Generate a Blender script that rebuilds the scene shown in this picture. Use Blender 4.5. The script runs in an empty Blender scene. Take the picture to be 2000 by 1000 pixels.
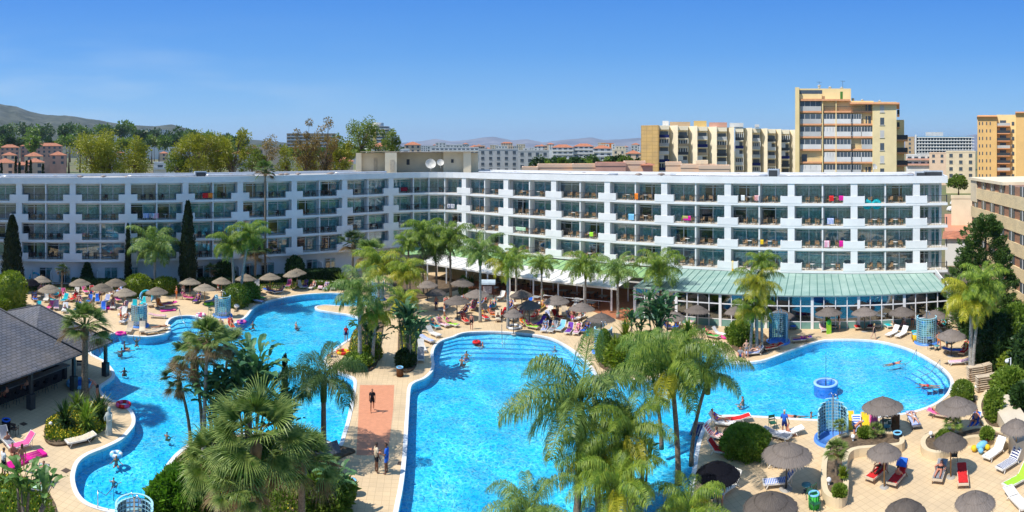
import bpy, math, random
from math import sin, cos, pi, radians, atan2, sqrt, hypot
from mathutils import Vector, Matrix, noise
from mathutils.geometry import tessellate_polygon
V = Vector
SC = bpy.context.scene
COL = SC.collection
rnd = random.Random(7)
# ---------------------------------------------------------------- camera numbers (cylindrical panorama)
F = 1170.0; EYE = 19.0; Y0 = 292.0
def G(x, y, z=0.0):
    D = F * (EYE - z) / (y - Y0); t = (x - 1000) / F
    return V((D * sin(t), D * cos(t), z))
def AT(x, D, z=0.0):
    t = (x - 1000) / F
    return V((D * sin(t), D * cos(t), z))
def ZP(y, D): return EYE - D * (y - Y0) / F
# ---------------------------------------------------------------- mesh builder
class MB:
    def __init__(s): s.v = []; s.f = []; s.m = []; s.s = []
    def add(s, vs, fs, m=0, sm=False):
        b = len(s.v); s.v.extend([tuple(p) for p in vs])
        for f in fs:
            s.f.append(tuple(i + b for i in f)); s.m.append(m); s.s.append(sm)
    def hexa(s, p, m=0):   # p: 4 bottom, 4 top (ccw)
        s.add(p, [(3,2,1,0),(4,5,6,7),(0,1,5,4),(1,2,6,5),(2,3,7,6),(3,0,4,7)], m)
    def box(s, x0, x1, y0, y1, z0, z1, m=0, M=None):
        p = [V(q) for q in ((x0,y0,z0),(x1,y0,z0),(x1,y1,z0),(x0,y1,z0),(x0,y0,z1),(x1,y0,z1),(x1,y1,z1),(x0,y1,z1))]
        if M is not None: p = [M @ q for q in p]
        s.hexa(p, m)
    def tube(s, pts, rad, n=6, m=0, cap=True, sm=True):
        pts = [V(p) for p in pts]; k = len(pts)
        if not hasattr(rad, '__len__'): rad = [rad] * k
        vs = []
        for i, p in enumerate(pts):
            d = (pts[min(i+1,k-1)] - pts[max(i-1,0)])
            if d.length < 1e-6: d = V((0,0,1))
            d.normalize()
            a = V((1,0,0)) if abs(d.z) > .9 else V((0,0,1))
            u = d.cross(a).normalized(); w = d.cross(u)
            for j in range(n):
                t = 2*pi*j/n; vs.append(p + (u*cos(t) + w*sin(t)) * rad[i])
        fs = [(i*n+j, i*n+(j+1)%n, (i+1)*n+(j+1)%n, (i+1)*n+j) for i in range(k-1) for j in range(n)]
        if cap: fs += [tuple(range(n))[::-1], tuple(range((k-1)*n, k*n))]
        s.add(vs, fs, m, sm)
    def lathe(s, prof, n=16, c=(0,0,0), m=0, sm=True, cap=False, M=None):
        vs = []
        for r, z in prof:
            for j in range(n):
                t = 2*pi*j/n; vs.append(V((c[0]+r*cos(t), c[1]+r*sin(t), c[2]+z)))
        if M is not None: vs = [M @ q for q in vs]
        k = len(prof)
        fs = [(i*n+j, i*n+(j+1)%n, (i+1)*n+(j+1)%n, (i+1)*n+j) for i in range(k-1) for j in range(n)]
        if cap: fs += [tuple(range(n))[::-1], tuple(range((k-1)*n, k*n))]
        s.add(vs, fs, m, sm)
    def ball(s, c, r, n=10, m=0, sq=(1,1,1)):
        c = V(c); k = max(4, n//2); vs = []
        for i in range(k+1):
            a = -pi/2 + pi*i/k
            for j in range(n):
                t = 2*pi*j/n
                vs.append((c.x+r*sq[0]*cos(a)*cos(t), c.y+r*sq[1]*cos(a)*sin(t), c.z+r*sq[2]*sin(a)))
        s.add(vs, [(i*n+j, i*n+(j+1)%n, (i+1)*n+(j+1)%n, (i+1)*n+j) for i in range(k) for j in range(n)], m, True)
    def torus(s, c, R, r, n=24, k=8, m=0, M=None):
        vs = []
        for i in range(n):
            a = 2*pi*i/n
            for j in range(k):
                b = 2*pi*j/k; vs.append(V((c[0]+(R+r*cos(b))*cos(a), c[1]+(R+r*cos(b))*sin(a), c[2]+r*sin(b))))
        if M is not None: vs = [M @ q for q in vs]
        s.add(vs, [(i*k+j, ((i+1)%n)*k+j, ((i+1)%n)*k+(j+1)%k, i*k+(j+1)%k) for i in range(n) for j in range(k)], m, True)
    def poly(s, loops, z, m=0, up=True):
        ls = [[V((p[0], p[1], 0)) for p in l] for l in loops]
        tris = tessellate_polygon(ls); fl = [p for l in ls for p in l]
        vs = [V((p.x, p.y, z)) for p in fl]; fs = []
        for t in tris:
            a, b, c = (fl[i] for i in t)
            cr = (b-a).cross(c-a).z
            if abs(cr) < 1e-9: continue
            fs.append(tuple(t) if (cr > 0) == up else tuple(reversed(t)))
        s.add(vs, fs, m)
    def wall(s, loop, z0, z1, m=0, closed=True, flip=False):
        n = len(loop); vs = [(p[0],p[1],z0) for p in loop] + [(p[0],p[1],z1) for p in loop]
        fs = []
        for i in range(n if closed else n-1):
            j = (i+1) % n; q = (i, j, n+j, n+i); fs.append(q[::-1] if flip else q)
        s.add(vs, fs, m)
    def mesh(s, name, mats):
        me = bpy.data.meshes.new(name); me.from_pydata(s.v, [], s.f)
        if not isinstance(mats, (list, tuple)): mats = [mats]
        for q in mats: me.materials.append(q)
        me.polygons.foreach_set('material_index', s.m); me.polygons.foreach_set('use_smooth', s.s)
        me.update(); return me
KIDS = {}
def mk(name, me, parent=None, loc=None, rz=None):
    o = bpy.data.objects.new(name, me); COL.objects.link(o)
    if parent is not None: o.parent = parent; KIDS.setdefault(parent, []).append(o)
    if loc is not None: o.location = loc
    if rz is not None: o.rotation_euler[2] = rz
    return o
def part(name, mb, mats, parent, label=None):
    o = mk(name, mb.mesh(name, mats), parent)
    if label: o['label'] = label
    return o
def tag(o, label, cat, group=None):
    o['label'] = label; o['category'] = cat
    if group: o['group'] = group
    return o
def thing(name, label, cat, loc=(0,0,0), rz=0, group=None):
    return tag(mk(name, None, None, loc, rz), label, cat, group)
def struct(name, mb, mats, kind='structure'):
    o = mk(name, mb.mesh(name, mats)); o['kind'] = kind; return o
def dup(root, loc, rz=0, label=None, group=None, sc=1.0):
    r = root.copy(); COL.objects.link(r); r.location = loc; r.rotation_euler[2] = rz
    r.scale = (sc, sc, sc) if not hasattr(sc, '__len__') else sc
    if label: r['label'] = label
    if group: r['group'] = group
    for ch in KIDS.get(root, []):
        c = ch.copy(); COL.objects.link(c); c.parent = r; KIDS.setdefault(r, []).append(c)
        for g in KIDS.get(ch, []):
            d = g.copy(); COL.objects.link(d); d.parent = c; KIDS.setdefault(c, []).append(d)
    return r
class Proto:      # first call places the source itself, later calls copy it
    def __init__(s, root): s.root = root; s.used = False
    def put(s, loc, rz=0, label=None, group=None, sc=1.0):
        if not s.used:
            s.used = True; r = s.root; r.location = loc; r.rotation_euler[2] = rz
            r.scale = (sc,sc,sc) if not hasattr(sc, '__len__') else sc
            if label: r['label'] = label
            if group: r['group'] = group
            return r
        return dup(s.root, loc, rz, label, group, sc)
# ---------------------------------------------------------------- materials
def nt(name):
    m = bpy.data.materials.new(name); m.use_nodes = True; t = m.node_tree; t.nodes.clear()
    o = t.nodes.new('ShaderNodeOutputMaterial'); return m, t, o
def N(t, ty, **kw):
    n = t.nodes.new(ty)
    for k, v in kw.items():
        if hasattr(n, k): setattr(n, k, v)
    return n
def mixc(t, fac, a, b):
    n = t.nodes.new('ShaderNodeMix'); n.data_type = 'RGBA'
    L(t, fac, n.inputs[0]); L(t, a, n.inputs[6]); L(t, b, n.inputs[7]); return n.outputs[2]
def L(t, a, b):
    if isinstance(a, (int, float)): b.default_value = a
    elif isinstance(a, (tuple, list)): b.default_value = tuple(a) + ((1,) if len(a) == 3 else ())
    else: t.links.new(a, b)
def cs(c, k): return tuple(max(0, min(1, q*k)) for q in c)
def noise_fac(t, scale, det=4, rough=.55, lo=.35, hi=.65, coord='pos', vec=None):
    if vec is None:
        vec = N(t, 'ShaderNodeNewGeometry').outputs['Position'] if coord == 'pos' else N(t, 'ShaderNodeTexCoord').outputs['Object']
    n = N(t, 'ShaderNodeTexNoise'); L(t, vec, n.inputs['Vector']); n.inputs['Scale'].default_value = scale
    n.inputs['Detail'].default_value = det; n.inputs['Roughness'].default_value = rough
    r = N(t, 'ShaderNodeMapRange'); L(t, n.outputs[0], r.inputs[0]); r.inputs[1].default_value = lo; r.inputs[2].default_value = hi
    return r.outputs[0]
MATS = {}
def M(name, c, rough=.6, var=.12, scale=2.0, c2=None, spec=.3, metal=0, bump=0, bs=8, trans=0, rand=0.0, coord='pos', det=4):
    if name in MATS: return MATS[name]
    m, t, o = nt(name); p = N(t, 'ShaderNodeBsdfPrincipled')
    f = noise_fac(t, scale, det, coord=coord)
    col = mixc(t, f, cs(c, 1-var), c2 if c2 else cs(c, 1+var))
    if rand:
        oi = N(t, 'ShaderNodeObjectInfo'); h = N(t, 'ShaderNodeHueSaturation')
        r = N(t, 'ShaderNodeMapRange'); L(t, oi.outputs['Random'], r.inputs[0]); r.inputs[3].default_value = 1-rand; r.inputs[4].default_value = 1+rand
        L(t, r.outputs[0], h.inputs['Value']); L(t, col, h.inputs['Color']); col = h.outputs[0]
    L(t, col, p.inputs['Base Color']); p.inputs['Roughness'].default_value = rough
    p.inputs['Specular IOR Level'].default_value = spec; p.inputs['Metallic'].default_value = metal
    if bump:
        b = N(t, 'ShaderNodeBump'); b.inputs['Strength'].default_value = bump; b.inputs['Distance'].default_value = .02
        L(t, noise_fac(t, bs, 5, lo=0, hi=1), b.inputs['Height']); L(t, b.outputs[0], p.inputs['Normal'])
    out = p.outputs[0]
    if trans:
        tr = N(t, 'ShaderNodeBsdfTranslucent'); h = mixc(t, .5, col, cs((c[0]*1.3, c[1]*1.4, c[2]*.6), 1.5)); L(t, h, tr.inputs[0])
        mx = N(t, 'ShaderNodeMixShader'); mx.inputs[0].default_value = trans; L(t, out, mx.inputs[1]); L(t, tr.outputs[0], mx.inputs[2]); out = mx.outputs[0]
    L(t, out, o.inputs[0]); MATS[name] = m; return m
def leaf(name, c, c2, scale=3.2, rand=.18, trans=.3): return M('leaf_'+name, c, rough=.45, c2=c2, scale=scale, spec=.35, trans=trans, rand=rand, det=6)
def brickmat(name, c, mortar, bw, bh, ms=.02, rot=0, off=.5, var=.1, rough=.7, axis=None, c2=None, spec=.3):
    m, t, o = nt(name); p = N(t, 'ShaderNodeBsdfPrincipled'); g = N(t, 'ShaderNodeNewGeometry')
    mp = N(t, 'ShaderNodeMapping'); L(t, g.outputs['Position'], mp.inputs[0])
    if axis == 'wall':       # vertical wall: u along the wall, v up
        sx = N(t, 'ShaderNodeSeparateXYZ'); cx = N(t, 'ShaderNodeCombineXYZ'); mp.inputs['Rotation'].default_value = (0, 0, rot)
        L(t, mp.outputs[0], sx.inputs[0]); L(t, sx.outputs[0], cx.inputs[0]); L(t, sx.outputs[2], cx.inputs[1]); vec = cx.outputs[0]
    else: mp.inputs['Rotation'].default_value = (0, 0, rot); vec = mp.outputs[0]
    b = N(t, 'ShaderNodeTexBrick'); L(t, vec, b.inputs['Vector']); b.offset = off
    b.inputs['Scale'].default_value = 1; b.inputs['Brick Width'].default_value = bw; b.inputs['Row Height'].default_value = bh
    b.inputs['Mortar Size'].default_value = ms; b.inputs['Color1'].default_value = cs(c, 1-var)+(1,); b.inputs['Color2'].default_value = (c2 or cs(c, 1+var))+(1,)
    b.inputs['Mortar'].default_value = mortar+(1,)
    col = mixc(t, noise_fac(t, .45, 6, lo=.42, hi=.7), b.outputs[0], mixc(t, .28, b.outputs[0], (.25,.2,.15)))
    L(t, col, p.inputs['Base Color']); p.inputs['Roughness'].default_value = rough; p.inputs['Specular IOR Level'].default_value = spec
    L(t, p.outputs[0], o.inputs[0]); MATS[name] = m; return m
def glassmat(name, tint, refl=.25, rough=.02):
    m, t, o = nt(name); tr = N(t, 'ShaderNodeBsdfTransparent'); L(t, tint, tr.inputs[0]); gl = N(t, 'ShaderNodeBsdfGlossy')
    gl.inputs['Roughness'].default_value = rough; fr = N(t, 'ShaderNodeFresnel'); fr.inputs[0].default_value = 1.5
    a = N(t, 'ShaderNodeMath', operation='ADD'); L(t, fr.outputs[0], a.inputs[0]); a.inputs[1].default_value = refl
    mx = N(t, 'ShaderNodeMixShader'); L(t, a.outputs[0], mx.inputs[0]); L(t, tr.outputs[0], mx.inputs[1]); L(t, gl.outputs[0], mx.inputs[2])
    L(t, mx.outputs[0], o.inputs[0]); MATS[name] = m; return m

WHITE = M('white_render', (.78,.78,.77), var=.07, scale=.5, c2=(.80,.80,.79), rough=.75)
WHITE2 = M('white_metal', (.8,.8,.8), var=.03, rough=.4)
FRAME = M('aluminium_frame', (.62,.64,.64), var=.05, rough=.35)
CONC = M('roof_membrane', (.42,.40,.37), var=.2, scale=.6)
BEIGE = M('beige_render', (.80,.68,.47), var=.08, scale=.5, rough=.8)
DARKM = M('dark_metal', (.05,.055,.06), rough=.4)
STEEL = M('stainless_steel', (.6,.62,.65), rough=.25, metal=.9)
ROOM = M('room_shade_paint', (.035,.04,.045), rough=.8)  # near-black colour stands in for the shade of unlit rooms
CURT = M('teal_curtain', (.44,.86,.79), var=.25, scale=3, rough=.8)
CURTW = M('pale_curtain', (.45,.47,.48), var=.12, scale=3, rough=.8)
GLASS = glassmat('window_glass', (.93,.98,.98), .07)
GLASSD = glassmat('restaurant_glass', (.38,.52,.62), .16)
WICK = M('tan_wicker', (.36,.24,.13), var=.3, scale=30)
TILE = brickmat('deck_tile', (.67,.50,.30), (.50,.36,.21), .42, .42, .012, rot=radians(-8), off=0, var=.035)
COPE = brickmat('coping_tile', (.76,.78,.78), (.62,.68,.72), .3, .3, .012, off=0, var=.04)
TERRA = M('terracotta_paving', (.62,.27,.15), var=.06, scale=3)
BARK = M('palm_bark', (.22,.17,.12), var=.35, scale=9, bump=.6, rough=.9)
BARKG = M('grey_palm_bark', (.34,.31,.27), var=.3, scale=7, bump=.4, rough=.9)
WOOD = M('tree_bark', (.16,.11,.07), var=.35, scale=4, bump=.5, rough=.9)
POLEW = M('wood_pole', (.42,.24,.09), var=.15, scale=5)
SOIL = M('planter_soil', (.13,.09,.055), var=.35, scale=5, rough=.95)
# ---------------------------------------------------------------- world, sun, camera
SUN_EL = radians(56); SUN_DIR = V((-.93, -.36, 0)).normalized()
w = bpy.data.worlds.new("World"); SC.world = w; w.use_nodes = True; t = w.node_tree
bg = t.nodes['Background']; sky = t.nodes.new('ShaderNodeTexSky'); sky.sky_type = 'NISHITA'; sky.sun_disc = False
sky.sun_elevation = SUN_EL; sky.sun_rotation = atan2(SUN_DIR.x, SUN_DIR.y); sky.air_density = 1.0; sky.dust_density = 0.0; sky.ozone_density = 4.0; sky.altitude = 0
hs = t.nodes.new('ShaderNodeHueSaturation'); hs.inputs['Saturation'].default_value = 1.0
wb = t.nodes.new('ShaderNodeMix'); wb.data_type = 'RGBA'; wb.inputs[0].default_value = .9
tcw = t.nodes.new('ShaderNodeTexCoord'); sxw = t.nodes.new('ShaderNodeSeparateXYZ'); t.links.new(tcw.outputs['Generated'], sxw.inputs[0])
mrw = t.nodes.new('ShaderNodeMapRange'); mrw.inputs[1].default_value = -.25; mrw.inputs[2].default_value = .35; t.links.new(sxw.outputs[0], mrw.inputs[0])
crw = t.nodes.new('ShaderNodeValToRGB'); el_ = crw.color_ramp.elements; K_ = 4.7
el_[0].position = 0; el_[0].color = (.31*K_,.57*K_,.86*K_,1); el_[1].position = 1; el_[1].color = (.22*K_,.38*K_,.64*K_,1)
for ps_, c_ in ((.07,(.175,.45,.82)),(.16,(.075,.32,.79)),(.26,(.03,.23,.75)),(.5,(.12,.30,.66))): e_ = el_.new(ps_); e_.color = (c_[0]*K_, c_[1]*K_, c_[2]*K_, 1)
t.links.new(sxw.outputs[2], crw.inputs[0]); t.links.new(sky.outputs[0], wb.inputs[6]); 
mpw = t.nodes.new('ShaderNodeMapping'); mpw.inputs['Scale'].default_value = (1.2,1.2,7); t.links.new(tcw.outputs['Generated'], mpw.inputs[0]); nzw = t.nodes.new('ShaderNodeTexNoise'); nzw.inputs['Scale'].default_value = 3.2; nzw.inputs['Detail'].default_value = 6; t.links.new(mpw.outputs[0], nzw.inputs['Vector'])
def mr(src, a, b, c=0, d=1):
    r = t.nodes.new('ShaderNodeMapRange'); t.links.new(src, r.inputs[0]); r.inputs[1].default_value = a; r.inputs[2].default_value = b; r.inputs[3].default_value = c; r.inputs[4].default_value = d; return r.outputs[0]
def mul(a, b):
    m_ = t.nodes.new('ShaderNodeMath'); m_.operation = 'MULTIPLY'; t.links.new(a, m_.inputs[0]); t.links.new(b, m_.inputs[1]) if not isinstance(b, float) else setattr(m_.inputs[1], 'default_value', b); return m_.outputs[0]
cl_ = mul(mul(mr(nzw.outputs[0], .42, .75), mr(sxw.outputs[0], -.15, -.55)), mul(mr(sxw.outputs[2], .22, .12), mr(sxw.outputs[2], .0, .06)))
cm_ = t.nodes.new('ShaderNodeMix'); cm_.data_type = 'RGBA'; t.links.new(mul(cl_, .4), cm_.inputs[0]); t.links.new(crw.outputs[0], cm_.inputs[6]); cm_.inputs[7].default_value = (.52*K_,.66*K_,.82*K_,1); t.links.new(cm_.outputs[2], wb.inputs[7]); t.links.new(wb.outputs[2], hs.inputs['Color']); t.links.new(hs.outputs[0], bg.inputs[0]); bg.inputs[1].default_value = .15
sd = bpy.data.lights.new('sun', 'SUN'); sd.energy = 3.7; sd.angle = radians(.5); sd.color = (1, .95, .87)
so = bpy.data.objects.new('sun', sd); COL.objects.link(so)
sv = SUN_DIR * cos(SUN_EL) + V((0,0,sin(SUN_EL))); so.rotation_euler = sv.to_track_quat('Z', 'Y').to_euler(); so.location = (-30,-10,60)
SC.view_settings.view_transform = 'Standard'; SC.view_settings.look = 'None'; SC.view_settings.exposure = .58; SC.view_settings.gamma = 1
SC.render.engine = 'CYCLES'; SC.cycles.max_bounces = 6; SC.cycles.transparent_max_bounces = 12; SC.cycles.diffuse_bounces = 4
SC.cycles.glossy_bounces = 3; SC.cycles.use_denoising = True; SC.cycles.caustics_reflective = False; SC.cycles.caustics_refractive = False
cd = bpy.data.cameras.new('camera'); cam = bpy.data.objects.new('camera', cd); COL.objects.link(cam); SC.camera = cam
cd.type = 'PANO'; cd.panorama_type = 'CENTRAL_CYLINDRICAL'
cd.central_cylindrical_range_u_min = -1000/F; cd.central_cylindrical_range_u_max = 1000/F
cd.central_cylindrical_range_v_min = -(1000-Y0)/F; cd.central_cylindrical_range_v_max = Y0/F; cd.central_cylindrical_radius = 1
cd.clip_end = 60000; cd.clip_start = .1; cam.location = (0,0,EYE); cam.rotation_euler = (pi/2, 0, 0)
# ---------------------------------------------------------------- outlines of the pools (ground points)
def crom(pts, k=5):
    n = len(pts); out = []
    for i in range(n):
        a, b, c, d = pts[i-1], pts[i], pts[(i+1)%n], pts[(i+2)%n]
        for j in range(k):
            u = j/k; out.append(.5*((2*b) + (c-a)*u + (2*a-5*b+4*c-d)*u*u + (3*b-a-3*c+d)*u**3))
    return out
def area(l): return sum(l[i-1].x*l[i].y - l[i].x*l[i-1].y for i in range(len(l)))/2
def offs(l, d):   # outward offset of a ccw loop
    o = []
    n = len(l)
    for i in range(n):
        e = (l[(i+1)%n] - l[i-1]); nn = V((e.y, -e.x, 0))
        if nn.length < 1e-6: nn = V((1,0,0))
        o.append(l[i] + nn.normalized()*d)
    return o
PA = [(656,573),(620,573.6),(590,576),(570,579),(544,584),(520,590),(500,598),(490,608),(484,616),(474,624),(460,631),(440,636),(420,636),(408,632),(400,626),
      (380,618),(360,617),(340,620),(329,628),(328,637),(334,645),(320,653),(290,658),(260,657),(240,654),(225,651),(205,658),(190,670),(177,688),(190,698),(204,705),(219,720),(224,734),
      (212,745),(196,757),(203,771),(218,781),(240,789),(256,801),(263,814),(263,828),(255,841),(237,859),(205,875),(173,888),(154,903),(146,924),(146,943),(154,965),
      (170,981),(195,991),(226,997),(258,994),(283,981),(299,962),(310,936),(321,915),(339,891),(358,875),(380,862),(430,851),(500,846),(560,846),(606,852),(640,861),(657,870),(664,866),(669,850),
      (678,820),(687,777),(691,745),(680,735),(655,726),(636,714),(633,702),(642,693),(655,681),(670,670),(686,660),(703,650),(711,636),(700,622),(680,615),(660,612),(640,609),
      (624,606.5),(616,603),(616,599),(626,596.3),(640,595.6),(660,597),(686,598),(712,598),(730,591),(722,582),(695,576)]
PB = [(1000,650),(960,648),(920,649),(900,652),(886,658),(866,664),(854,672),(847,684),(846,698),(848,712),(844,726),(830,739),(811,747),(802,757),(799,790),(796,840),(793,892),(787,946),(777,1000),(766,1062),
      (900,1085),(1100,1090),(1290,1080),(1338,1000),(1351,930),(1358,886),(1365,856),(1377,829),(1395,815),(1425,811),(1500,814),(1560,818),(1610,820),(1650,820),(1740,811),
      (1785,803),(1815,793),(1836,781),(1851,766),(1857,748),(1851,733),(1836,718),(1818,706),(1790,690),(1760,678),(1730,670),(1700,665.5),(1660,663.5),(1625,664),
      (1600,667),(1568,677),(1532,690),(1496,703),(1465,708),(1438,708),(1421,702),(1409,688),(1396,676),(1380,672),(1360,676),(1340,690),(1325,712),(1300,732),(1270,743),(1238,743),(1205,736),
      (1185,738),(1174,744),(1166,738),(1154,720),(1142,704),(1130,694),(1110,680),(1090,668),(1070,660),(1040,654)]
def loop(px):
    l = crom([G(*p) for p in px])
    return l if area(l) > 0 else l[::-1]
LA, LB = loop(PA), loop(PB)
# pool floor and walls
DEPTH = .8
def watermat():
    m, t, o = nt('pool_water'); g = N(t, 'ShaderNodeNewGeometry')
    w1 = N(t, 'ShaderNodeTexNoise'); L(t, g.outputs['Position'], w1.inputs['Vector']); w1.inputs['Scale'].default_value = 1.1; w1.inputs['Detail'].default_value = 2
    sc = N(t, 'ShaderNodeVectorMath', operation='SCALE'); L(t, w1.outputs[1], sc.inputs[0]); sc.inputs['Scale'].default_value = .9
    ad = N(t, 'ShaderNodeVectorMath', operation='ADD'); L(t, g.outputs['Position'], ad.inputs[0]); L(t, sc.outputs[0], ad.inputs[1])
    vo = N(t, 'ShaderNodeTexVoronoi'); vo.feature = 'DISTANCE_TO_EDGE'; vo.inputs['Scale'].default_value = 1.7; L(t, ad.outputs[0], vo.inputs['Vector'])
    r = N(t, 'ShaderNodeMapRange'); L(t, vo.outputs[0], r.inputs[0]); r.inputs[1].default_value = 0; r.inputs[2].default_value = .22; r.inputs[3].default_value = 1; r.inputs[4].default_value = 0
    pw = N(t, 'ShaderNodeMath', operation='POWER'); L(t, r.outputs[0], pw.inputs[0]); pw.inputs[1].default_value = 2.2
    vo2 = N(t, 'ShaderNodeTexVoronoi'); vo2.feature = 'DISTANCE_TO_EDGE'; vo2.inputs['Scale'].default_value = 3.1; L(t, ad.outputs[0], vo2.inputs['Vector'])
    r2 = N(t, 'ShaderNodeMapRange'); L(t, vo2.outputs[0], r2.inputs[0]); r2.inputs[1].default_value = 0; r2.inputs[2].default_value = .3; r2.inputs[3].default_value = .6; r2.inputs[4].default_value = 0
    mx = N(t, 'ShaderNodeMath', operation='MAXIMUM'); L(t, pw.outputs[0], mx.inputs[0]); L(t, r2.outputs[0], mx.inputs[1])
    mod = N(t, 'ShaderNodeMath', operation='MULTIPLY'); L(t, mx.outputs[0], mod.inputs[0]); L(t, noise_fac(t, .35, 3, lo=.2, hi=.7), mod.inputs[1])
    col = mixc(t, mod.outputs[0], (.13,.78,.98), (2.5,1.5,1.2)); tr = N(t, 'ShaderNodeBsdfTransparent'); L(t, col, tr.inputs[0])  # bright veins in the tint imitate caustic light and sparkle
    gl = N(t, 'ShaderNodeBsdfGlossy'); gl.inputs['Roughness'].default_value = .08
    bn = N(t, 'ShaderNodeTexNoise'); L(t, g.outputs['Position'], bn.inputs['Vector']); bn.inputs['Scale'].default_value = 3.2; bn.inputs['Detail'].default_value = 4; bn.inputs['Distortion'].default_value = .6
    b = N(t, 'ShaderNodeBump'); b.inputs['Strength'].default_value = .9; b.inputs['Distance'].default_value = .12; L(t, bn.outputs[0], b.inputs['Height']); L(t, b.outputs[0], gl.inputs['Normal'])
    fr = N(t, 'ShaderNodeFresnel'); fr.inputs[0].default_value = 1.33; L(t, b.outputs[0], fr.inputs['Normal'])
    ms = N(t, 'ShaderNodeMixShader'); L(t, fr.outputs[0], ms.inputs[0]); L(t, tr.outputs[0], ms.inputs[1]); L(t, gl.outputs[0], ms.inputs[2]); L(t, ms.outputs[0], o.inputs[0]); return m
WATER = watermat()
BASIN = brickmat('pool_mosaic', (.05,.62,.93), (.05,.54,.88), .25, .25, .01, off=0, var=.08, rough=.5)
STEPM = M('pool_step', (.10,.60,.86), var=.05)
NOSE = M('step_nosing', (.02,.22,.62), var=.05)
basin = MB()
for l in (LA, LB):
    basin.poly([l], -DEPTH); basin.wall(l, -DEPTH, .0, flip=True)
struct('pool_basin', basin, BASIN)
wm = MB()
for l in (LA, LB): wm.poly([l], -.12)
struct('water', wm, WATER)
cp = MB()
for l in (LA, LB):
    a, b = offs(l, -.03), offs(l, .24); n = len(l)
    vs = [(p.x,p.y,.035) for p in a] + [(p.x,p.y,.035) for p in b] + [(p.x,p.y,-.16) for p in a] + [(p.x,p.y,-.02) for p in b]
    fs = []
    for i in range(n):
        j = (i+1) % n; fs += [(i, n+i, n+j, j), (2*n+i, i, j, 2*n+j), (n+i, 3*n+i, 3*n+j, n+j)]
    cp.add(vs, fs)
struct('pool_coping', cp, COPE)
deckpx = [AT(-120,100), AT(845,125), AT(2060,100), AT(2150,24), AT(1000,10), AT(-150,20)]
dk = MB(); dk.poly([deckpx, LA[::-1], LB[::-1]], 0)
struct('pool_deck', dk, TILE)
GR = M('dry_ground', (.27,.22,.13), var=.35, scale=.02, c2=(.14,.17,.06), rough=.95)
gm = MB(); R_ = 14000
gm.poly([[V((-R_,-200,0)), V((R_,-200,0)), V((R_,R_,0)), V((-R_,R_,0))], deckpx[::-1]], -.004)
struct('ground', gm, GR)
# terracotta strips in the paving
st = MB(); st.poly([[G(703,752),G(770,752),G(768,800),G(757,889),G(696,889)]], .004)
struct('terracotta_path', st, TERRA)
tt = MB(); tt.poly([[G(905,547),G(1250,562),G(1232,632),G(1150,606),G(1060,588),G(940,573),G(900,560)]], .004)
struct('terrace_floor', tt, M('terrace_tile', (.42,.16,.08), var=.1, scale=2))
# entry steps under water: bands below the far rim, each one lower than the one before
def steps(rows, depth0=-.18, d=.10):
    for k, (r0, r1) in enumerate(zip(rows[:-1], rows[1:])):
        m_ = MB(); z = depth0 - d*k
        a = [G(*p) for p in r0]; b = [G(*p) for p in r1]
        for p in a+b: p.z = z
        n = len(a); m_.add(a+b, [(i+1, i, n+i, n+i+1) for i in range(n-1)])
        c = [V((p.x,p.y,-DEPTH)) for p in b]; m_.add(b+c, [(i+1, i, n+i, n+i+1) for i in range(n-1)])
        e = [p + V((0,0,.004)) for p in b]; f = [p + (q-p).normalized()*.16 + V((0,0,.004)) for p, q in zip(b, a)]
        m_.add(f+e, [(i+1, i, n+i, n+i+1) for i in range(n-1)], 1)
        o = struct('pool_step', m_, [STEPM, NOSE])
rb = [[(868+ -k*2, 664+k*5), (900-k*4, 655+k*6), (960, 650+k*7.5), (1020, 653+k*7.2), (1070+k*6, 662+k*5.2), (1088+k*7, 668+k*5)] for k in range(6)]
steps(rb)
rl = [[(331,634+k*4),(345+k*1,622+k*7),(362,619+k*7.5),(380,621+k*7),(396-k*1,628+k*5)] for k in range(5)]
steps(rl)
rr = [[(1855-k*11,752+k*.5),(1848-k*12,734+k*3),(1832-k*12,718+k*4.2),(1814-k*12,706+k*5)] for k in range(5)]
steps(rr)

# ---------------------------------------------------------------- the hotel: one path along the balcony edge of both wings
UL = V((.7763,.6304,0)); UR = V((.823,-.568,0)); CN = V((-13,97.8,0))
path = [CN - UL*92]
for s_ in (60, 30, 12): path.append(CN - UL*s_)
A_, B_ = CN - UL*8, CN + UR*6
for i in range(9):
    u = i/8; path.append((1-u)**2*A_ + 2*u*(1-u)*CN + u*u*B_)
path += [CN + UR*12, CN + UR*40, CN + UR*75.3]
cum = [0]
for a, b in zip(path[:-1], path[1:]): cum.append(cum[-1] + (b-a).length)
SE = cum[-1]
def W(s, off, z):
    s = max(0, min(SE, s)); i = 0
    while i < len(cum)-2 and cum[i+1] < s: i += 1
    u = (s-cum[i])/(cum[i+1]-cum[i]); p = path[i].lerp(path[i+1], u)
    def nrm(k):
        a = path[max(0,k-1)]; b = path[min(len(path)-1,k+1)]
        if k <= 4: a, b = path[0], path[1]
        if k >= 12: a, b = path[-2], path[-1]
        d = (b-a).normalized(); return V((d.y, -d.x, 0))
    nn = nrm(i).lerp(nrm(i+1), u).normalized()
    q = p + nn*off; return V((q.x, q.y, z + .0068*p.x))
def s_at(px):
    t = (px-1000)/F; best = None
    lo, hi = 0, SE
    for _ in range(40):
        mid = (lo+hi)/2; q = W(mid, 0, 0)
        if atan2(q.x, q.y) < t: lo = mid
        else: hi = mid
    return (lo+hi)/2
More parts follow.
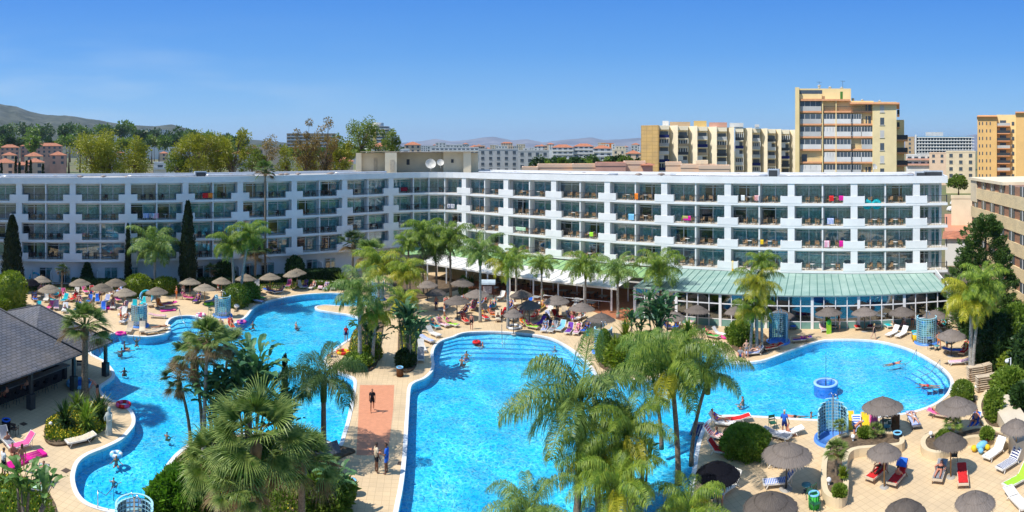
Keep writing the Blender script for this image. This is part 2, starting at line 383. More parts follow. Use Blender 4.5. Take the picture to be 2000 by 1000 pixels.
def sbox(mb, s0, s1, o0, o1, z0, z1, m=0):
    bs = [s0] + [c for c in cum if s0 < c < s1 and cum[3] < c < cum[-2]] + [s1]
    n = len(bs); vs = []
    for s in bs: vs += [W(s,o0,z0), W(s,o1,z0), W(s,o1,z1), W(s,o0,z1)]
    fs = [(0,1,2,3), tuple((n-1)*4+k for k in (3,2,1,0))]
    for i in range(n-1):
        a, b = i*4, i*4+4
        fs += [(a,b,b+1,a+1),(a+1,b+1,b+2,a+2),(a+2,b+2,b+3,a+3),(a+3,b+3,b,a)]
    mb.add(vs, fs, m)
Z1 = 3.58; ST = 2.75; SETB = -1.0
hotel = thing('hotel_building', 'white five-storey hotel with two balcony wings meeting at a rounded inner corner', 'hotel', (-13,97.8,0))
HP = V((-13,97.8,0))
def hpart(name, mb, mats, par=None, label=None):
    mb.v = [(v[0]-HP.x, v[1]-HP.y, v[2]) for v in mb.v]
    return part(name, mb, mats, par or hotel, label)
PIL = [-70, 36.8, 141.8, 250, 362.5, 469.5, 575, 673.7, 764, 905.6, 987.6, 1081, 1185.6, 1297, 1421, 1545, 1668, 1790]
PS = [s_at(p) for p in PIL]
# core volumes
core = MB(); sbox(core, 0, SE-.6, -14, SETB-.5, 0, Z1+11.0)
hpart('core_wall', core, WHITE)
gw = MB(); sbox(gw, 0, SE-.6, SETB-.5, SETB-.38, 0, Z1-.002); hpart('ground_floor_wall', gw, WHITE)
rf = MB(); sbox(rf, 0, SE, -14.3, -.25, Z1+11.3, Z1+11.45); hpart('roof', rf, CONC)
fa = MB(); sbox(fa, 0, SE, -.25, .06, Z1+10.98, Z1+11.85); sbox(fa, 0, SE, SETB-.5, -.25, Z1+10.98, Z1+11.1)
sbox(fa, 0, SE, -14.3, -14.05, Z1+11.0, Z1+11.85); sbox(fa, SE-.25, SE, -14.05, -.25, Z1+11.1, Z1+11.85); hpart('fascia', fa, WHITE)
TILF = M('balcony_floor', (.66,.60,.50), var=.1)
for k in range(4):
    b_ = MB(); z = Z1 + k*ST; sbox(b_, 0, SE, SETB-.5, .0, z, z+.30); sbox(b_, 0, SE, SETB-.5, -.02, z+.3, z+.32, 1)
    hpart('floor_slab', b_, [WHITE, TILF])
# parapets (T-shaped around each pillar), walls beside them, dividers, railings, windows
ORD = ['first','second','third','fourth','fifth','sixth','seventh','eighth','ninth','tenth','eleventh','twelfth','thirteenth','fourteenth','fifteenth','sixteenth','seventeenth','eighteenth','nineteenth','twentieth']
FLN = ['lowest','second','third','top']
def windowset(mbF, mbG, mbC, s0, s1, z0, z1, off, open_=0, pale=False, rg=rnd):
    fr = .07; sbox(mbF, s0, s1, off-.04, off+.02, z1-fr, z1); sbox(mbF, s0, s1, off-.04, off+.02, z0, z0+fr)
    sbox(mbF, s0, s1, off-.04, off+.02, z1-.34, z1-.27)
    n = 2
    for i in range(n+1):
        s = s0 + (s1-s0)*i/n; hw = .05
        sbox(mbF, max(s0, s-hw), min(s1, s+hw), off-.035, off+.025, z0+fr, z1-fr)
    sbox(mbG, s0+.04, s1-.04, off-.02, off-.01, z0+fr, z1-fr)
    # curtain, folded
    spans = [(s0, s1)] if not open_ else ([(s0, s0+(s1-s0)*.22), (s0+(s1-s0)*.6, s1)] if open_ == 1 else [(s0+(s1-s0)*.5, s1)])
    for a, b in spans:
        k = max(4, int((b-a)/.09)); vs = []
        for i in range(k+1):
            s = a + (b-a)*i/k; o = off-.16+(.05 if i % 2 else 0); vs += [W(s,o,z0+.02), W(s,o,z1-.02)]
        if isinstance(mbC, list): c_ = MB(); mbC.append(c_)
        else: c_ = mbC
        c_.add(vs, [(2*i, 2*i+2, 2*i+3, 2*i+1) for i in range(k)])
units = []   # (floor, s0, s1, label bits)
chair_spots = []
for bi in range(len(PIL)):
    s = PS[bi]; hw = .42; pw = 1.32
    for k in range(4):
        z = Z1 + k*ST + .30; m_ = MB()
        sbox(m_, s-hw, s+hw, -.55, -.03, z, z+ST-.30 if k < 3 else Z1+10.98)       # pillar
        sbox(m_, s-.12, s+.12, SETB-.38, -.55, z+.02, (z+ST-.30 if k < 3 else Z1+10.98))
        sbox(m_, s-pw, s+pw, -.09, .03, z-.02, z+.90)
        sbox(m_, s-pw, s-pw+.12, -.55, -.09, z+.02, z+.90); sbox(m_, s+pw-.12, min(SE,s+pw), -.55, -.09, z+.02, z+.90)
        hpart('parapet', m_, WHITE)
# bays
BAYS = [(PS[i], PS[i+1], i) for i in range(len(PS)-1)]
nwin = 0; restF, restG, restC = MB(), MB(), MB()
allw = []
for s0, s1, bi in BAYS:
    corner = (bi == 8)
    cuts = [s0+.12, (s0+s1)/2, s1-.12]
    if corner: cuts = [s0+.12] + [s_at(p) for p in (808, 838, 868)] + [s1-.12]
    for k in range(4):
        z = Z1 + k*ST + .32; zt = z + ST - .34 if k < 3 else Z1+10.98
        for c in cuts[1:-1]: dv = MB(); sbox(dv, c-.09, c+.09, SETB-.38, -.12, z, zt); hpart('divider_wall', dv, WHITE)
        rl_ = MB(); a, b = s0+1.32, s1-1.32
        sbox(rl_, a, b, -.07, -.02, z+.86, z+.90)
        nb = int((b-a)/.19)
        for i in range(1, nb): s = a+(b-a)*i/nb; sbox(rl_, s-.008, s+.008, -.055, -.035, z, z+.86)
        hpart('railing', rl_, DARKM)
        for q_ in ((s0+.12, s1-.12, z+2.12, zt), (s0+.12, s0+.42, z, z+2.12), (s1-.42, s1-.12, z, z+2.12)): bk = MB(); sbox(bk, q_[0], q_[1], SETB-.5, SETB-.30, q_[2], q_[3]); hpart('balcony_wall', bk, WHITE)
        for u in range(len(cuts)-1):
            e0, e1 = cuts[u]+.09+(.2 if u == 0 else .04), cuts[u+1]-.09-(.2 if u == len(cuts)-2 else .04)
            allw.append((W((e0+e1)/2, 0, z).length, k, bi, u, e0, e1, z, len(cuts)-1))
allw.append((70, 0, 17, 0, PS[17]+.5, PS[17]+1.6, Z1+.32, 1)); allw.append((70, 0, 17, 0, PS[17]+1.9, SE-.9, Z1+.32, 1))
for k in range(1, 4):
    for a, b in ((PS[17]+.5, PS[17]+1.6), (PS[17]+1.9, SE-.9)): allw.append((70, k, 17, 0, a, b, Z1+.32+k*ST, 1))
allw.sort(key=lambda q: q[0] + (1000 if q[5] < s_at(5) else 0))
for idx, (d, k, bi, u, e0, e1, z, nu) in enumerate(allw):
    op = rnd.choice([0,0,0,0,0,2,0,1]); mF, mG, mC, mR = MB(), MB(), [] if idx < 97 else MB(), MB()
    windowset(mF, mG, mC, e0, e1, z, z+2.12, SETB-.34, op)
    sbox(mR, e0, e1, SETB-.499, SETB-.49, z, z+2.12)  # flat backing panel, the room's shade painted into its colour
    if idx < 97:
        wf = hpart('window', mF, FRAME); hpart('pane', mG, GLASS, wf); cm_ = CURT if rnd.random() < .9 else CURTW; [hpart('curtain', c_, cm_, wf) for c_ in mC]; hpart('room_shade_panel', mR, ROOM, wf)
    else:
        restF.v and None
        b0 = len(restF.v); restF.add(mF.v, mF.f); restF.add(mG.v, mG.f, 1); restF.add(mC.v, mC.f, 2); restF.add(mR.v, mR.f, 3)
    if bi < 17 and e0 > s_at(-10): units.append((k, bi, u, e0, e1, z, nu))
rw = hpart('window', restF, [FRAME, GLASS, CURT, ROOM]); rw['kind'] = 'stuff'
# end of the right wing: corner balcony rail and end wall
for k in range(4):
    z = Z1 + k*ST + .32; m_ = MB(); a, b = PS[17]+1.32, SE-.05
    sbox(m_, a, b, -.07, -.02, z+.86, z+.90); sbox(m_, SE-.07, SE-.02, -1.2, -.07, z+.86, z+.90)
    for i in range(12): s = a+(b-a)*(i+.5)/12; sbox(m_, s-.012, s+.012, -.055, -.035, z, z+.86)
    for i in range(9): o = -1.2+i*.12; sbox(m_, SE-.055, SE-.035, o-.012, o+.012, z, z+.86)
    hpart('railing', m_, DARKM)
    m_ = MB(); sbox(m_, SE-.9, SE-.6, SETB-.5, SETB-.3, z, z+ST-.34 if k < 3 else Z1+10.98); sbox(m_, PS[17]+.1, SE-.9, SETB-.5, SETB-.3, z+2.12, z+ST-.34 if k < 3 else Z1+10.98); hpart('balcony_wall', m_, WHITE)
# ground floor doors of the left wing
for px, wd in ((88,1.8),(125,1.6),(217,1.8),(263,1.0),(400,1.8),(450,1.4),(492,1.7),(527,2.0),(615,1.7),(651,1.6)):
    s = s_at(px); mF, mG, mC, mR = MB(), MB(), [], MB()
    windowset(mF, mG, mC, s-wd/2, s+wd/2, .25, 2.5, SETB-.22, rnd.choice([0,1,2])); sbox(mR, s-wd/2, s+wd/2, SETB-.379, SETB-.37, .2, 2.5)  # same flat dark backing, painted room shade behind the door
    wf = hpart('door', mF, FRAME); hpart('pane', mG, GLASS, wf); [hpart('curtain', c_, CURT, wf) for c_ in mC]; hpart('room_shade_panel', mR, ROOM, wf)
    m_ = MB(); sbox(m_, s-wd/2-1.1, s-wd/2-.98, SETB-.38, .2, 0, 2.2); hpart('terrace_divider', m_, WHITE)
# ---------------------------------------------------------------- rooftop
def roofz(s): return W(s, -2, Z1+11.45)
mush = MB(); mush.lathe([(.16,0),(.16,.3),(.5,.38),(.5,.44),(.3,.56),(.05,.62)], 12, cap=True)
mv = mush.mesh('roof_vent', M('roof_vent_cap', (.30,.24,.20), var=.3)); P_ = None
cw = M('chimney_render', (.45,.40,.33), var=.15)
vent = Proto(tag(mk('roof_vent', mv), '', 'roof vent'))
vx = [47,58,104,148,155,202,251,279,326,360,412,463,555,571,600,651,661,720,745,930,975,1010,1093,1113,1180,1231,1270,1310,1352,1427,1490,1545,1605,1665,1722,1782]
for i, p in enumerate(vx):
    wing = 'left wing' if p < 850 else 'right wing'; n_ = sum(1 for q in vx[:i] if (q < 850) == (p < 850))
    vent.put(W(s_at(p), -1.6-(i % 3)*1.3, Z1+11.45), 0, f'brown capped roof vent, {ORD[n_]} from the {"outer end" if p<850 else "corner"} of the {wing}' , 'mushroom vents along the hotel roof', .9+.2*rnd.random())
def pipe(p0, p1, off, r, z, label):
    a, b = s_at(p0), s_at(p1); n = 12; c = W((a+b)/2, off, Z1+11.45)
    m_ = MB(); m_.tube([W(a+(b-a)*i/n, off, Z1+11.45+z)-c for i in range(n+1)], r, 8)
    for i in range(0, n+1, 3): q = W(a+(b-a)*i/n, off, Z1+11.45)-c; m_.box(q.x-.08,q.x+.08,q.y-.08,q.y+.08,0,z)
    o = tag(mk('roof_duct', m_.mesh('roof_duct', M('duct_wrap', (.62,.63,.64), rough=.3, var=.12, metal=.3))), label, 'roof duct'); o.location = c
pipe(0,150,-1.0,.16,.5,'silver wrapped duct along the left wing roof, outermost stretch')
pipe(250,385,-1.0,.16,.5,'silver wrapped duct on the left wing roof ending at the grey box')
pipe(405,500,-1.0,.16,.5,'silver wrapped duct on the left wing roof right of the grey box')
pipe(660,760,-1.0,.16,.5,'silver wrapped duct on the left wing roof in front of the beige penthouse')
pipe(928,1200,-1.0,.15,.5,'long silver duct on the right wing roof starting beside the penthouse')
pipe(1305,1495,-1.0,.18,.5,'long silver duct on the right wing roof below the stepped tan block')
pipe(1520,1785,-1.0,.18,.5,'long silver duct on the right wing roof below the yellow tower')
def roofbox(p, w, h, label, off=-1.6, mm=None, hole=True):
    c = W(s_at(p), off, Z1+11.45); m_ = MB(); a = atan2(UR.y, UR.x) if p > 850 else atan2(UL.y, UL.x)
    m_.box(-w/2,w/2,-.5,.5,.12,h); m_.box(-w/2+.1,-w/2+.2,-.4,.4,0,.12); m_.box(w/2-.2,w/2-.1,-.4,.4,0,.12)
    if hole: m_.box(-w/2+.15,w/2-.15,-.53,-.501,.3,h-.15,1)
    o = tag(mk('ventilation_unit', m_.mesh('ventilation_unit', [mm or M('grey_unit', (.42,.47,.52), rough=.4), DARKM])), label, 'ventilation unit'); o.location = c; o.rotation_euler[2] = a
roofbox(395, 1.7, 1.1, 'grey square ventilation box on the left wing roof')
roofbox(1507, 1.4, 1.3, 'pale grey ventilation cowl on the right wing roof left of the yellow tower')
roofbox(1037, 1.6, .6, 'dark low fan unit on the right wing roof', mm=M('dark_unit', (.12,.13,.14)))
roofbox(1850-25, 2.4, 1.0, 'long grey cooling unit at the far right end of the hotel roof')
roofbox(1805, 2.0, .9, 'grey slatted cooling unit near the right end of the hotel roof')
# penthouse
ph = thing('penthouse', 'beige rendered rooftop penthouse behind the inner corner of the hotel', 'rooftop house', (-13,97.8,0))
def phbox(x0, x1, y0, D0, D1, name='wall', mm=BEIGE, zb=None):
    m_ = MB(); za = ZP(y0, D0); zb = zb if zb is not None else 14.5
    p = [AT(x0,D0,zb),AT(x1,D0,zb),AT(x1,D1,zb),AT(x0,D1,zb),AT(x0,D0,za),AT(x1,D0,za),AT(x1,D1,za),AT(x0,D1,za)]
    m_.hexa([q-HP*1 for q in p]); return part(name, m_, mm, ph)
phbox(706,752,299,108,120); phbox(695,706,299,107,109); phbox(752,775,298,104,118); phbox(775,885,298,109,120); phbox(866,905,297,106.5,119); phbox(905,920,297,105,118); phbox(920,934,299,108,116)
phbox(730,737,308,107.9,107.98,'door',M('beige_door',(.55,.46,.32))); phbox(762,770,312,103.9,103.98,'door',M('beige_door',(.55,.46,.32)))
for x0,x1,ya,yb in ((794,800,311,322),(881,886,311,318)):
    D = 106.4 if x0 > 870 else 108.9; m_ = MB(); m_.hexa([q-HP for q in (AT(x0,D,ZP(yb,D)),AT(x1,D,ZP(yb,D)),AT(x1,D+.1,ZP(yb,D)),AT(x0,D+.1,ZP(yb,D)),AT(x0,D,ZP(ya,D)),AT(x1,D,ZP(ya,D)),AT(x1,D+.1,ZP(ya,D)),AT(x0,D+.1,ZP(ya,D)))]); part('window', m_, DARKM, ph)
cpm = M('tile_coping', (.35,.28,.2))
phbox(704,934,296.6,104.8,120.4,'coping',cpm,zb=ZP(297.2,104.8))
def dish(px, y, D, r, label):
    t_ = thing('satellite_dish', label, 'satellite dish', AT(px, D, 0)); z = ZP(y, D)
    m_ = MB(); R = Matrix.Translation((0,0,z)) @ Matrix.Rotation(radians(62), 4, 'X') @ Matrix.Rotation(.2, 4, 'Y')
    m_.lathe([(r*k/6, .28*r*(k/6)**2) for k in range(7)] + [(r*1.02,.3*r),(r*.9,.2*r),(.05,-.05)], 24, M=R); part('reflector', m_, M('dish_cream', (.62,.58,.50), var=.1), t_)
    m_ = MB(); m_.tube([(0,.2,z-.1),(0,.3,z-r-.3)], .05, 6); m_.tube([(0,.2,z-r*.9),(0,-.7,z+.1)], .025, 5); part('mount', m_, FRAME, t_)
dish(841,321,102.5,.9,'large white satellite dish on the hotel roof by the penthouse')
dish(860,318,103.5,.62,'smaller white satellite dish right of the large one on the penthouse roof')
dish(1708,326,83,.42,'small white satellite dish on the right wing roof under the yellow tower')
# roof-terrace clutter behind the right wing
# ---------------------------------------------------------------- glass restaurant with the green roof
GREEN = M('patina_metal', (.27,.43,.37), var=.12, scale=.4, rough=.6, c2=(.36,.49,.42))
GREEN2 = M('patina_metal_light', (.27,.44,.19), var=.12, scale=.5, rough=.55)
SEAM = M('roof_seam', (.13,.27,.23), rough=.6)
def wpt(px, D, z): return AT(px, D, z)
rest = thing('glass_restaurant', 'long single-storey glass restaurant with a green sheet-metal roof under the right hotel wing', 'restaurant', (31.5,55.9,0))
RO = V((31.5,55.9,0))
def rp(name, mb, mats, par=None):
    mb.v = [(v[0]-RO.x, v[1]-RO.y, v[2]) for v in mb.v]; return part(name, mb, mats, par or rest)
FL0, FL1 = AT(1240,67.6), AT(1852,65.8)     # front line ends (eave)
n_f = 28
def fr(u): # gentle curve of the front
    p = FL0.lerp(FL1, u); d = (FL1-FL0).normalized(); nn = V((d.y,-d.x,0)); return p + nn*(2.6*4*u*(1-u)*.35)
bs0, bs1 = s_at(1290), s_at(1822)
def bk(u): return W(bs0+(bs1-bs0)*u, .02, 0)*1
m_ = MB(); ZE, ZT = 3.62, 3.98
N_ = 56; vs = []
for i in range(N_+1):
    u = i/N_; a = fr(u); b = bk(u); d = (a-b).normalized()*.35
    vs += [(a.x+d.x,a.y+d.y,ZE), (b.x,b.y,ZT-.45+.0068*b.x), (a.x+d.x,a.y+d.y,ZE-.10), (b.x,b.y,ZT-.55+.0068*b.x)]
m_.add(vs, [(4*i,4*i+4,4*i+5,4*i+1) for i in range(N_)] + [(4*i+2,4*i+6,4*i+4,4*i) for i in range(N_)] + [(4*i+3,4*i+7,4*i+6,4*i+2) for i in range(N_)] + [(1,3,2,0), (4*N_, 4*N_+2, 4*N_+3, 4*N_+1)])
rp('roof', m_, GREEN)
for i in range(0, 40):
    u = (i+.5)/40; a = fr(u); b = bk(u); d = (a-b).normalized()*.36; q = MB()
    q.tube([(a.x+d.x,a.y+d.y,ZE+.02), (b.x,b.y,ZT-.43+.0068*b.x)], .045, 4, sm=False); rp('roof_seam', q, SEAM)
# front wall: plinth, posts, rails, panes
for i in range(n_f):
    u0, u1 = i/n_f, (i+1)/n_f; a, b = fr(u0), fr(u1); d = (b-a); ln = d.length; an = atan2(d.y, d.x)
    Mx = Matrix.Translation((a.x,a.y,0)) @ Matrix.Rotation(an, 4, 'Z'); q = MB()
    big = i % 4 == 0; hw = .15 if big else .045
    q.box(-hw,hw,-.10,.10,0,ZE-.11,M=Mx)
    if i == n_f-1: q.box(ln-.2,ln+.15,-.12,.12,0,ZE-.11,M=Mx)
    rp('post', q, WHITE2)
    
    for z0_, z1_ in ((2.35,2.47),(ZE-.25,ZE-.12),(.72,.80)): q = MB(); q.box(hw,ln-.06,-.05,.05,z0_,z1_,M=Mx); rp('rail', q, WHITE2)
    q = MB(); q.box(hw,ln-.06,-.01,.01,.80,ZE-.25,M=Mx); rp('pane', q, GLASSD)
    q = MB(); q.box(hw,ln-.06,-.03,.03,0,.72,M=Mx); rp('plinth_panel', q, M('sea_green_glass_panel', (.16,.32,.28), rough=.15, var=.06))
q = MB(); e0 = fr(1)+V((.2,-.1,0)); e1 = bk(1)+V((.3,0,0)); d = (e1-e0).normalized(); nn = V((d.y,-d.x,0))*.12
q.hexa([e0,e1,e1+nn,e0+nn, e0+V((0,0,ZE+.1)),e1+V((0,0,ZT+.05)),e1+nn+V((0,0,ZT+.05)),e0+nn+V((0,0,ZE+.1))]); rp('end_wall', q, WHITE)
q = MB(); q.poly([[fr(0),fr(.25),fr(.5),fr(.75),fr(1),bk(1),bk(.5),bk(0)]], .012); rp('floor', q, M('restaurant_floor', (.2,.17,.14), var=.1))
# back wall of restaurant is the hotel ground wall; dining tables inside
tb = thing('dining_table', '', 'table'); 
def tablemb(w=.8, h=.74, round_=False):
    a, b = MB(), MB()
    if round_: a.lathe([(.0,h-.03),(w/2,h-.03),(w/2,h),(0,h)], 16)
    else: a.box(-w/2,w/2,-w/2,w/2,h-.035,h)
    b.box(-.04,.04,-.04,.04,.02,h-.035); b.box(-.28,.28,-.04,.04,0,.04); b.box(-.04,.04,-.28,.28,0,.04); return a, b
a_, b_ = tablemb(); part('tabletop', a_, M('table_white', (.7,.7,.68), var=.05), tb); part('leg', b_, DARKM, tb)
tbl = Proto(tb)
def chairmb(col_mats):
    t_ = thing('chair', '', 'chair'); s_, b_ = MB(), MB()
    s_.box(-.22,.22,-.22,.22,.42,.46); part('seat', s_, col_mats, t_)
    b_.box(-.22,-.18,-.22,-.19,.46,.86); b_.box(.18,.22,-.22,-.19,.46,.86); b_.box(-.22,.22,-.225,-.185,.70,.88); b_.box(-.22,.22,-.22,-.19,.55,.62); part('backrest', b_, col_mats, t_)
    for x in (-.2,.2):
        for y in (-.2,.2): q = MB(); q.tube([(x*1.05,y*1.05,0),(x,y,.42)], .018, 5); part('leg', q, col_mats, t_)
        q = MB(); q.tube([(x*1.1,-.2,.64),(x*1.15,.18,.64),(x*1.1,.2,.44)], .018, 5); part('armrest', q, col_mats, t_)
    return Proto(t_)
GRC = M('green_plastic', (.02,.10,.06), rough=.35, var=.1); chG = chairmb(GRC); chB = chairmb(M('black_plastic', (.02,.022,.025), rough=.35))
for i in range(9):
    u = .06 + i*.105; p = fr(u).lerp(bk(u), .30 + .25*(i % 2)); tbl.put((p.x,p.y,.014), rnd.random(), f'white dining table inside the glass restaurant, {ORD[i]} from its left end', 'tables inside the restaurant')
# ---------------------------------------------------------------- terrace pergola left of the restaurant
perg = thing('terrace_pergola', 'white canvas terrace canopy on white posts under a light green roof strip', 'pergola', (3,80,0)); PO = V((3,80,0))
def pp(name, mb, mats): mb.v = [(v[0]-PO.x, v[1]-PO.y, v[2]) for v in mb.v]; return part(name, mb, mats, perg)
CAN = M('canvas_white', (.72,.70,.66), var=.05, rough=.8)
# light green roof strip hugging the hotel: px 790..1290
q = MB(); vs = []; n = 30; ss0, ss1 = s_at(770), s_at(1300)
for i in range(n+1):
    s = ss0+(ss1-ss0)*i/n; a = W(s, .02, 3.42); b = W(s, 4.2, 3.05)
    vs += [a, b, b-V((0,0,.15))]
q.add(vs, [(3*i+1,3*i+4,3*i+3,3*i) for i in range(n)] + [(3*i+2,3*i+5,3*i+4,3*i+1) for i in range(n)]); pp('green_roof', q, GREEN2)
for i in range(0, 44):
    s = ss0+(ss1-ss0)*(i+.5)/44; q = MB(); q.tube([W(s,.05,3.45), W(s,4.2,3.08)], .035, 4, sm=False); pp('roof_seam', q, SEAM)
ca0, ca1 = s_at(872), s_at(1262); q = MB(); vs = []
for i in range(n+1):
    s = ca0+(ca1-ca0)*i/n; a = W(s, 4.22, 2.98); b = W(s, 9.3, 2.62); b2 = b-V((0,0,.22))
    vs += [a, b, b2]
q.add(vs, [(3*i+1,3*i+4,3*i+3,3*i) for i in range(n)] + [(3*i+2,3*i+5,3*i+4,3*i+1) for i in range(n)]); pp('canopy', q, CAN)
for i in range(24):
    s = ca0+(ca1-ca0)*(i+.5)/24; q = MB(); q.tube([W(s,4.25,3.02), W(s,9.3,2.66)], .03, 4, sm=False); pp('canopy_rib', q, FRAME)
for i in range(10):
    s = ca0+(ca1-ca0)*(i+.1)/9.3; p = W(s, 9.2, 0); q = MB(); q.box(p.x-.09,p.x+.09,p.y-.09,p.y+.09,0,2.6); pp('post', q, WHITE2)
    p = W(s, 4.3, 0); q = MB(); q.box(p.x-.07,p.x+.07,p.y-.07,p.y+.07,0,2.95); pp('post', q, WHITE2)
# terrace tables in the shade and the rail before them
TT = M('grey_tabletop', (.35,.37,.38), var=.1, rough=.4); tb2 = thing('terrace_table', '', 'table'); a_, b_ = tablemb(1.0); part('tabletop', a_, TT, tb2); part('leg', b_, DARKM, tb2); tbl2 = Proto(tb2)
tps = [(1007,560),(1045,561),(1070,569),(1101,572),(1122,577),(1152,576),(1178,583),(1022,580),(1047,585),(1127,592),(1155,596),(967,556),(985,551),(1012,550),(965,566)]
tps.sort()
for i, (x, y) in enumerate(tps):
    p = G(x, y+6, 0); tbl2.put((p.x,p.y,.006), -.5, f'grey-topped terrace table, {ORD[i]} from the left beneath or before the white canopy', 'tables on the red terrace')
    for j, dx in enumerate((-.85,.85)):
        chB.put((p.x+dx*cos(-.5),p.y+dx*sin(-.5),.006), -.5+(-pi/2 if j == 0 else pi/2), f'black terrace chair {"left" if j==0 else "right"} of the {ORD[i]} grey-topped table from the left', 'black chairs on the red terrace')
rl_ = thing('terrace_railing', 'low white rail along the front edge of the red terrace', 'railing', G(1062,592)); a = V((0,0,0)); b = G(1192,606)-G(1062,592)
q = MB(); q.tube([a+V((0,0,1)), b+V((0,0,1))], .05, 6); part('rail', q, WHITE2, rl_)
for i in range(7): p = a.lerp(b, i/6); q = MB(); q.tube([p, p+V((0,0,1))], .035, 5); part('post', q, WHITE2, rl_)
sg = thing('menu_kiosk', 'wooden menu stand with a curved pale roof on the red terrace', 'sign', G(952,590)); k = 1.0
q = MB(); vs = []
for i in range(9): t_ = pi*i/8; vs += [(-1.0,-.65*cos(t_),2.3+.5*sin(t_)), (1.0,-.65*cos(t_),2.3+.5*sin(t_))]
q.add(vs, [(2*i,2*i+1,2*i+3,2*i+2) for i in range(8)]); part('roof', q, M('kiosk_roof', (.45,.52,.56), rough=.3), sg)
for x in (-.8,.8): q = MB(); q.box(x-.06,x+.06,-.06,.06,0,2.35); part('post', q, M('dark_wood', (.10,.03,.02)), sg)
q = MB(); q.box(-.7,.7,-.05,.05,1.0,2.1); q.box(-.55,.55,-.07,-.052,1.1,2.0,1); part('board', q, [M('dark_wood', (.1,.03,.02)), M('poster', (.5,.45,.45), var=.3, scale=6)], sg)
# ---------------------------------------------------------------- thatched parasols
def thatch(name, c):
    m, t, o = nt(name); p = N(t, 'ShaderNodeBsdfPrincipled'); tc = N(t, 'ShaderNodeTexCoord'); sx = N(t, 'ShaderNodeSeparateXYZ'); L(t, tc.outputs['Object'], sx.inputs[0])
    at = N(t, 'ShaderNodeMath', operation='ARCTAN2'); L(t, sx.outputs[1], at.inputs[0]); L(t, sx.outputs[0], at.inputs[1])
    m1 = N(t, 'ShaderNodeMath', operation='MULTIPLY'); L(t, at.outputs[0], m1.inputs[0]); m1.inputs[1].default_value = 22
    m2 = N(t, 'ShaderNodeMath', operation='MULTIPLY'); L(t, sx.outputs[2], m2.inputs[0]); m2.inputs[1].default_value = 3
    cx = N(t, 'ShaderNodeCombineXYZ'); L(t, m1.outputs[0], cx.inputs[0]); L(t, m2.outputs[0], cx.inputs[1])
    f = noise_fac(t, 1.2, 4, lo=.3, hi=.7, vec=cx.outputs[0]); f2 = noise_fac(t, 1.0, 3, coord='obj', lo=.3, hi=.75)
    col = mixc(t, f, cs(c, .72), cs(c, 1.25)); oi = N(t, 'ShaderNodeObjectInfo'); h = N(t, 'ShaderNodeHueSaturation'); r = N(t, 'ShaderNodeMapRange')
    L(t, oi.outputs['Random'], r.inputs[0]); r.inputs[3].default_value = .72; r.inputs[4].default_value = 1.3; L(t, r.outputs[0], h.inputs['Value']); L(t, mixc(t, f2, col, cs(c, .8)), h.inputs['Color'])
    L(t, h.outputs[0], p.inputs['Base Color']); p.inputs['Roughness'].default_value = .95; p.inputs['Specular IOR Level'].default_value = .1
    b = N(t, 'ShaderNodeBump'); b.inputs['Strength'].default_value = .8; b.inputs['Distance'].default_value = .04; L(t, f, b.inputs['Height']); L(t, b.outputs[0], p.inputs['Normal'])
    L(t, p.outputs[0], o.inputs[0]); return m
def umbrella(mat, poleM, seed, h=2.0, rise=.5, layers=1):
    rg = random.Random(seed); t_ = thing('thatched_parasol', '', 'parasol'); q = MB(); n = 48
    for lay in range(2):
        r0, r1, z0, z1 = (.0, .62, h+rise+.03, h+rise*.52+.05) if lay else (.04, 1.0, h+rise, h)
        rows = 6; vs = []; fs = []
        for i in range(rows+1):
            u = i/rows; r = r0+(r1-r0)*u
            for j in range(n):
                a = 2*pi*j/n; k_ = 1+.02*rg.uniform(-1,1)+(.025*rg.uniform(-1,1) if i == rows else 0); zz = z0+(z1-z0)*u - .10*u*u + .05*sin(pi*u) + rg.uniform(-.012,.012)
                vs.append((r*k_*cos(a), r*k_*sin(a), zz))
        fs = [(i*n+j, (i+1)*n+j, (i+1)*n+(j+1)%n, i*n+(j+1)%n) for i in range(rows) for j in range(n)]
        q.add(vs, fs, 0, True)
        for j in range(110):                      # ragged fringe
            a = 2*pi*(j+rg.random())/110; w = .035; zz = z1-.085; rr = r1*1.01; dr = rg.uniform(.03,.18); dz = rg.uniform(.04,.19)
            q.add([(rr*.96*cos(a-w),rr*.96*sin(a-w),zz+.03),(rr*.96*cos(a+w),rr*.96*sin(a+w),zz+.03),((rr+dr*.5)*cos(a+.3*w),(rr+dr*.5)*sin(a+.3*w),zz-dz)], [(0,2,1)])
    q.lathe([(.0,h+rise+.16),(.05,h+rise+.13),(.08,h+rise),(.12,h+rise-.06)], 8); part('canopy', q, mat, t_)
    q = MB(); q.lathe([(.04,0),(.04,h+rise-.05)], 8, cap=True); part('pole', q, poleM, t_)
    for j in range(8):
        a = 2*pi*j/8; q = MB(); q.tube([(0,0,h+rise-.12),(.95*cos(a),.95*sin(a),h-.12)], .016, 4); part('rib', q, poleM, t_)
    q = MB(); q.lathe([(.0,.05),(.25,.05),(.28,.0)], 12); part('base', q, M('concrete_base', (.35,.33,.3)), t_)
    return Proto(t_)
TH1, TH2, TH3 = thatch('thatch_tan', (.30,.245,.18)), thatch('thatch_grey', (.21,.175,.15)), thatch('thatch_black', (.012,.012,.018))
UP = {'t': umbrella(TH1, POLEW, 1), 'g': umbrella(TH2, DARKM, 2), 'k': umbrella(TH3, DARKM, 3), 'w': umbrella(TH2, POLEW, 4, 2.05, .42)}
UPL = []
def par(x, y, w, kind, label, hz=2.15):
    D = F*(EYE-hz)/(y-Y0); r = w/2*D/F; p = AT(x, D, 0)
    z = 0 if hz < 2.4 else 0
    o_ = UP[kind].put(p, rnd.random()*6, label, 'thatched parasols round the pools', (r, r, rnd.uniform(.96,1.05))); o_.rotation_euler[0] = rnd.uniform(-.045,.045); o_.rotation_euler[1] = rnd.uniform(-.045,.045); UPL.append(p)
    return p
GP = 'left of the pools'
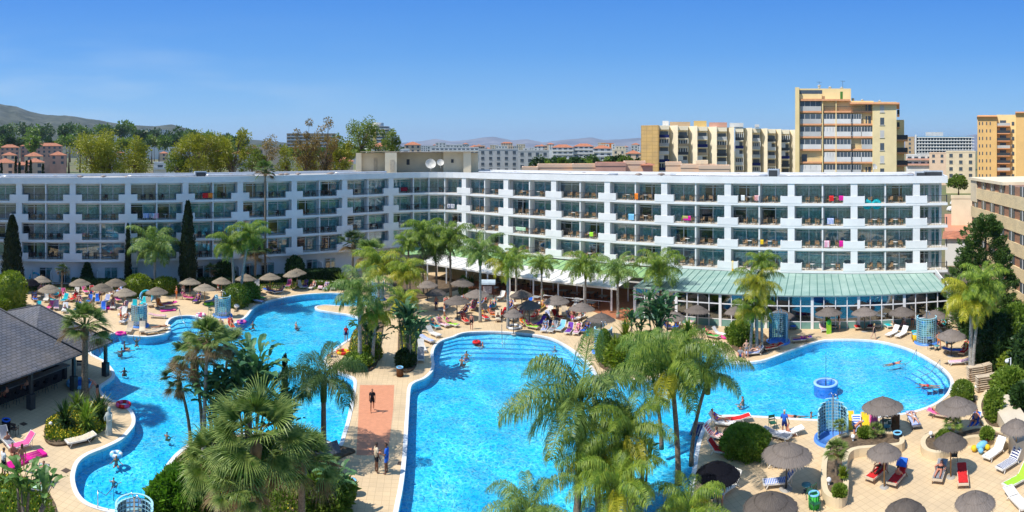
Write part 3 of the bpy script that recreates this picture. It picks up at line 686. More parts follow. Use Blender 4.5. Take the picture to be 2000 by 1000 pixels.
L_ = [(62,549,34,'k','dark shaded thatched parasol at the far left, front of an overlapping pair'),(80,546,38,'t','tan thatched parasol at the far left, rear of an overlapping pair'),
(97,563,44,'t','tan thatched parasol with a tall spike, just above the slate roof peak'),(157,550,42,'t','tan thatched parasol in the back row below the ivy column on the left wing'),
(198,562,45,'t','tan thatched parasol second row, above the big fan palm'),(226,550.5,43,'t','tan thatched parasol in the back row left of the thin cypress'),
(245,571,45,'t','tan thatched parasol directly behind the leftmost glass-block shower'),(307,566,44,'t','tan thatched parasol beneath the drooping palm between two bright bushes'),
(371,548,42,'t','tan thatched parasol standing below the thick cypress'),(400,560,45,'t','tan thatched parasol in front, right of the thick cypress'),
(432,547,38,'t','thin-looking tan parasol half hidden behind the twin palm trunks, left side'),(480,543,42,'t','tan thatched parasol just right of the twin palm trunks'),
(528,540,42,'t','tan thatched parasol over the blue loungers at the pool ladder'),(571,535,34,'t','tan thatched parasol, front one of the pair by the clipped hedge'),(581,531,38,'t','tan thatched parasol, rear one of the pair by the clipped hedge'),
(835,553,42,'g','grey parasol half hidden right of the yellow-green palm clump'),(902,551,46,'g','grey parasol next to the small clipped cone bush'),
(852,570,42,'g','dark grey parasol left of the standing bather near the central planting'),(932,571,50,'g','grey parasol behind the first tall bare palm trunk'),
(893,586,50,'g','grey parasol in front, left of the first tall palm trunk'),(1020,573,46,'g','grey parasol by the terrace right of the second palm trunk'),
(1034,595,48,'g','dark dappled grey parasol over the crowded purple lounger'),(1088,586,50,'g','grey parasol in front of the red terrace, middle'),
(1136,599,51,'g','grey parasol at the right end of the terrace railing'),(1174,621,55,'g','grey parasol behind the shower by the clipped column bush'),(1003,612,38,'g','small grey parasol over the red and orange towels by the second palm trunk'),
(1318,614,42,'g','grey parasol right of the banana plants'),(1360,603,50,'g','grey parasol with palm-leaf shadows at the restaurant glass'),(1436,607,40,'g','grey parasol behind the leaning yellow palm'),
(1524,611,52,'g','grey parasol over the shower beside the leaning yellow palm'),(1620,607,52,'g','grey parasol at the glass wall above the green inflatable'),(1689,607,52,'g','grey parasol at the glass wall above the red lounger towel'),
(1762,605,52,'g','grey parasol at the glass wall above the two white loungers'),(1826,612,50,'g','grey parasol behind the rightmost glass-block shower'),(1858,650,56,'g','grey parasol right of the rightmost shower, under the yellow palm'),
(1725,788,81,'g','large grey parasol on the near rim of the right pool above dark chairs'),(1869,790,81,'g','large grey parasol by the round bush at the right pool end'),
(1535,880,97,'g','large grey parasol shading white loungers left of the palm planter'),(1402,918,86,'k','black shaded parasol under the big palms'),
(1505,984,106,'g','large grey parasol cut by the bottom edge of the view, left of the planter'),(1727,877,68,'w','small grey parasol on a wooden pole above the red towels'),
(1857,860,66,'w','small grey parasol on a wooden pole in front of the curved planter wall'),(1986,832,60,'w','grey parasol on a wooden pole at the right edge above patterned towels'),
(1907,972,79,'w','grey parasol at the bottom right below the red-towel lounger'),(1769,992,80,'w','grey parasol at the bottom edge below the seated couple')]
for a in L_: par(*a[:5])
# ---------------------------------------------------------------- sun loungers
def lounger(mat, matF, back, nm='sun_lounger'):
    t_ = thing(nm, '', 'sun lounger'); L0, W0 = 1.25, .31
    q = MB()
    for i in range(9): y = -.95+i*.139; q.box(-W0+.02,W0-.02,y,y+.12,.30,.335)
    q.box(-W0,-W0+.05,-.98,.32,.24,.34); q.box(W0-.05,W0,-.98,.32,.24,.34); q.box(-W0,W0,-1.0,-.95,.24,.34); part('seat', q, mat, t_)
    B = Matrix.Translation((0,.32,.32)) @ Matrix.Rotation(radians(back), 4, 'X'); q = MB()
    for i in range(5): q.box(-W0+.04,W0-.04,.02+i*.135,.13+i*.135,-.02,.02,M=B)
    q.box(-W0,-W0+.04,0,.72,-.03,.03,M=B); q.box(W0-.04,W0,0,.72,-.03,.03,M=B); q.box(-W0,W0,.70,.75,-.03,.03,M=B); part('backrest', q, mat, t_)
    for sx in (-1,1):
        for y, d in ((-.72,-.15),(.42,.15)):
            q = MB(); q.tube([(sx*(W0-.03),y,.26),(sx*(W0-.01),y+d,.02)], .03, 5); part('leg', q, matF, t_)
    tp = B @ V((0,.5,0)); [(q := MB(), q.tube([(x_,tp.y,tp.z),(x_,.6,.1)], .015, 4), part('back_support', q, matF, t_)) for x_ in (-.2,.2)]
    return Proto(t_)
LW = M('lounger_white', (.75,.72,.66), var=.06, rough=.5); LB_ = M('lounger_brown', (.30,.17,.09), var=.2, rough=.6); LC = M('lounger_cream', (.62,.5,.36), var=.1)
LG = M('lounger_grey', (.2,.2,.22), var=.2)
LP = {}
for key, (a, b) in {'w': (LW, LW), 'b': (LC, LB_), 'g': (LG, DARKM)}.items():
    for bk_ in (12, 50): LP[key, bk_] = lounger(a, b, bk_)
TCOL = {'red': (.62,.03,.03), 'blue': (.03,.14,.60), 'navy': (.02,.03,.14), 'teal': (.02,.45,.50), 'pink': (.72,.12,.30), 'magenta': (.65,.02,.28), 'yellow': (.75,.50,.03), 'white': (.75,.75,.74), 'purple': (.16,.05,.35),
        'green': (.06,.42,.07), 'orange': (.80,.22,.03), 'maroon': (.18,.015,.03), 'skyblue': (.2,.5,.75), 'grey': (.25,.26,.28), 'black': (.02,.02,.025), 'lime': (.35,.7,.05), 'cream': (.65,.55,.4), 'brown': (.16,.07,.03)}
def fab(c):
    if '/' not in c: return M('fabric_'+c, TCOL[c], rough=.9, var=.12, scale=6, spec=.1)
    nm = 'fabric_'+c.replace('/','_')
    if nm in MATS: return MATS[nm]
    a, b = c.split('/'); m, t, o = nt(nm); p = N(t, 'ShaderNodeBsdfPrincipled'); tc = N(t, 'ShaderNodeTexCoord'); wv = N(t, 'ShaderNodeTexWave'); wv.inputs['Scale'].default_value = 3.2; wv.inputs['Distortion'].default_value = 1.5
    wv.bands_direction = 'Y'; L(t, tc.outputs['Object'], wv.inputs[0]); r = N(t, 'ShaderNodeMath', operation='GREATER_THAN'); L(t, wv.outputs[1], r.inputs[0]); r.inputs[1].default_value = .5
    L(t, mixc(t, r.outputs[0], TCOL[a], TCOL[b]), p.inputs['Base Color']); p.inputs['Roughness'].default_value = .9; L(t, p.outputs[0], o.inputs[0]); MATS[nm] = m; return m
def towelmesh(back, seed, short=False):
    rg = random.Random(seed); pts = []
    y0 = -.9 if not short else -.3
    for i in range(13):
        u = i/12; s = y0 + u*(1.9 if not short else 1.3)
        if s < .32: y, z = s, .362
        else: y, z = .32+(s-.32)*cos(radians(back)), .372+(s-.32)*sin(radians(back))
        pts.append((y, z))
    q = MB(); vs = []
    for y, z in pts:
        for j in range(7):
            x = -.30+.6*j/6; dr = 0
            if j in (0,6): dr = -.05
            vs.append((x*1.04 + rg.uniform(-.015,.015), y, z + dr + rg.uniform(0,.02)))
    n = len(vs); vs += [(a,b,c-.012) for a,b,c in vs]
    fs = [(i*7+j, i*7+j+1, (i+1)*7+j+1, (i+1)*7+j) for i in range(12) for j in range(6)]
    fs += [tuple(k+n for k in f[::-1]) for f in fs]
    q.add(vs, fs, 0, True); return q
TWM = {}
def towel(kind_back, col, loc, rz, label, short=False):
    key = (kind_back, col, short)
    if key not in TWM: TWM[key] = towelmesh(kind_back, hash(str(key)) % 999 if False else len(TWM), short).mesh('towel', fab(col))
    o = mk('towel', TWM[key], None, loc, rz); tag(o, label, 'towel', 'towels spread on the loungers'); return o
# ---------------------------------------------------------------- people
def nv(*a): return V(a).normalized()
def sym(a): return (V((-a[0],a[1],a[2])).normalized(), V(a).normalized())
UPV = V((0,0,1)); DN = V((0,0,-1)); X_ = V((1,0,0))
def build_body(P):
    pel = V(P.get('pel', (0,0,.93))); t_ = V(P.get('t', (0,0,1))).normalized(); s = V(P.get('s', (1,0,0))).normalized(); h = V(P.get('h', t_)).normalized(); fdir = t_.cross(s).normalized()*-1
    fdir = s.cross(t_)*-1 if False else t_.cross(s)
    if P.get('flipf'): fdir = -fdir
    vs, es, rs, bones = [], [], [], []
    def av(p, r, par=None, tagb=None):
        vs.append(V(p)); rs.append(r); i = len(vs)-1
        if par is not None: es.append((par, i)); bones.append((par, i, tagb))
        return i
    p0 = av(pel, .115); p1 = av(pel+t_*.17, .100, p0, 'low'); p2 = av(pel+t_*.36, .125, p1, 'torso'); p3 = av(pel+t_*.49, .048, p2, 'neck')
    hb = vs[p3]; p4 = av(hb+h*.085+fdir*.02, .070, p3, 'head'); p5 = av(hb+h*.175+fdir*.015, .108, p4, 'head'); p6 = av(hb+h*.255, .078, p5, 'head')
    av(vs[p5]+fdir*.10-h*.02, .014, p5, 'head')
    for k, sg in enumerate((-1,1)):
        ua, fa = V(P['ua'][k]).normalized(), V(P['fa'][k]).normalized()
        sh = av(vs[p2]+t_*.06+s*sg*.165, .055, p2, 'torso'); el = av(vs[sh]+ua*.28, .040, sh, 'uarm'); wr = av(vs[el]+fa*.24, .027, el, 'farm'); pm = av(vs[wr]+fa*.06, .032, wr, 'farm')
        side = fa.cross(ua); side = side.normalized() if side.length > .1 else t_.cross(fa).normalized() if t_.cross(fa).length > .1 else s
        for j, (o, ln) in enumerate(((-.028,.07),(-.009,.085),(.010,.08),(.028,.065))):
            a = av(vs[pm]+fa*.045+side*o, .010, pm, 'farm'); av(vs[a]+(fa*.8+fdir*.2)*ln*.6, .009, a, 'farm')
        av(vs[wr]+fa*.04-side*.055, .010, wr, 'farm')
        th, sn = V(P['th'][k]).normalized(), V(P['sn'][k]).normalized(); ft = V(P['ft'][k] if 'ft' in P else fdir).normalized()
        hp = av(vs[p0]-t_*.02+s*sg*.085, .092, p0, 'low'); kn = av(vs[hp]+th*.42, .058, hp, 'thigh'); cf = av(vs[kn]+sn*.14, .055, kn, 'shin'); an = av(vs[kn]+sn*.40, .036, cf, 'shin'); hl = av(vs[an]+sn*.05-ft*.01, .036, an, 'foot'); av(vs[hl]+ft*.17, .026, hl, 'foot')
    me = bpy.data.meshes.new('pose'); me.from_pydata([tuple(v) for v in vs], es, []); o = bpy.data.objects.new('pose', me); COL.objects.link(o)
    md = o.modifiers.new('skin', 'SKIN')
    if not me.skin_vertices:
        bpy.context.view_layer.objects.active = o
    sv_ = me.skin_vertices[0].data if me.skin_vertices else None
    if sv_ is None: raise RuntimeError('no skin layer')
    for i, r in enumerate(rs): sv_[i].radius = (r, r)
    sv_[0].use_root = True; md.use_smooth_shade = True; sb = o.modifiers.new('sub', 'SUBSURF'); sb.levels = 1; sb.render_levels = 1
    dg = bpy.context.evaluated_depsgraph_get(); dg.update(); ev = o.evaluated_get(dg); m2 = bpy.data.meshes.new_from_object(ev)
    us = sorted({i for p in m2.polygons for i in p.vertices}); ixm = {i: k for k, i in enumerate(us)}; verts = [m2.vertices[i].co.copy() for i in us]; faces = [tuple(ixm[i] for i in p.vertices) for p in m2.polygons]; nrm = [m2.vertices[i].normal.copy() for i in us]
    bpy.data.objects.remove(o)
    cl = []
    for v in verts:
        best = (99, None, 0)
        for a, b, tg in bones:
            pa, pb = vs[a], vs[b]; d = pb-pa; u = max(0, min(1, (v-pa).dot(d)/d.length_squared)); q = (v-(pa+d*u)).length / (rs[a]+(rs[b]-rs[a])*u)
            if q < best[0]: best = (q, tg, u)
        cl.append(best)
    hm = vs[p5]
    def sub(test, off):
        keep = [test(cl[i][1], cl[i][2], verts[i]) for i in range(len(verts))]; ix = {}; q = MB(); vv = []; ff = []
        for f in faces:
            if sum(keep[i] for i in f) >= len(f)-1:
                for i in f:
                    if i not in ix: ix[i] = len(vv); vv.append(verts[i]+nrm[i]*off)
                ff.append(tuple(ix[i] for i in f))
        q.add(vv, ff, 0, True); return q
    bm_ = MB(); bm_.add(verts, faces, 0, True); R = {'body': bm_}
    R['hair'] = sub(lambda t, u, v: t == 'head' and ((v-hm).dot(fdir) < -.005 or (v-hm).dot(h) > .045) and (v-hm).dot(h) > -.07, .016)
    R['longhair'] = sub(lambda t, u, v: (t == 'head' and ((v-hm).dot(fdir) < .0 or (v-hm).dot(h) > .045)) or (t == 'neck' and (v-hm).dot(fdir) < -.03), .024)
    hip = lambda v: (v-vs[p0]).dot(t_)
    R['shorts'] = sub(lambda t, u, v: (t == 'low' and hip(v) < .12) or (t == 'thigh' and u < .62), .016)
    R['trunks'] = sub(lambda t, u, v: (t == 'low' and hip(v) < .09) or (t == 'thigh' and u < .22), .012)
    R['shirt'] = sub(lambda t, u, v: t == 'torso' or (t == 'low' and hip(v) > -.02) or (t == 'neck' and u < .6) or (t == 'uarm' and u < .55), .016)
    R['top'] = sub(lambda t, u, v: t == 'torso' and .20 < hip(v) < .42, .012)
    R['dress'] = sub(lambda t, u, v: t == 'torso' or t == 'low' or (t == 'neck' and u < .3) or (t == 'thigh' and u < .55), .022)
    R['onepiece'] = sub(lambda t, u, v: (t == 'torso' and hip(v) < .42) or t == 'low' or (t == 'thigh' and u < .1), .010)
    return R
dn = (0,0,-1)
B50 = (0, cos(radians(50)), sin(radians(50)))
POSES = {
 'stand': dict(ua=sym((.22,0,-1)), fa=sym((.06,.25,-1)), th=sym((.08,.02,-1)), sn=sym((.0,-.03,-1))),
 'talk': dict(ua=(V((-.3,0,-1)), V((.25,.1,-1))), fa=(V((.3,1,.15)), V((.1,.4,-1))), th=sym((.1,.06,-1)), sn=sym((0,-.06,-1))),
 'walk': dict(t=(0,.05,1), ua=(V((-.15,.35,-1)), V((.15,-.35,-1))), fa=(V((0,.7,-1)), V((0,-.1,-1))), th=(V((-.04,-.35,-1)), V((.04,.4,-1))), sn=(V((0,-.55,-1)), V((0,.0,-1)))),
 'hips': dict(ua=sym((.55,-.15,-.8)), fa=sym((-.7,.3,-.5)), th=sym((.12,0,-1)), sn=sym((.02,0,-1))),
 'armsup': dict(pel=(0,0,.3), ua=sym((.7,0,.7)), fa=sym((-.2,.1,1)), th=sym((.2,.9,.0)), sn=sym((0,-.9,-.3))),
 'bend': dict(t=(0,.75,.65), h=(0,.9,.5), ua=sym((.15,.5,-1)), fa=sym((0,.3,-1)), th=sym((.1,.02,-1)), sn=sym((0,-.05,-1))),
 'wade': dict(pel=(0,0,.22), ua=sym((.6,.35,-.7)), fa=sym((.5,.9,.1)), th=sym((.25,.9,.05)), sn=sym((0,-.9,-.3))),
 'swim': dict(pel=(0,0,.0), t=(0,1,.12), h=(0,.8,.6), ua=sym((.6,.8,-.1)), fa=sym((.3,1,0)), th=sym((.15,-1,-.1)), sn=sym((.05,-1,.0)), ft=(V((0,-1,0)),)*2),
 'sit': dict(pel=(0,0,.12), t=(0,-.1,1), ua=sym((.25,.1,-1)), fa=sym((-.1,.9,-.3)), th=sym((.15,1,.05)), sn=sym((0,.15,-1))),
 'squat': dict(pel=(0,0,.12), t=(0,-.1,1), ua=sym((.2,.5,-.8)), fa=sym((-.1,.9,-.0)), th=sym((.2,.8,.65)), sn=sym((0,.3,-1))),
 'recline': dict(pel=(0,.26,.50), t=B50, s=(1,0,0), h=(0,.45,1), flipf=True, ua=sym((.45,-.4,-.6)), fa=sym((.1,-1,-.25)), th=(V((-.15,-1,.35)), V((.12,-1,-.03))), sn=(V((0,-.75,-.6)), V((.02,-1,-.02))), ft=(V((0,-.5,1)),)*2),
 'supine': dict(pel=(0,-.05,.46), t=(0,1,.05), s=(1,0,0), h=(0,1,.25), flipf=True, ua=sym((.6,-.8,-.1)), fa=sym((-.3,-1,.1)), th=sym((.12,-1,-.02)), sn=sym((.03,-1,.0)), ft=(V((0,-.3,1)),)*2),
 'supine2': dict(pel=(0,-.05,.46), t=(0,1,.05), s=(1,0,0), h=(0,1,.25), flipf=True, ua=sym((.7,.6,.05)), fa=sym((-.9,.5,.15)), th=(V((-.12,-.8,.55)), V((.1,-1,0))), sn=(V((0,-.5,-.9)), V((0,-1,0))), ft=(V((0,-1,.1)),V((0,-.3,1)))),
 'prone': dict(pel=(0,-.05,.46), t=(0,1,.04), s=(-1,0,0), h=(0,1,.15), flipf=True, ua=sym((-.7,.6,-.05)), fa=sym((.7,.7,.0)), th=sym((-.12,-1,0)), sn=sym((-.03,-1,.03)), ft=(V((0,-1,-.2)),)*2),
}
SKINS = [M('skin_pale', (.62,.34,.23), var=.08, rough=.5), M('skin_tan', (.44,.21,.12), var=.08, rough=.5), M('skin_red', (.58,.24,.15), var=.08, rough=.5), M('skin_brown', (.16,.07,.04), var=.08, rough=.5)]
HAIR = {'dark': M('hair_dark', (.02,.014,.01), rough=.5), 'blonde': M('hair_blonde', (.45,.28,.10), rough=.5), 'grey': M('hair_grey', (.45,.43,.40), rough=.5), 'brown': M('hair_brown', (.09,.04,.02), rough=.5)}
PM, MC = {}, {}
def person(pose, loc, rz, label, wear=(('trunks','blue'),), hair='dark', skin=0, sc=1.0, long=False, group=None):
    if pose not in PM: PM[pose] = build_body(POSES[pose])
    R = PM[pose]
    def me(kind, mat, nm):
        k = (pose, kind, mat.name)
        if k not in MC: MC[k] = R[kind].mesh(nm, mat)
        return MC[k]
    o = mk('person', me('body', SKINS[skin], 'person'), None, loc, rz); o.scale = (sc,)*3; tag(o, label, 'person', group)
    if hair: mk('hair', me('longhair' if long else 'hair', HAIR[hair], 'hair'), o)
    for kind, c in wear: mk({'top':'bikini_top','trunks':'swim_trunks','onepiece':'swimsuit'}.get(kind, kind), me(kind, fab(c), kind), o)
    return o
def azr(x, a): return -((x-1000)/F + radians(a))      # heading a: 0 away from the viewpoint, 90 to the right, 180 towards it
# lounger + towel + person as separate things.  (x, y, head direction, style, back, towel, person or None, words)
POSEZ = {12: 'supine', 50: 'recline'}
LDESC = {'w': 'white sun lounger', 'b': 'cream sun lounger', 'g': 'dark sun lounger'}
def spot(x, y, a, st, back, tw, pr, where, gl='sun loungers round the pools'):
    p = G(x, y); rz = azr(x, a)
    LP[st, back].put(p, rz, f'{LDESC[st]} {where}', gl)
    if tw: towel(back, tw, p, rz, f'{tw.replace("/", "-and-")} towel, lounger {where}')
    if pr:
        pose, wear, hair, skin = pr; d = wear[0][1] + (' bikini' if len(wear) > 1 else ' trunks')
        pp_ = p.copy()
        person(pose or POSEZ[back], pp_, rz, f'person in {d}, lounger {where}', wear, hair, skin, 1.0, hair in ('blonde','brown'))
bk_ = (('trunks','black'),('top','black')); 
def bik(c): return (('trunks',c),('top',c))
def sw(c): return (('trunks',c),)
SP = [
 (564,560,10,'w',50,'pink',None,'first of the row right of the blue loungers'),(586,562,-15,'w',50,None,None,'second of the row under the twin parasols'),(597,562,10,'w',50,'purple',(None,bik('purple'),'brown',1),'third of the row, just right of the twin parasols'),
 (610,564,25,'w',50,None,(None,sw('white'),'dark',2),'fourth of the row by the low hedge'),(626,564,5,'w',50,'pink/white',None,'fifth of the row by the low hedge with striped cloth'),(637,566,10,'w',50,'blue/white',(None,bik('blue'),'dark',0),'sixth of the row by the low hedge'),
 (651,565,5,'w',50,None,None,'empty and seventh, at the right end of the low hedge'),(688,564,0,'w',50,'red/white',(None,bik('red'),'blonde',0),'alone before the drooping palm crown'),
 (528,572,-60,'w',12,'blue',('recline',sw('blue'),'dark',1),'under the parasol by the pool ladder, left one'),(545,573,60,'w',50,'navy',(None,sw('navy'),'dark',2),'under the parasol by the pool ladder, right one'),
 (507,585,-55,'g',12,'green',None,'with green covers behind the ladder pool edge'),(503,592,-55,'g',12,'blue/white',None,'with a blue striped cover beside the round bush'),(502,560,0,'w',50,'grey',None,'at the wall right of the twin trunks'),
 (431,645,0,'w',50,'red/white',(None,sw('red'),'grey',2),'left of the pair in front of the second shower'),(452,641,-12,'w',50,'red',(None,bik('red'),'dark',2),'right of the pair in front of the second shower'),
 (240,616,20,'w',50,None,None,'empty, behind the big fan palm crown'),(244,630,25,'w',50,'white',(None,sw('black'),'brown',1),'left of the leftmost shower with a person upright'),(253,648,10,'b',50,None,None,'cream, foot toward the water left on the small headland'),
 (278,648,0,'b',50,'cream',None,'cream with a red bucket on the small headland'),(308,621,-80,'w',12,'red/white',None,'lying across behind the headland with a striped towel'),(314,646,70,'b',12,'cream',('prone',sw('brown'),'dark',1),'on the headland right side, person face down'),(300,652,70,'b',12,None,None,'brown and low at the headland rim'),
 (360,563,20,'w',12,'cream',None,'under the parasol below the thick cypress'),(365,585,-60,'b',50,'magenta',(None,bik('magenta'),'brown',0),'with magenta cloth below the thick cypress parasol'),(412,592,60,'b',50,'blue/white',None,'with a blue and white towel left of the second shower'),(385,590,20,'g',50,'purple',(None,sw('purple'),'dark',1),'between the front parasols right of the thick cypress'),
 (330,598,70,'b',12,'magenta',(None,bik('purple'),'dark',1),'with a magenta towel sticking out right of the bushes'),(312,600,-20,'w',50,'orange',('squat',bik('orange'),'dark',2),'with an orange towel under the drooping palm'),
 (848,640,-30,'w',50,'teal',(None,sw('blue'),'brown',2),'with a teal towel beside the banana plants'),(864,637,-40,'w',50,'pink/white',(None,bik('pink'),'blonde',0),'second from the banana plants'),(880,637,-55,'w',50,'lime',(None,bik('magenta'),'dark',0),'with a lime towel, third from the banana plants'),
 (846,656,-40,'w',50,None,None,'empty and beige by the upper left pool corner'),(834,668,-40,'b',12,'blue/white',None,'with a blue towel against the banana plants'),(824,684,-10,'w',50,None,None,'empty in the shade beside the central planting'),(822,702,0,'w',50,'grey',None,'lowest of the shaded ones beside the central planting'),
 (868,606,30,'w',50,'grey',None,'grey-covered under the front grey parasol'),(905,614,35,'g',50,'navy',('recline',sw('maroon'),'dark',3),'dark, in the shade left of the first tall trunk'),(908,630,-20,'b',50,'red',('recline',bik('red'),'brown',2),'with a red towel beside the standing bather'),(924,604,10,'b',50,'pink',('recline',bik('white'),'dark',0),'in the shade behind the first tall trunk'),
 (946,587,0,'b',50,'red',None,'red-covered right of the first tall trunk'),(947,606,0,'b',12,None,None,'low and empty in the parasol shade by the first trunk'),(978,584,25,'w',50,None,None,'empty beige, left of two facing the terrace'),(996,586,30,'w',50,'cream',None,'empty beige, right of two facing the terrace'),
 (965,620,-70,'b',50,'orange',('recline',sw('red'),'dark',2),'with an orange towel between the tall trunks'),(980,618,40,'b',50,'red',('squat',bik('red'),'dark',2),'with a red towel between the tall trunks'),(995,604,20,'w',50,'blue',(None,sw('blue'),'dark',1),'with a blue towel behind the second tall trunk'),
 (1042,606,50,'w',50,'white',(None,bik('maroon'),'brown',1),'by the dappled parasol with a white towel'),(1058,604,20,'b',50,'yellow',(None,sw('orange'),'blonde',1),'with a yellow towel by the terrace parasols'),(1074,609,15,'w',50,None,None,'empty white, upright before the terrace'),(1102,616,0,'b',50,None,None,'brown upright left under the terrace parasol'),
 (1120,616,10,'b',50,'maroon',None,'brown upright with a maroon cover near the terrace rail'),(1055,636,40,'g',50,'purple',None,'with a purple back in the crowded middle group'),(1036,642,-60,'b',50,'lime',(None,bik('magenta'),'brown',2),'with a lime towel in the crowded middle group'),(1022,634,-20,'b',50,'orange',('squat',sw('navy'),'dark',3),'with an orange towel by the grey ring float'),
 (1072,632,-30,'g',50,'navy',(None,sw('black'),'dark',3),'dark, right end of the crowded middle group'),(1064,646,10,'w',50,'blue/white',(None,bik('skyblue'),'blonde',0),'first in the row above the far pool steps'),(1080,647,20,'w',50,'grey',None,'second in the row above the far pool steps'),(1096,645,20,'w',50,'skyblue',None,'third, empty in the row above the far pool steps'),
 (1112,650,15,'w',50,'purple',('squat',bik('purple'),'dark',1),'fourth in the row above the far pool steps'),(1128,651,15,'w',50,'magenta/white',(None,bik('pink'),'brown',0),'fifth in the row above the far pool steps'),(1144,648,25,'g',50,'blue',(None,sw('blue'),'dark',3),'sixth in the row, beside the shower path'),(1148,632,20,'b',12,None,None,'low brown under the parasol by the shower'),
 (1302,640,-20,'g',50,'navy',(None,sw('navy'),'dark',3),'dark, left of the pair right of the banana plants'),(1322,641,20,'g',50,'blue',(None,sw('maroon'),'dark',3),'dark, right of the pair right of the banana plants'),(1346,630,-35,'w',50,'pink/white',(None,bik('orange'),'blonde',0),'tilted at the restaurant glass beside the dappled parasol'),
 (1388,660,-60,'b',50,'green',(None,sw('green'),'brown',2),'brown, left of the pair on the pale walkway'),(1406,657,-60,'b',50,'white',None,'cream, right of the pair on the pale walkway'),(1495,634,15,'w',50,None,None,'empty white, upright at the yellow palm'),(1550,640,5,'g',50,'blue',None,'holding a large black ring at the restaurant glass'),
 (1474,694,75,'w',50,'blue/white',(None,bik('white'),'blonde',0),'white at the pool edge under the yellow palm'),(1510,683,60,'b',12,'red',(None,sw('red'),'dark',1),'with a red towel on the pool headland'),(1566,668,75,'b',12,'purple',('prone',bik('magenta'),'dark',2),'with a purple towel right of the pool-edge shower'),
 (1607,645,-10,'w',50,'red/white',None,'with red and white towel beside the green inflatable'),(1628,639,-5,'b',50,'maroon',None,'dark red, right of the green inflatable'),(1673,641,-12,'b',50,'red',None,'with red towel and colourful foot under the second glass-wall parasol'),(1700,640,5,'b',12,'maroon',None,'low maroon under the second glass-wall parasol'),
 (1717,638,15,'b',50,None,None,'empty brown, right of the walking woman'),(1744,638,-20,'b',50,'cream',(None,sw('black'),'dark',1),'under the third glass-wall parasol, person upright'),(1776,634,55,'b',50,'maroon',(None,sw('maroon'),'dark',3),'maroon under the third glass-wall parasol'),(1744,655,35,'w',50,'white',None,'empty white, left of the bright white pair'),
 (1762,657,30,'w',50,'white',None,'empty white, right of the bright white pair'),(1836,640,-20,'w',50,'maroon',(None,sw('navy'),'dark',2),'behind the rightmost shower'),(1842,666,-35,'w',50,'cream',('supine',sw('red'),'grey',2),'under the palm-side parasol, left'),(1862,668,30,'g',50,'grey',(None,sw('black'),'dark',2),'under the palm-side parasol, right'),
 (1862,690,-85,'b',12,'blue',None,'with a blue towel below the palm-side parasol'),(1884,690,20,'b',50,'red',(None,bik('yellow'),'blonde',0),'with a red towel below the palm-side parasol'),(1874,712,80,'w',12,'pink/white',None,'with a pink towel by the stacked loungers'),
 (1408,832,-75,'w',50,'white',('recline',bik('purple'),'dark',1),'white at the pool corner left of the round shrub'),(1437,826,75,'w',12,'red',None,'under a red towel behind the round shrub'),(1398,858,-70,'w',50,'red/white',('squat',bik('blue'),'brown',0),'second one left of the round shrub'),(1408,888,-70,'w',50,'red',None,'with a long red towel below the round shrub'),
 (1517,856,-60,'w',12,'grey',None,'white, left of the pair by the green chair'),(1540,852,70,'w',12,'white',('squat',sw('blue'),None,2),'white, with a bald person sitting, by the green chair'),(1520,912,-80,'w',50,'pink/white',('supine',sw('navy'),'grey',2),'upper of two shaded by the large dappled parasol'),(1524,949,80,'w',50,'blue/white',None,'lower of two white ones by the large dappled parasol'),
 (1424,958,40,'w',50,None,None,'white, sticking out right of the black parasol'),(1674,846,-5,'w',50,'blue/white',None,'with a blue patterned towel right of the blue shower'),(1661,838,-5,'b',50,'yellow',None,'yellow-covered right of the blue shower, leftmost'),(1692,840,-5,'b',50,'yellow',None,'yellow-covered and half shaded near the large parasol'),(1706,840,0,'b',50,'pink',None,'cream with a pink cloth under the large rim parasol'),
 (1749,846,0,'b',50,'brown',None,'brown upright under the large rim parasol'),(1784,828,-15,'g',12,'blue/white',('supine2',bik('white'),'blonde',0),'with a sunbather stretched out on the right pool rim'),(1838,816,-70,'b',12,'pink',('supine',sw('maroon'),'dark',2),'low, left below the parasol by the round bush'),(1902,838,20,'w',50,'blue',('recline',sw('navy'),'dark',2),'blue-covered below the parasol by the round bush'),
 (1716,930,35,'b',50,'red',('recline',sw('maroon'),'dark',3),'left of the pair under the wooden-pole parasol'),(1755,938,25,'b',50,'red',('squat',sw('brown'),'dark',2),'right of the pair, with a blue cushion'),(1836,930,10,'b',12,'grey',('supine',bk_,'brown',2),'with a sunbather in a black bikini in the sunken patio'),(1880,938,-3,'b',12,'red',None,'with a red towel in the sunken patio'),
 (1944,890,35,'w',50,'white',None,'white and empty beside the inflatable toy'),(1972,912,40,'w',50,'navy/white',None,'with navy patterned towels at the right edge'),(1988,946,45,'w',50,'lime',None,'with a multicoloured towel at the right edge'),(1986,985,-30,'w',12,None,None,'white and empty in the bottom right corner'),
 (157,866,65,'w',12,'cream',None,'cream, alone beside the yellow flower bed'),(44,876,60,'w',50,'pink',None,'pink-covered, right of two at the left edge'),(14,868,-25,'w',50,'grey',('squat',sw('orange'),'dark',1),'grey, left of two at the left edge'),(80,950,15,'g',50,'green/white',('recline',sw('blue'),'dark',1),'with a green towel by the bottom left plants'),
]
for a in SP: spot(*a)
# blue cushion, red bucket and other small things by the loungers
def small(nm, cat, label, loc, mb, mats, rz=0): o = tag(mk(nm, mb.mesh(nm, mats), None, loc, rz), label, cat); return o
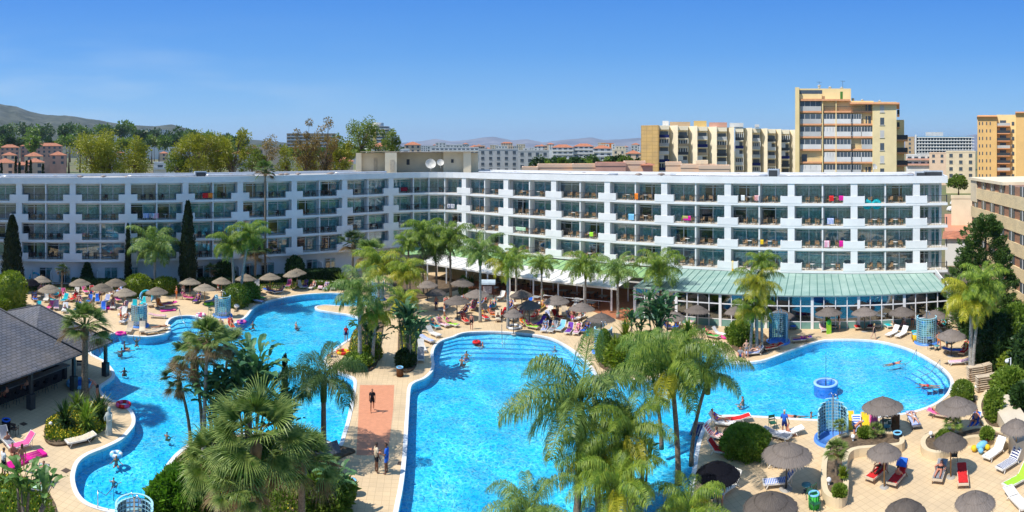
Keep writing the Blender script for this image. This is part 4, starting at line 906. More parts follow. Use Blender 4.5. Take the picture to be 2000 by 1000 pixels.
# the dense rows behind the big fan palm, left of the leftmost shower
rg = random.Random(21); PEOPLE_COL = ['red','blue','navy','pink','teal','white','purple','orange','black','magenta','green','skyblue','maroon','yellow']
rows = [('the row below the terrace parasols', 598, 860, 1140, 9), ('the loose row between bare trunks', 622, 935, 1150, 9), ('the row against the glass wall', 636, 1585, 1850, 7), ('the backmost crowded left row', 575, 66, 330, 15), ('the middle crowded left row', 590, 62, 236, 10), ('the front crowded left row', 605, 66, 250, 10), ('the short row beside the shower', 600, 256, 300, 3)]
for rn, (words, y, xa, xb, n) in enumerate(rows):
    for i in range(n):
        x = xa + (xb-xa)*(i+.3+.4*rg.random())/n; yy = y + rg.uniform(-4,4)
        if rn < 3:
            pq = G(x, yy)
            if any((G(a[0],a[1])-pq).length < 1.0 for a in SP): x += 9
        tw = rg.choice([None,None,'white','cream','red','blue','pink','teal','pink/white','blue/white']); pr = None
        if rg.random() < .62:
            fem = rg.random() < .5; c = rg.choice(PEOPLE_COL); pr = (rg.choice([None,'recline','squat']), bik(c) if fem else sw(c), rg.choice(['dark','brown','blonde'] if fem else ['dark','grey','brown']), rg.randrange(3))
        if rn == 3 and i == 6: tw = 'red'
        spot(x, yy, rg.uniform(-35,35), rg.choice('wwbb'), 50, tw, pr, f'{ORD[i]} from the left in {words}', 'sun loungers in crowded rows')
# people on foot
def P_(pose, x, y, a, label, wear, hair='dark', skin=0, sc=1.0, z=0, long=False):
    p = G(x, y, z); p.z = z; return person(pose, p, azr(x, a), label, wear, hair, skin, sc, long)
P_('talk',735,923,70,'man in a pale green shirt and dark shorts holding papers on the path',(('shirt','cream'),('shorts','black')),'dark',3,1.06)
P_('talk',755,925,-70,'man all in blue sports shirt and shorts on the path',(('shirt','blue'),('shorts','blue')),'dark',3,1.06)
P_('walk',727,804,180,'person in dark clothes walking on the terracotta strip of the path',(('shirt','black'),('shorts','black')),'dark',1)
P_('stand',676,667,180,'person in a red shirt standing on the left pool edge by palms',(('shirt','red'),('shorts','navy')),'dark',1,.95)
P_('sit',648,697,-90,'man in blue trunks sitting on the pool edge next to a rainbow ring',sw('blue'),'dark',2)
P_('stand',921,643,200,'bare-chested man in black shorts standing by the first tall palm trunk',(('shorts','black'),),'brown',2)
P_('stand',852,606,170,'bare-chested man in navy shorts under the dark grey parasol',(('shorts','navy'),),'dark',2)
P_('walk',1707,663,90,'woman in a short dark dress walking past the restaurant',(('dress','black'),),'blonde',0,.95,0,True)
P_('stand',1148,671,0,'woman in a teal dress waiting at the shower',(('dress','teal'),),'dark',0,.97,0,True)
P_('stand',1157,671,20,'man in white trunks waiting at the shower',sw('white'),'brown',0)
P_('squat',1446,697,180,'man in a grey shirt and blue shorts sitting below the yellow palm',(('shirt','grey'),('shorts','blue')),'dark',2,1.05)
P_('hips',1458,699,170,'woman in a grey bikini standing below the yellow palm',bik('grey'),'brown',0,1,0,True)
P_('talk',1532,852,20,'man in a blue shirt and navy shorts at the right pool rim',(('shirt','blue'),('shorts','navy')),'grey',1,1.05)
P_('bend',1669,862,90,'grey-haired man in dark trunks beside the blue patterned towel',sw('black'),'grey',2)
P_('stand',1406,992,0,'sunburnt man in blue shorts under the black parasol',(('shorts','blue'),),'brown',2,1.05)
P_('bend',190,779,-70,'man in dark trunks leaning over beside the fan palm trunk',sw('black'),None,2,1.05)
P_('stand',43,918,0,'girl in a pink bikini with long hair by the pink lounger',bik('pink'),'brown',1,.92,0,True)
P_('stand',7,932,60,'person in a white shirt and black shorts at the left edge',(('shirt','white'),('shorts','black')),'dark',1,1.02)
P_('squat',25,892,150,'woman in a dark bikini sitting on the pink lounger end',bk_,'dark',1)
P_('stand',1080,648,30,'child in teal trunks by the row of loungers',sw('teal'),'blonde',2,.65)
P_('stand',1830,705,0,'person in red shorts beside the rightmost shower basin',(('shorts','red'),),'brown',2,.9) if False else None
P_('hips',1834,682,10,'person in orange trunks standing right of the rightmost shower',sw('orange'),'brown',2)
P_('stand',833,548,0,'person in a light blue shirt in the restaurant doorway',(('shirt','skyblue'),('shorts','navy')),'dark',1) if False else None
P_('stand',778,545,180,'person in a light blue shirt in the restaurant doorway',(('shirt','skyblue'),('shorts','navy')),'dark',1)
P_('walk',426,571,100,'child in a red shirt behind the second shower',(('shirt','red'),('shorts','white')),'dark',1,.85)
P_('hips',1170,612,0,'man in a dark shirt at the terrace-end parasol',(('shirt','navy'),('shorts','black')),'dark',1) if False else None
fr_ = [(195,590,'navy'),(222,598,'maroon'),(88,582,'pink'),(118,590,'red'),(150,604,'purple'),(178,584,'blue'),(236,632,'red'),(358,580,'white'),(390,578,'magenta'),(345,584,'orange')]
wd = ['behind the fan palm crown','left of the leftmost shower, in the crowd','in the crowd at the far left','in the crowd left of the red lounger','in the crowd above the slate roof peak','in the crowd below the back parasols','left of the leftmost shower on the paving','by the pushchair under the cypress parasol','between the two parasols right of the cypress','by the parasol right of the bright bushes']
for i, ((x, y, c), w_) in enumerate(zip(fr_, wd)):
    P_(['stand','talk','hips','walk'][i % 4], x, y, rg.uniform(-180,180), f'person in {c} {"shorts" if i%2 else "swimwear"} standing {w_}', (('shorts',c),) if i % 2 else bik(c), rg.choice(['dark','brown','blonde']), rg.randrange(3))
ex_ = [(868,622,'white'),(958,612,'blue'),(1010,622,'red'),(1028,618,'navy'),(1090,622,'black'),(1118,634,'pink'),(1048,624,'orange'),(886,600,'maroon'),(1060,590,'green'),(1640,646,'white'),(1782,640,'navy'),(1850,684,'teal'),(1462,672,'black'),(1330,646,'white')]
exw = ['behind the three loungers at the banana plants','left of the empty beige loungers','right of the second tall trunk','beside the dappled parasol','before the terrace railing','at the end of the row above the steps','between the dappled and the middle parasols','under the front grey parasol','near the yellow towel lounger','right of the lime inflatable','under the third glass-wall parasol','below the palm-side parasol','behind the pair under the yellow palm','right of the large banana plants']
for i, ((x, y, c), w_) in enumerate(zip(ex_, exw)):
    P_(['hips','talk','bend','walk','stand'][i % 5], x, y, rg.uniform(-180,180), f'person in {c} {"shorts" if i%2 else "swimwear"} {w_}', (('shorts',c),) if i % 2 else bik(c), rg.choice(['dark','brown','blonde','grey']), rg.randrange(3))
# bathers
def bather(pose, x, y, a, label, wear, hair='dark', skin=1, sc=1.0):
    z = {'wade': -.12-.66*sc, 'armsup': -.79, 'swim': -.20}[pose]
    p = G(x, y, -.12); p.z = z; return person(pose, p, azr(x, a), label, wear, hair, skin, sc)
bather('wade',578,634,60,'bather with arms spread in the middle of the left pool',sw('navy'),'grey',2)
bather('wade',494,633,180,'dark-haired bather by the headland of the left pool',bik('black'),'dark',1)
bather('armsup',267,667,180,'bather raising both arms below the small headland',sw('navy'),'dark',1)
bather('wade',243,672,90,'dark bather, upper one of two in the left pool',sw('black'),'dark',3)
bather('wade',238,685,-90,'dark bather, lower one of two in the left pool',sw('navy'),'dark',3)
bather('wade',931,670,90,'bather with a red swim ring at the far pool steps',sw('red'),'dark',1)
bather('wade',943,673,-90,'bald pale bather facing the red ring at the far pool steps',sw('skyblue'),None,2)
bather('wade',911,692,0,'bather in blue, upper of two at the left of the middle pool',sw('blue'),'dark',1)
bather('wade',902,703,30,'bather in black, lower of two at the left of the middle pool',sw('black'),'dark',1)
bather('wade',1084,680,-90,'child bathing near the right end of the far pool steps',sw('skyblue'),'dark',1,.8)
bather('wade',1451,782,-60,'bather beside the drooping palm crown in the right pool',sw('skyblue'),'brown',2)
bather('swim',1745,709,70,'swimmer stretched out near the right pool steps',sw('navy'),'dark',2)
bather('swim',1812,752,-90,'swimmer in red at the far right pool end',bik('red'),'dark',2)
bather('swim',1553,812,-90,'bather floating at the near rim of the right pool',sw('black'),'dark',2)
bather('wade',1584,812,90,'bather leaning on the near rim of the right pool',sw('black'),'dark',1)
bather('wade',326,850,30,'child with orange armbands in the left channel',sw('orange'),'dark',1,.7)
bather('wade',227,897,180,'child inside a pale ring in the narrow pool bend',sw('purple'),'blonde',1,.8)
bather('wade',222,940,20,'child in pink wading at the round pool end',bik('magenta'),'brown',0,.7)
bather('wade',243,724,0,'dark-haired swimmer near the bar terrace',sw('black'),'dark',3,.9)
bather('swim',242,684,60,'swimmer floating behind the fan palm leaves',sw('navy'),'dark',1)
bather('swim',459,632,90,'bather by the pale purple ring at the headland',sw('green'),'brown',2)
# ---------------------------------------------------------------- floats, balls, bins
def ringmb(R=.45, r=.14):
    q = MB(); q.torus((0,0,r), R, r, 24, 8); 
    for i in range(len(q.m)): q.m[i] = 0 if ((i//8)//3) % 2 == 0 else 1
    return q
def ring(x, y, c1, c2, label, z=0, R=.45, tilt=0, az=0):
    p = G(x, y, z); p.z = z; o = small('swim_ring', 'swim ring', label, p, ringmb(R), [fab(c1), fab(c2)])
    if tilt: o.rotation_euler = (radians(tilt), 0, azr(x, az)); o.location.z += R*.85
    return o
ring(392,617,'pink','white','pink and white swim ring on the paving above the left pool'); ring(241,793,'red','pink','red and pink swim ring on the pool edge by the fan palm')
ring(670,690,'red','yellow','rainbow swim ring beside the seated man on the pool edge',R=.5); ring(472,631,'purple','pink','pale purple ring floating at the headland',-.15)
ring(931,671,'red','red','plain red swim ring round a bather at the far steps',-.18,.3); ring(227,892,'white','skyblue','pale ring round the child in the narrow pool bend',-.18,.28)
ring(1004,641,'grey','white','large grey and white oval ring at the foot of the second tall trunk',.0,.7); ring(212,603,'magenta','magenta','magenta ring lying left of the leftmost shower'); ring(236,654,'magenta','pink','pink ring at the pool edge below the leftmost shower')
ring(286,590,'teal','skyblue','large teal ring standing behind the leftmost shower',0,.75,70,0); ring(1420,660,'pink','magenta','pink ring on the pale walkway behind the palms',0,.5); ring(1556,634,'black','black','large black ring leaning at the restaurant glass',0,.8,75,10)
ring(408,595,'green','lime','green ring in the shade left of the second shower',0,.5); ring(68,551,'teal','skyblue','teal ring under the leftmost parasols',0,.7,60,0)
def lilo(x, y, a, c1, c2, label, L=1.8, W_=.75, z=.0):
    q = MB(); n = 6
    for i in range(n): q.tube([(-W_/2+W_*(i+.5)/n,-L/2,.07),(-W_/2+W_*(i+.5)/n,L/2-.35,.07)], W_/n*.55, 6, m=i % 2)
    q.box(-W_/2,W_/2,L/2-.33,L/2,.01,.16)
    p = G(x, y, z); p.z = z; o = small('air_mattress', 'air mattress', label, p, q, [fab(c1), fab(c2)], azr(x, a)); return o
lilo(1361,840,10,'grey','navy','grey ribbed air mattress floating at the pool corner',z=-.13); lilo(62,893,60,'magenta','pink','magenta air mattress leaning by the pink lounger'); lilo(35,905,50,'magenta','magenta','plain magenta air mattress on the paving at the left')
lilo(328,607,75,'pink','magenta','pink air mattress right of the magenta towel'); 
def bin_(x, y, label, cb='brown', ct='skyblue'):
    t_ = thing('litter_bin', label, 'litter bin', G(x, y)); q = MB(); q.lathe([(.24,0),(.27,.3),(.27,.75)], 14, cap=True)
    for j in range(14): a = 2*pi*j/14; q.tube([(.275*cos(a),.275*sin(a),.02),(.285*cos(a),.285*sin(a),.74)], .02, 4)
    part('body', q, fab(cb), t_); q = MB(); q.lathe([(.29,.72),(.30,.80),(.22,.80),(.20,.70)], 14); part('rim', q, fab(ct), t_)
bin_(781,735,'brown slatted litter bin with a blue rim beside the central planting'); bin_(686,966,'brown slatted litter bin with a blue rim by the flowering plants','maroon'); bin_(1786,662,'brown litter bin left of the yellow bin','brown','teal'); bin_(1788,667,'yellow litter bin beside the rightmost shower','yellow','skyblue')
bin_(1753,868,'black litter bin with a blue rim between the right planters','black'); bin_(1590,992,'dark litter bin with a blue rim between green chairs','green'); bin_(12,842,'dark bin with a blue rim at the left edge','black','blue'); bin_(1443,676,'black bin behind the leaning yellow palm','black','black')
q = MB(); q.box(-.35,.35,-.35,.35,0,.55); q.box(-.33,.33,-.33,.33,.55,.58); small('wooden_box', 'box', 'small cream box against the restaurant plinth', G(1404,634), q, BEIGE)
q = MB(); q.lathe([(0,.45),(.1,.43),(.14,.3),(.12,.0)], 12); q.tube([(-.14,0,.42),(-.15,0,.55),(.15,0,.55),(.14,0,.42)], .01, 4); o = small('bucket', 'bucket', 'red bucket on the cream lounger before the leftmost shower', G(276,636), q, fab('red')); o.location.z = .36
for i, (x, y, a, l) in enumerate([(1509,838,160,'green plastic chair behind the white lounger pair'),(1585,975,-60,'green plastic chair left of the curved planter, upper'),(1592,998,150,'green plastic chair left of the curved planter, lower'),(1390,985,30,'green plastic chair under the black parasol, right'),(1365,990,-40,'green plastic chair under the black parasol, left'),
    (412,613,60,'dark green chair left of the second shower'),(1727,833,200,'green plastic chair under the large rim parasol, left'),(1741,838,170,'green plastic chair under the large rim parasol, right')]):
    chG.put(G(x,y), azr(x,a), l, 'green plastic chairs')
for i, (x, y, a, l) in enumerate([(462,615,-60,'black chair right of the second shower'),(1818,683,150,'black chair in front of the rightmost shower basin'),(1608,634,0,'dark chair at the glass wall, first'),(1642,634,0,'dark chair at the glass wall, second'),(1863,903,0,'black folding chair behind the sunken patio parasol'),(155,722,0,'black chair under the slate roof edge'),(28,850,30,'black chair at the left edge beside the dark bin')]):
    chB.put(G(x,y), azr(x,a), l, 'dark chairs')
tb3 = thing('low_table', '', 'table'); a_, b_ = tablemb(.55,.45,True); part('tabletop', a_, M('table_teal', (.1,.3,.32)), tb3); part('leg', b_, DARKM, tb3); t3 = Proto(tb3)
for x, y, l in ((1830,684,'small dark round table by the rightmost shower basin'),(1575,962,'small round table by the green chairs'),(1372,978,'small round table under the black parasol'),(1731,845,'small round table under the large rim parasol')): t3.put(G(x,y), 0, l, 'small round side tables')
# inflatable toys
q = MB(); q.ball((0,0,.35), .3, 12, 0, (1.6,.8,.8)); q.ball((.55,.1,.5), .2, 10, 1); q.ball((-.5,.2,.25), .2, 10, 2); q.ball((-.4,-.3,.25), .18, 10, 0); q.ball((.2,-.3,.25), .18, 10, 2)
small('inflatable_toy', 'inflatable', 'multicoloured inflatable toy beside the empty white lounger', G(1918,880), q, [fab('skyblue'), fab('maroon'), fab('yellow')])
q = MB(); q.ball((0,0,.35), .4, 12, 0, (1.4,.9,.8)); q.tube([(.4,0,.4),(.65,0,.7),(.6,0,1.05),(.75,0,1.1)], [.14,.1,.09,.07], 8); q.ball((.85,0,1.08), .07, 8, 1)
small('inflatable_swan', 'inflatable', 'white inflatable swan right of the second shower', G(462,603), q, [fab('white'), fab('orange')], 2.2)
q = MB(); q.box(-.28,.28,-.03,.03,0,1.3); q.ball((0,0,1.2), .3, 10, 1, (1,.3,1)); small('bodyboard', 'bodyboard', 'lime and yellow inflatable board leaning by the glass wall loungers', G(1619,652), q, [fab('lime'), fab('green')])
q = MB(); q.box(-.3,.3,-.25,.25,0,.10); small('cushion', 'cushion', 'blue cushion at the head of the hunched person lounger', G(1762,928)+V((.0,.0,.75)), q, fab('blue')).rotation_euler = (radians(45),0,azr(1762,20))
# bar stools, statue
q = MB()
st_ = thing('robed_statue', 'pale stone figure in a long robe at the bend of the left pool', 'statue', G(213,848))
q.lathe([(.26,0),(.24,.1),(.20,.5),(.19,.9),(.23,1.25),(.2,1.42),(.08,1.5),(.11,1.6),(.12,1.7),(.07,1.82),(0,1.84)], 14); q.tube([(-.2,0,1.38),(-.3,-.1,1.05),(-.16,-.25,.95)], [.07,.06,.045], 8); q.tube([(.2,0,1.38),(.3,-.1,1.05),(.14,-.25,.98)], [.07,.06,.045], 8); part('figure', q, M('pale_stone', (.42,.46,.42), var=.12), st_)
# ---------------------------------------------------------------- showers with curved glass-block walls
GB = glassmat('glass_block', (.50,.80,.90), .14, .15); GRID = M('block_grout', (.36,.66,.76), rough=.5, var=.06); BLUEB = M('blue_basin', (.09,.25,.70), var=.08, rough=.35)
def shower(x, y, r, h, a0, a1, label, style=0, slab=True):
    p = G(x, y); t_ = thing('shower', label, 'shower', p, azr(x, 0)); 
    if slab: q = MB(); q.lathe([(r*1.27,0),(r*1.24,.16),(r*1.12,.18),(r*1.08,.06),(0,.06)], 28); part('basin', q, BLUEB, t_)
    q = MB(); qg = MB(); n = 16; hh = lambda i: h*(1 if style != 2 else 1-.35*abs(i/n-.5)*2)
    for i in range(n):
        A, B = radians(a0+(a1-a0)*i/n), radians(a0+(a1-a0)*(i+1)/n); H_ = hh(i+.5)
        qg.hexa([(rr*cos(t2),rr*sin(t2),z) for z in (.2,H_) for rr,t2 in ((r,A),(r,B),(r-.07,B),(r-.07,A))])
        for k in range(2): 
            t2 = A
        q.hexa([(rr*cos(t2),rr*sin(t2),z) for z in (.06,H_+.03) for rr,t2 in ((r+.015,A-.02),(r+.015,A+.02),(r-.085,A+.02),(r-.085,A-.02))])
        for k in range(int(H_/.21)+1): z = .2+.21*k; q.hexa([(rr*cos(t2),rr*sin(t2),zz) for zz in (z-.014,z+.014) for rr,t2 in ((r+.012,A),(r+.012,B),(r-.082,B),(r-.082,A))])
    part('glass_block', qg, GB, t_); part('grid', q, GRID, t_)
    q = MB(); q.lathe([(.04,0),(.04,h*1.25)], 8); q.tube([(0,0,h*1.22),(.12,-.1,h*1.32),(.3,-.22,h*1.25)], .03, 6); q.lathe([(.09,h*1.19),(.03,h*1.25)], 8, (.3,-.22,0)); q.tube([(0,0,h*1.22),(-.12,.1,h*1.32),(-.3,.22,h*1.22)], .025, 6); part('shower_pole', q, STEEL, t_)
    return t_
shower(272,636,.85,2.3,-200,60,'leftmost glass-block shower, closed drum on the small headland'); shower(435,617,.9,2.15,-230,20,'second glass-block shower beside the round bush and swan')
shower(1520,668,.95,2.6,-30,170,'glass-block shower right of the leaning yellow palm'); shower(1810,668,1.0,2.35,-215,30,'rightmost glass-block shower on a blue round basin')
shower(1627,858,1.0,2.3,-10,200,'large glass-block shower at the near rim of the right pool',2); shower(1178,688,.85,2.2,-210,20,'glass-block shower half hidden by the clipped column bush'); shower(262,1080,.9,2.1,-20,200,'glass-block shower cut off at the bottom left'); shower(945,556,.7,1.9,-200,20,'small glass-block shower behind the grey parasols') if False else None
shower(738,585,.8,2.2,-200,30,'glass-block shower behind the drooping palm in the middle')
# fountain in the right pool
ft = thing('fountain', 'round blue fountain bowl standing in the right pool', 'fountain', G(1613,753,-.1)); ft.location.z = -1.57; ft.scale = (.78,.78,1)
q = MB(); q.lathe([(1.24,0),(1.24,1.66),(1.26,1.74),(.98,1.74),(.92,1.66),(.85,1.4),(0,1.38)], 36); part('bowl', q, BLUEB, ft)
q = MB(); q.lathe([(1.29,1.655),(1.30,1.75),(1.0,1.75),(.97,1.70)], 36); part('rim', q, M('pale_blue_rim', (.32,.55,.88), var=.06), ft)
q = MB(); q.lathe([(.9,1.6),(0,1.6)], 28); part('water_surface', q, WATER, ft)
q = MB(); q.lathe([(.05,1.4),(.05,1.95),(.02,2.0)], 10); part('nozzle', q, DARKM, ft)
q = MB(); rg = random.Random(5)
for i in range(70): z = 2.0+2.2*rg.random(); q.ball((rg.gauss(0,.03),rg.gauss(0,.03),z), .022, 5)
q.lathe([(.02,1.98),(.03,3.0),(.015,4.1)], 6); part('water_jet', q, glassmat('spray', (.92,.96,1), .06), ft)
for x, y, l in ((1815,848,'dark square drain grate between the right parasols'),(46,828,'dark square drain grate in the shade of the bar terrace'),(129,919,'small rusty drain grate on the lower left paving'),(1850,710,'square drain grate right of the right pool steps'),(784,905,'square drain grate on the path beside the middle pool rim')):
    q = MB(); q.box(-.22,.22,-.22,.22,-.02,.006)
    for i in range(5): q.box(-.2,.2,-.19+i*.085,-.15+i*.085,.006,.012)
    o = tag(mk('drain_grate', q.mesh('drain_grate', M('grate_iron', (.10,.07,.05))), None, G(x, y)), l, 'drain')
# ladders and hand rails
def rail(pts, label, r=.028):
    base = V(pts[0][0]); q = MB()
    for seg in pts: q.tube([V(p)-base for p in seg], r, 6)
    o = tag(mk('pool_handrail', q.mesh('pool_handrail', STEEL), None, base), label, 'handrail'); return o
def rail2(xa, ya, xb, yb, label, h=.95):
    a, b = G(xa,ya), G(xb,yb); b.z = -.9; rail([[a, a+V((0,0,h)), a.lerp(b,.5)+V((0,0,h*.55)), b+V((0,0,.9)), b]], label)
rail2(350,619,362,634,'handrail over the fan-shaped steps of the left pool'); rail2(980,652,981,672,'handrail over the far steps of the middle pool'); rail2(1836,724,1800,735,'handrail over the right pool steps, lower'); rail2(1790,703,1768,712,'handrail over the right pool steps, upper'); rail2(191,993,222,950,'handrail at the round end of the left pool')
def ladder(x, y, a, label):
    p = G(x, y); t_ = thing('pool_ladder', label, 'pool ladder', p, azr(x, a))
    for sx in (-.25,.25): q = MB(); q.tube([(sx,-.45,0),(sx,-.42,.55),(sx,-.2,.75),(sx,.05,.6),(sx,.12,.2),(sx,.12,-.9)], .022, 6); part('side_rail', q, STEEL, t_)
    for k in range(3): q = MB(); q.box(-.25,.25,.09,.15,-.25-.25*k,-.22-.25*k); part('rung', q, STEEL, t_)
ladder(556,583,160,'steel ladder at the far edge of the left pool'); ladder(1128,676,-150,'steel ladder at the right of the far pool steps') if False else None
# ---------------------------------------------------------------- planters of the sunken patio, lower right
PLW = M('planter_render', (.66,.53,.34), var=.05, scale=1.5, rough=.85)
def planter(px, h, label, wd=.32, soil=-.08, closed=True):
    l = [G(x, y, 0) for x, y in px]; l = crom(l, 4); l = l if area(l) > 0 else l[::-1]; inn = offs(l, -wd); n = len(l); c = l[0].copy()
    t_ = thing('raised_planter', label, 'planter', c); q = MB()
    vs = [(p.x-c.x,p.y-c.y,0) for p in l] + [(p.x-c.x,p.y-c.y,h) for p in l] + [(p.x-c.x,p.y-c.y,h) for p in inn] + [(p.x-c.x,p.y-c.y,h+soil) for p in inn]
    q.add(vs, [(k*n+i, k*n+(i+1)%n, (k+1)*n+(i+1)%n, (k+1)*n+i) for k in range(3) for i in range(n)]); part('wall', q, PLW, t_)
    q = MB(); q.poly([[p-c for p in inn]], h+soil); part('soil', q, SOIL, t_); return t_, inn
planter([(1612,890),(1625,872),(1650,862),(1700,858),(1750,858),(1765,868),(1762,884),(1720,890),(1668,896),(1655,920),(1658,960),(1650,990),(1625,992),(1606,975),(1604,930)],.55,'curved beige planter with the small fan palm, left side of the sunken patio')
planter([(1802,868),(1820,858),(1868,853),(1905,846),(1940,850),(1972,862),(1990,872),(1960,876),(1915,868),(1880,874),(1862,888),(1835,900),(1808,895),(1798,882)],.5,'curved beige planter at the back of the sunken patio')
planter([(1908,800),(1918,780),(1932,772),(1950,790),(1970,815),(1978,840),(1955,852),(1925,846),(1912,826)],.45,'beige planter with slender shrubs beside the sloping white canopy')
def bed(px, z, label, nm='flower_bed', mat=None):
    l = crom([G(x, y, 0) for x, y in px], 4); l = l if area(l) > 0 else l[::-1]; c = l[0].copy(); q = MB(); q.wall([p-c for p in l], 0, z); q.poly([[p-c for p in l]], z)
    o = tag(mk(nm, q.mesh(nm, mat or SOIL), None, c), label, 'flower bed'); return l
bed([(86,852),(90,828),(106,812),(140,800),(190,790),(214,806),(214,832),(190,848),(178,862),(140,868),(110,872),(92,866)], .12, 'planted bed with yellow flowers at the bend of the left pool')
bed([(618,960),(660,900),(690,880),(560,858),(430,858),(380,872),(330,915),(312,960),(300,1010),(620,1030)], .12, 'large planted island in front of the left pool')
bed([(690,650),(722,620),(748,618),(745,660),(740,700),(728,722),(700,728),(672,720),(680,690)], .15, 'planted bed under the drooping palm between the pools')
bed([(778,712),(780,640),(800,610),(822,640),(816,700),(808,722),(790,728)], .15, 'central planted bed with banana plants beside the paved walk')
bed([(1180,722),(1170,708),(1190,690),(1240,680),(1300,672),(1340,660),(1352,672),(1330,690),(1300,718),(1260,732),(1215,730)], .15, 'triangular planted bed between the middle and right pools')
bed([(1425,668),(1440,652),(1480,648),(1500,662),(1500,685),(1470,695),(1440,688)], .12, 'planted bed at the foot of the leaning yellow palm')
bed([(1412,868),(1415,840),(1440,828),(1480,832),(1500,850),(1498,876),(1470,888),(1435,886)], .10, 'round bed under the clipped shrub at the pool corner')
bed([(1868,786),(1866,768),(1876,756),(1900,770),(1906,795),(1890,800)], .12, 'narrow bed with the round bush at the right pool end')
bed([(-60,582),(-20,556),(60,552),(200,556),(330,562),(420,556),(520,548),(660,542),(700,556),(650,568),(560,556),(480,562),(400,566),(330,574),(250,566),(100,566),(40,572),(30,600),(-60,606)], .1, 'long planted strip at the foot of the left wing')
bed([(770,560),(760,545),(800,535),(880,545),(905,560),(860,575),(800,585)], .1, 'planted bed before the inner corner of the hotel')
bed([(1905,700),(1890,640),(1865,610),(1870,560),(2060,560),(2060,800),(2000,812),(1975,770),(1945,745)], .1, 'dark wooded strip at the right edge')
bed([(-60,940),(30,930),(90,960),(110,1010),(60,1050),(-60,1050)], .1, 'planted corner at the bottom left')
# white sloping canopy and lamp post
q = MB(); pts = [G(1930,772,1.2),G(1974,770,1.2),G(2030,850,1.2),G(1985,866,1.2)]; c = pts[0].copy(); c.z = 0
q.hexa([V((p.x-c.x,p.y-c.y,0)) for p in pts][::-1]+[V((p.x-c.x,p.y-c.y,1.2)) for p in pts][::-1]); tag(mk('low_wall_block', q.mesh('low_wall_block', M('pale_slab', (.66,.56,.42), var=.04)), None, c), 'pale flat-topped block between the planter and the wooded strip', 'wall')
lp = thing('lamp_post', 'slender white lamp post with a globe at the right edge', 'lamp post', G(1974,772)); q = MB(); q.lathe([(.06,0),(.05,2.9)], 8); q.tube([(0,0,2.85),(-.35,0,2.9)], .03, 6); part('pole', q, WHITE2, lp); q = MB(); q.ball((-.42,0,2.75), .17, 12); part('globe', q, WHITE2, lp)
# stacked loungers
for i, (x, y, n_, l) in enumerate([(1903,718,6,'rear stack'),(1912,742,7,'middle stack'),(1930,762,7,'front stack')]):
    p = G(x, y)
    for k in range(n_): 
        o = LP['b', 12].put(p+V((rnd.uniform(-.03,.03),rnd.uniform(-.03,.03),k*.17)), azr(x, 70 if i else 10), f'cream stacked sun lounger, {ORD[k]} from the ground in the {l} by the wooded strip', 'stacked sun loungers'); o.scale = (1,1,.55)
# ball lamps
q = MB(); q.lathe([(.05,0),(.05,.14)], 8); q.ball((0,0,.26), .14, 12); bl = q.mesh('globe_lamp', M('globe_white', (.8,.8,.78)))
for x, y, z, l in ((1619,964,.5,'white globe lamp in the front end of the palm planter'),(1666,876,.5,'white globe lamp behind the small fan palm planter'),(1818,868,.45,'white globe lamp at the left end of the rear patio planter'),(1962,852,.4,'white globe lamp under the wooden-pole parasol at the right edge'),(1907,764,.1,'white globe lamp at the foot of the stacked loungers'),(99,838,.1,'white lamp post stub in the yellow flower bed')):
    p = G(x, y); p.z = z; tag(mk('globe_lamp', bl, None, p), l, 'garden lamp', 'white globe garden lamps')
# ---------------------------------------------------------------- pool bar with slate roofs
SLATE = brickmat('slate_tile', (.115,.12,.14), (.035,.038,.045), .5, .28, .03, rot=radians(90), var=.16, rough=.7)
bar = thing('pool_bar', 'pool bar with overlapping slate hip roofs and a shaded counter', 'bar', (-36,33,0)); BO = V((-36,33,0))
def bp(name, mb, mats, par=None): mb.v = [(v[0]-BO.x, v[1]-BO.y, v[2]) for v in mb.v]; return part(name, mb, mats, par or bar)
def hip(c, apex, th=.12, name='roof'):
    n = len(c); q = MB(); vs = [V(p) for p in c]+[V(a) for a in apex]
    if len(apex) == 1: fs = [(i,(i+1)%n,n) for i in range(n)]
    else: fs = [(0,1,5,4),(1,2,5),(2,3,4,5),(3,0,4)]
    q.add(vs, fs); q.add([v-V((0,0,th)) for v in c]+[V(v) for v in c], [(i,(i+1)%n,n+(i+1)%n,n+i) for i in range(n)], 0); q.add([V(v)-V((0,0,th)) for v in c], [tuple(range(n))[::-1]], 1); return bp(name, q, [SLATE, M('roof_board', (.06,.05,.045))])
hip([V((-31.3,30,2.85)),V((-31.15,39.6,2.85)),V((-44.6,39.9,2.85)),V((-44.6,30,2.85))], [V((-37.2,37.0,5.35))])
hip([V((-31.0,14,2.95)),V((-31.0,35.6,2.95)),V((-47,35.6,2.95)),V((-47,14,2.95))], [V((-38.6,20,6.3)),V((-38.6,33.0,5.7))])
for a, b in (((-31.0,35.6,3.0),(-38.6,33.0,5.76)),((-31.15,39.6,2.9),(-37.2,37.0,5.4)),((-44.6,39.9,2.9),(-37.2,37.0,5.4))):
    q = MB(); q.tube([a, b], .07, 5); bp('ridge_cap', q, M('ridge_slate', (.06,.062,.07)))
for x, y in ((-31.6,39.2),(-31.6,35.2),(-31.6,30.5),(-31.6,25.5)):
    q = MB(); q.box(x-.12,x+.12,y-.12,y+.12,0,2.85); q.box(x-.24,x+.24,y-.24,y+.24,0,1.1); bp('post', q, DARKM)
q = MB(); q.box(-34.0,-33.4,18,36.2,1.05,1.12); q.box(-38,-33.4,36.2,36.8,1.05,1.12); bp('counter_top', q, M('counter_top', (.30,.28,.26), rough=.35))
q = MB(); q.box(-33.85,-33.6,18,36.0,0,1.05); q.box(-38,-33.6,36.3,36.6,0,1.05); bp('counter_front', q, M('counter_front', (.04,.035,.04)))
